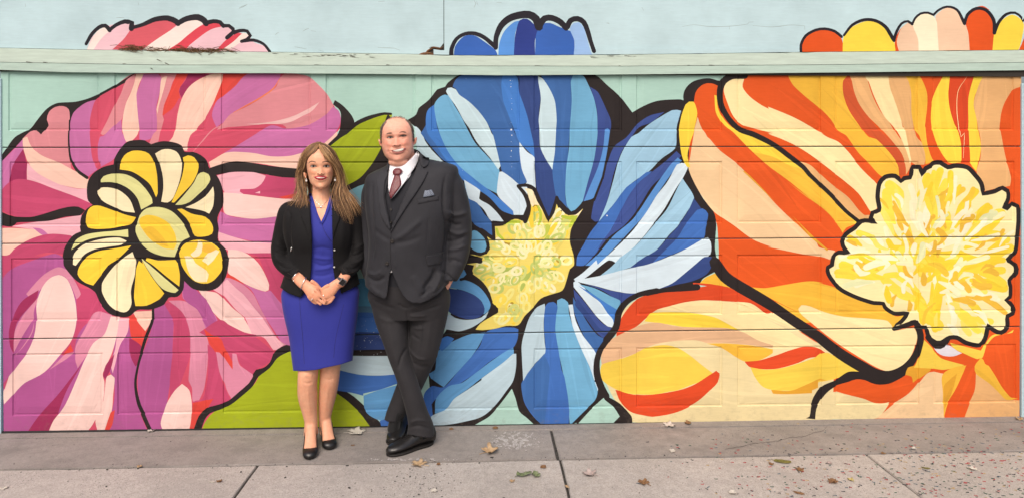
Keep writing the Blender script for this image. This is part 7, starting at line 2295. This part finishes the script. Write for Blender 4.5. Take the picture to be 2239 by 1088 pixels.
# cloth pushed up by the hands in the pockets
g.ell(W(955, 640, -.255), (.075, .05, .055), 20); g.ell(W(826, 625, -.24), (.06, .05, .06), 20)
jk = remesh(g, 0.0058, 5)
wrinkle(jk, [(path('Z975,382 971,405 970,430 971,465 976,495 974,530 968,568 964,598'), 3.2, -0.0162), (path('Z983,420 981,460 985,500 983,540'), 5, 0.0054),
             (path('Z975,462 990,470 1006,470 1022,462'), 4.5, 0.0108), (path('Z976,480 994,492 1012,490'), 4, -0.0095), (path('Z978,500 1000,512 1024,505'), 4.5, 0.0095), (path('Z976,530 996,526 1018,515'), 4.5, -0.0081), (path('Z974,545 995,545 1020,535'), 4, 0.0081), (path('Z972,570 992,568 1012,575'), 4, -0.0081), (path('Z965,590 985,605 1003,620'), 2.6, -0.0081), (path('Z969,605 985,618 998,622'), 2.2, 0.0054),
             (path('Z857,527 880,515 905,495 925,478'), 6, 0.0081), (path('Z858,532 890,528 925,515'), 6, -0.0054), (path('Z857,528 835,515 815,500'), 5, -0.0054), (path('Z857,540 862,570 866,590'), 4, 0.0041),
             (path('Z955,582 948,605 935,622 925,640'), 6, -0.0162), (path('Z965,590 955,620 940,645'), 6, 0.0162), (path('Z918,648 930,640 945,625'), 3, -0.0081), (path('Z975,625 960,638 940,648'), 4, 0.0095), (path('Z900,600 915,625 930,640'), 7, 0.0054),
             (path('Z802,600 815,612 830,612 843,600'), 4, -0.0135), (path('Z800,590 820,600 835,590'), 4, 0.0081), (path('Z808,620 820,635 836,645'), 5, 0.0081), (path('Z845,600 840,625 836,645'), 4, -0.0041),
             (path('Z815,400 812,440 814,480 816,530 812,575'), 3, -0.0135), (path('Z936,470 936,500 934,540'), 3, -0.0027), (path('Z800,378 815,384 830,380'), 5, 0.0027)])
OPENM = [(851, 344), (850, 372), (846, 400), (841, 429), (845, 455), (849.5, 476), (854.4, 505), (866, 476), (879, 442), (897, 404), (914, 357), (919, 330)]
trim(jk, [OPENM], ymax=-0.17)
LOWM = [(855.5, 588), (858, 595), (864, 610), (872, 629.5), (881, 645), (891.7, 656.5), (902, 661), (919, 662), (936, 656), (953.7, 645), (966, 634), (975, 624), (990, 612), (1060, 640), (1060, 760), (700, 760), (700, 640), (796, 621), (806, 632), (822, 645), (839.6, 652.5), (843.5, 650), (846, 640), (849, 615), (852, 595)]
trim(jk, [LOWM], front_only=False, ymax=0.5)
trim(jk, [[(969, 604), (984, 618), (997, 623.5), (1003, 610), (1060, 640), (1000, 700), (960, 660)]], ymax=0.5, snap=False) if False else None
jk = thicken(jk, .005)
jac = place(jk, 'jacket', M_SUIT, man)
BJ = bvh_of(jk)
BJ2 = bvh_of(jk, ve)
M_LAP = cloth('charcoal_lapel', (0.0260, 0.0257, 0.0310), 900, 0.74, 0.06, 0.14, 0.35)
patch('lapel', spline(Z4('556,100 575,140 600,168 628,186 590,270 540,350 450,482 380,590 300,722 297,690 345,590 400,450 470,300 520,180'), True, 4), BJ2, M_LAP, jac, .006, .005, 4, 1.0)
patch('collar', spline(Z4('540,8 570,30 610,60 640,64 626,130 590,152 570,140 553,104 535,95 548,50'), True, 4), BJ2, M_LAP, jac, .007, .005, 4, 1.0, fallback=-.25)
patch('lapel', spline(Z4('296,168 262,158 215,175 178,260 188,400 210,555 250,640 294,700 297,680 278,590 256,500 242,400 252,270'), True, 4), BJ2, M_LAP, jac, .006, .005, 4, 1.0)
M_DKS = cloth('dark_seam', (0.010, 0.010, 0.012))
seam('front_edge', Z4('302,722 296,800 295,900 298,1000 305,1060'), [1.0, 1.1, 1.0], BJ, M_DKS, jac, .0006, .0022)
seam('dart', Z4('640,520 636,700 630,900'), .7, BJ, M_DKS, jac, .0002, .0006)
patch('breast_pocket', Z4('538,424 718,392 722,436 540,470'), BJ, M_LAP, jac, .002, .003, 4, .8)
M_PSQ = NT('woven_pocket_square')
_c = M_PSQ.n('ShaderNodeTexChecker'); _c.inputs['Scale'].default_value = 260
_c.inputs['Color1'].default_value = (0.07, 0.085, 0.12, 1); _c.inputs['Color2'].default_value = (0.22, 0.25, 0.31, 1)
M_PSQ.l(M_PSQ.coord(), _c.inputs['Vector'])
M_PSQ = M_PSQ.out(_c.outputs['Color'], 0.6, None, 0.3)
psq = patch('pocket_square', Z4('584,412 600,350 622,352 640,346 660,344 686,394'), BJ, M_PSQ, man, .006, .004, 4, .6)
seam('fold', Z4('640,352 652,380 664,402'), .8, BJ, M_DKS, psq, .0085, .002)
patch('pocket_flap', spline(Z4('612,918 700,905 765,893 768,930 748,988 690,1000 624,1010 615,970'), True, 5, 40), BJ, M_SUIT, jac, .0025, .0035, 4, .8)
seam('pocket_line', Z4('610,917 700,904 766,892'), 1.0, BJ, M_DKS, jac, .004, .0025)
for bx, by, r in ((313, 793, 4.4), (269, 987, 4.2)):
    p = Z4('%d,%d' % (bx, by))[0]; button(p[0], p[1], r, BJ, M_BTN, jac, off=.006)
patch('shirt_tip', [(851.5, 595), (855.5, 587), (858.8, 594.5)], bvh_of(ve, tr), M_SHIRT, man, .012, .003, 3, .3)
M_SOCK = cloth('black_knit', (0.010, 0.010, 0.011))
for pts_ in ([(917, 905, -0.26, 12, .048), (924, 930, -0.25, 11.5, .046), (927, 952, -0.245, 13, .05)], [(874, 895, -0.165, 13.5, .045), (864, 918, -0.16, 12.5, .043), (860, 940, -0.16, 14, .05)]):
    sg = Geo().tube(pts_, seg=18, sub=4); mesh_obj('sock', sg.v, sg.f, M_SOCK, man, True)
# shoes
def shoe(heel, toe, w, h_ank, name='shoe', lift=0.0, pitch=0.0):
    a, t = Vector(heel), Vector(toe)
    d = (t - a); L = d.length; d.normalize()
    n_ = Vector((-d.y, d.x, 0))
    secs = [(-.02, .70, .085), (.06, .86, .098), (.18, .88, .102), (.32, .84, .098), (.46, .86, .074), (.60, .97, .058), (.74, 1.0, .048), (.86, .90, .041), (.95, .66, .034), (1.0, .32, .026)]
    R_ = []
    for u, ww, hh in cr(secs, 4):
        c = a + d * (L * u)
        ring = []
        for j in range(22):
            tt = j * math.tau / 22
            x, z = math.cos(tt), math.sin(tt)
            zz = hh * (.5 + .5 * z)
            wf = w * ww * math.copysign(abs(x) ** .8, x) * (1 - .22 * max(0, z) * (1 if u > .4 else .6))
            p = c + n_ * wf
            ring.append((p.x, p.y, .012 + zz + lift))
        R_.append(ring)
    g = Geo().rings(R_)
    me = remesh(g, .0035, 3)
    o = place(me, name, M_SHOE, man)
    s = Geo(); R_ = []
    for z, gr in ((.001, .0), (.004, .003), (.010, .003), (.013, .0005)):
        ring = []
        for j in range(48):
            tt = j * math.tau / 48
            u = .5 - .5 * math.cos(tt)
            sgn = 1 if tt < math.pi else -1
            ww = np.interp(u, [0, .05, .18, .4, .6, .74, .88, .96, 1.0], [.0, .55, .88, .80, .97, 1.02, .88, .55, 0.0])
            p = a + d * (L * (u * 1.03 - .022)) + n_ * sgn * (w * ww + gr)
            zz = z
            ring.append((p.x, p.y, zz + lift))
        R_.append(ring)
    s.rings(R_)
    mesh_obj('sole', s.v, s.f, M_SOLE, o)
    return me, o
h1, t1 = ground(946, 966), ground(846, 996)
me1, o1 = shoe(h1, t1, .046, .1)
B1 = bvh_of(me1)
seam('toe_seam', path('Z862,962 868,970 878,978 888,985'), .8, B1, M_SOLE, o1, .0004, .0012)
for i in range(3):
    seam('lace', [(874 + i * 4.5, 954 - i * 3.2), (880 + i * 4.5, 957 - i * 3.2)], 1.0, B1, M_SOLE, o1, .001, .002)
h2, t2 = ground(866, 942), ground(857, 974)
t2 = Vector((h2[0] + (t2[0] - h2[0]) , t2[1], 0)); h2 = Vector((t2.x + .035, t2.y + .285, 0))
me2, o2_ = shoe(h2, t2, .047, .1)
B2 = bvh_of(me2)
for i in range(3):
    seam('lace', [(857 + i * .8, 938 - i * 5), (868 + i * .8, 937 - i * 5)], 1.0, B2, M_SOLE, o2_, .001, .002)
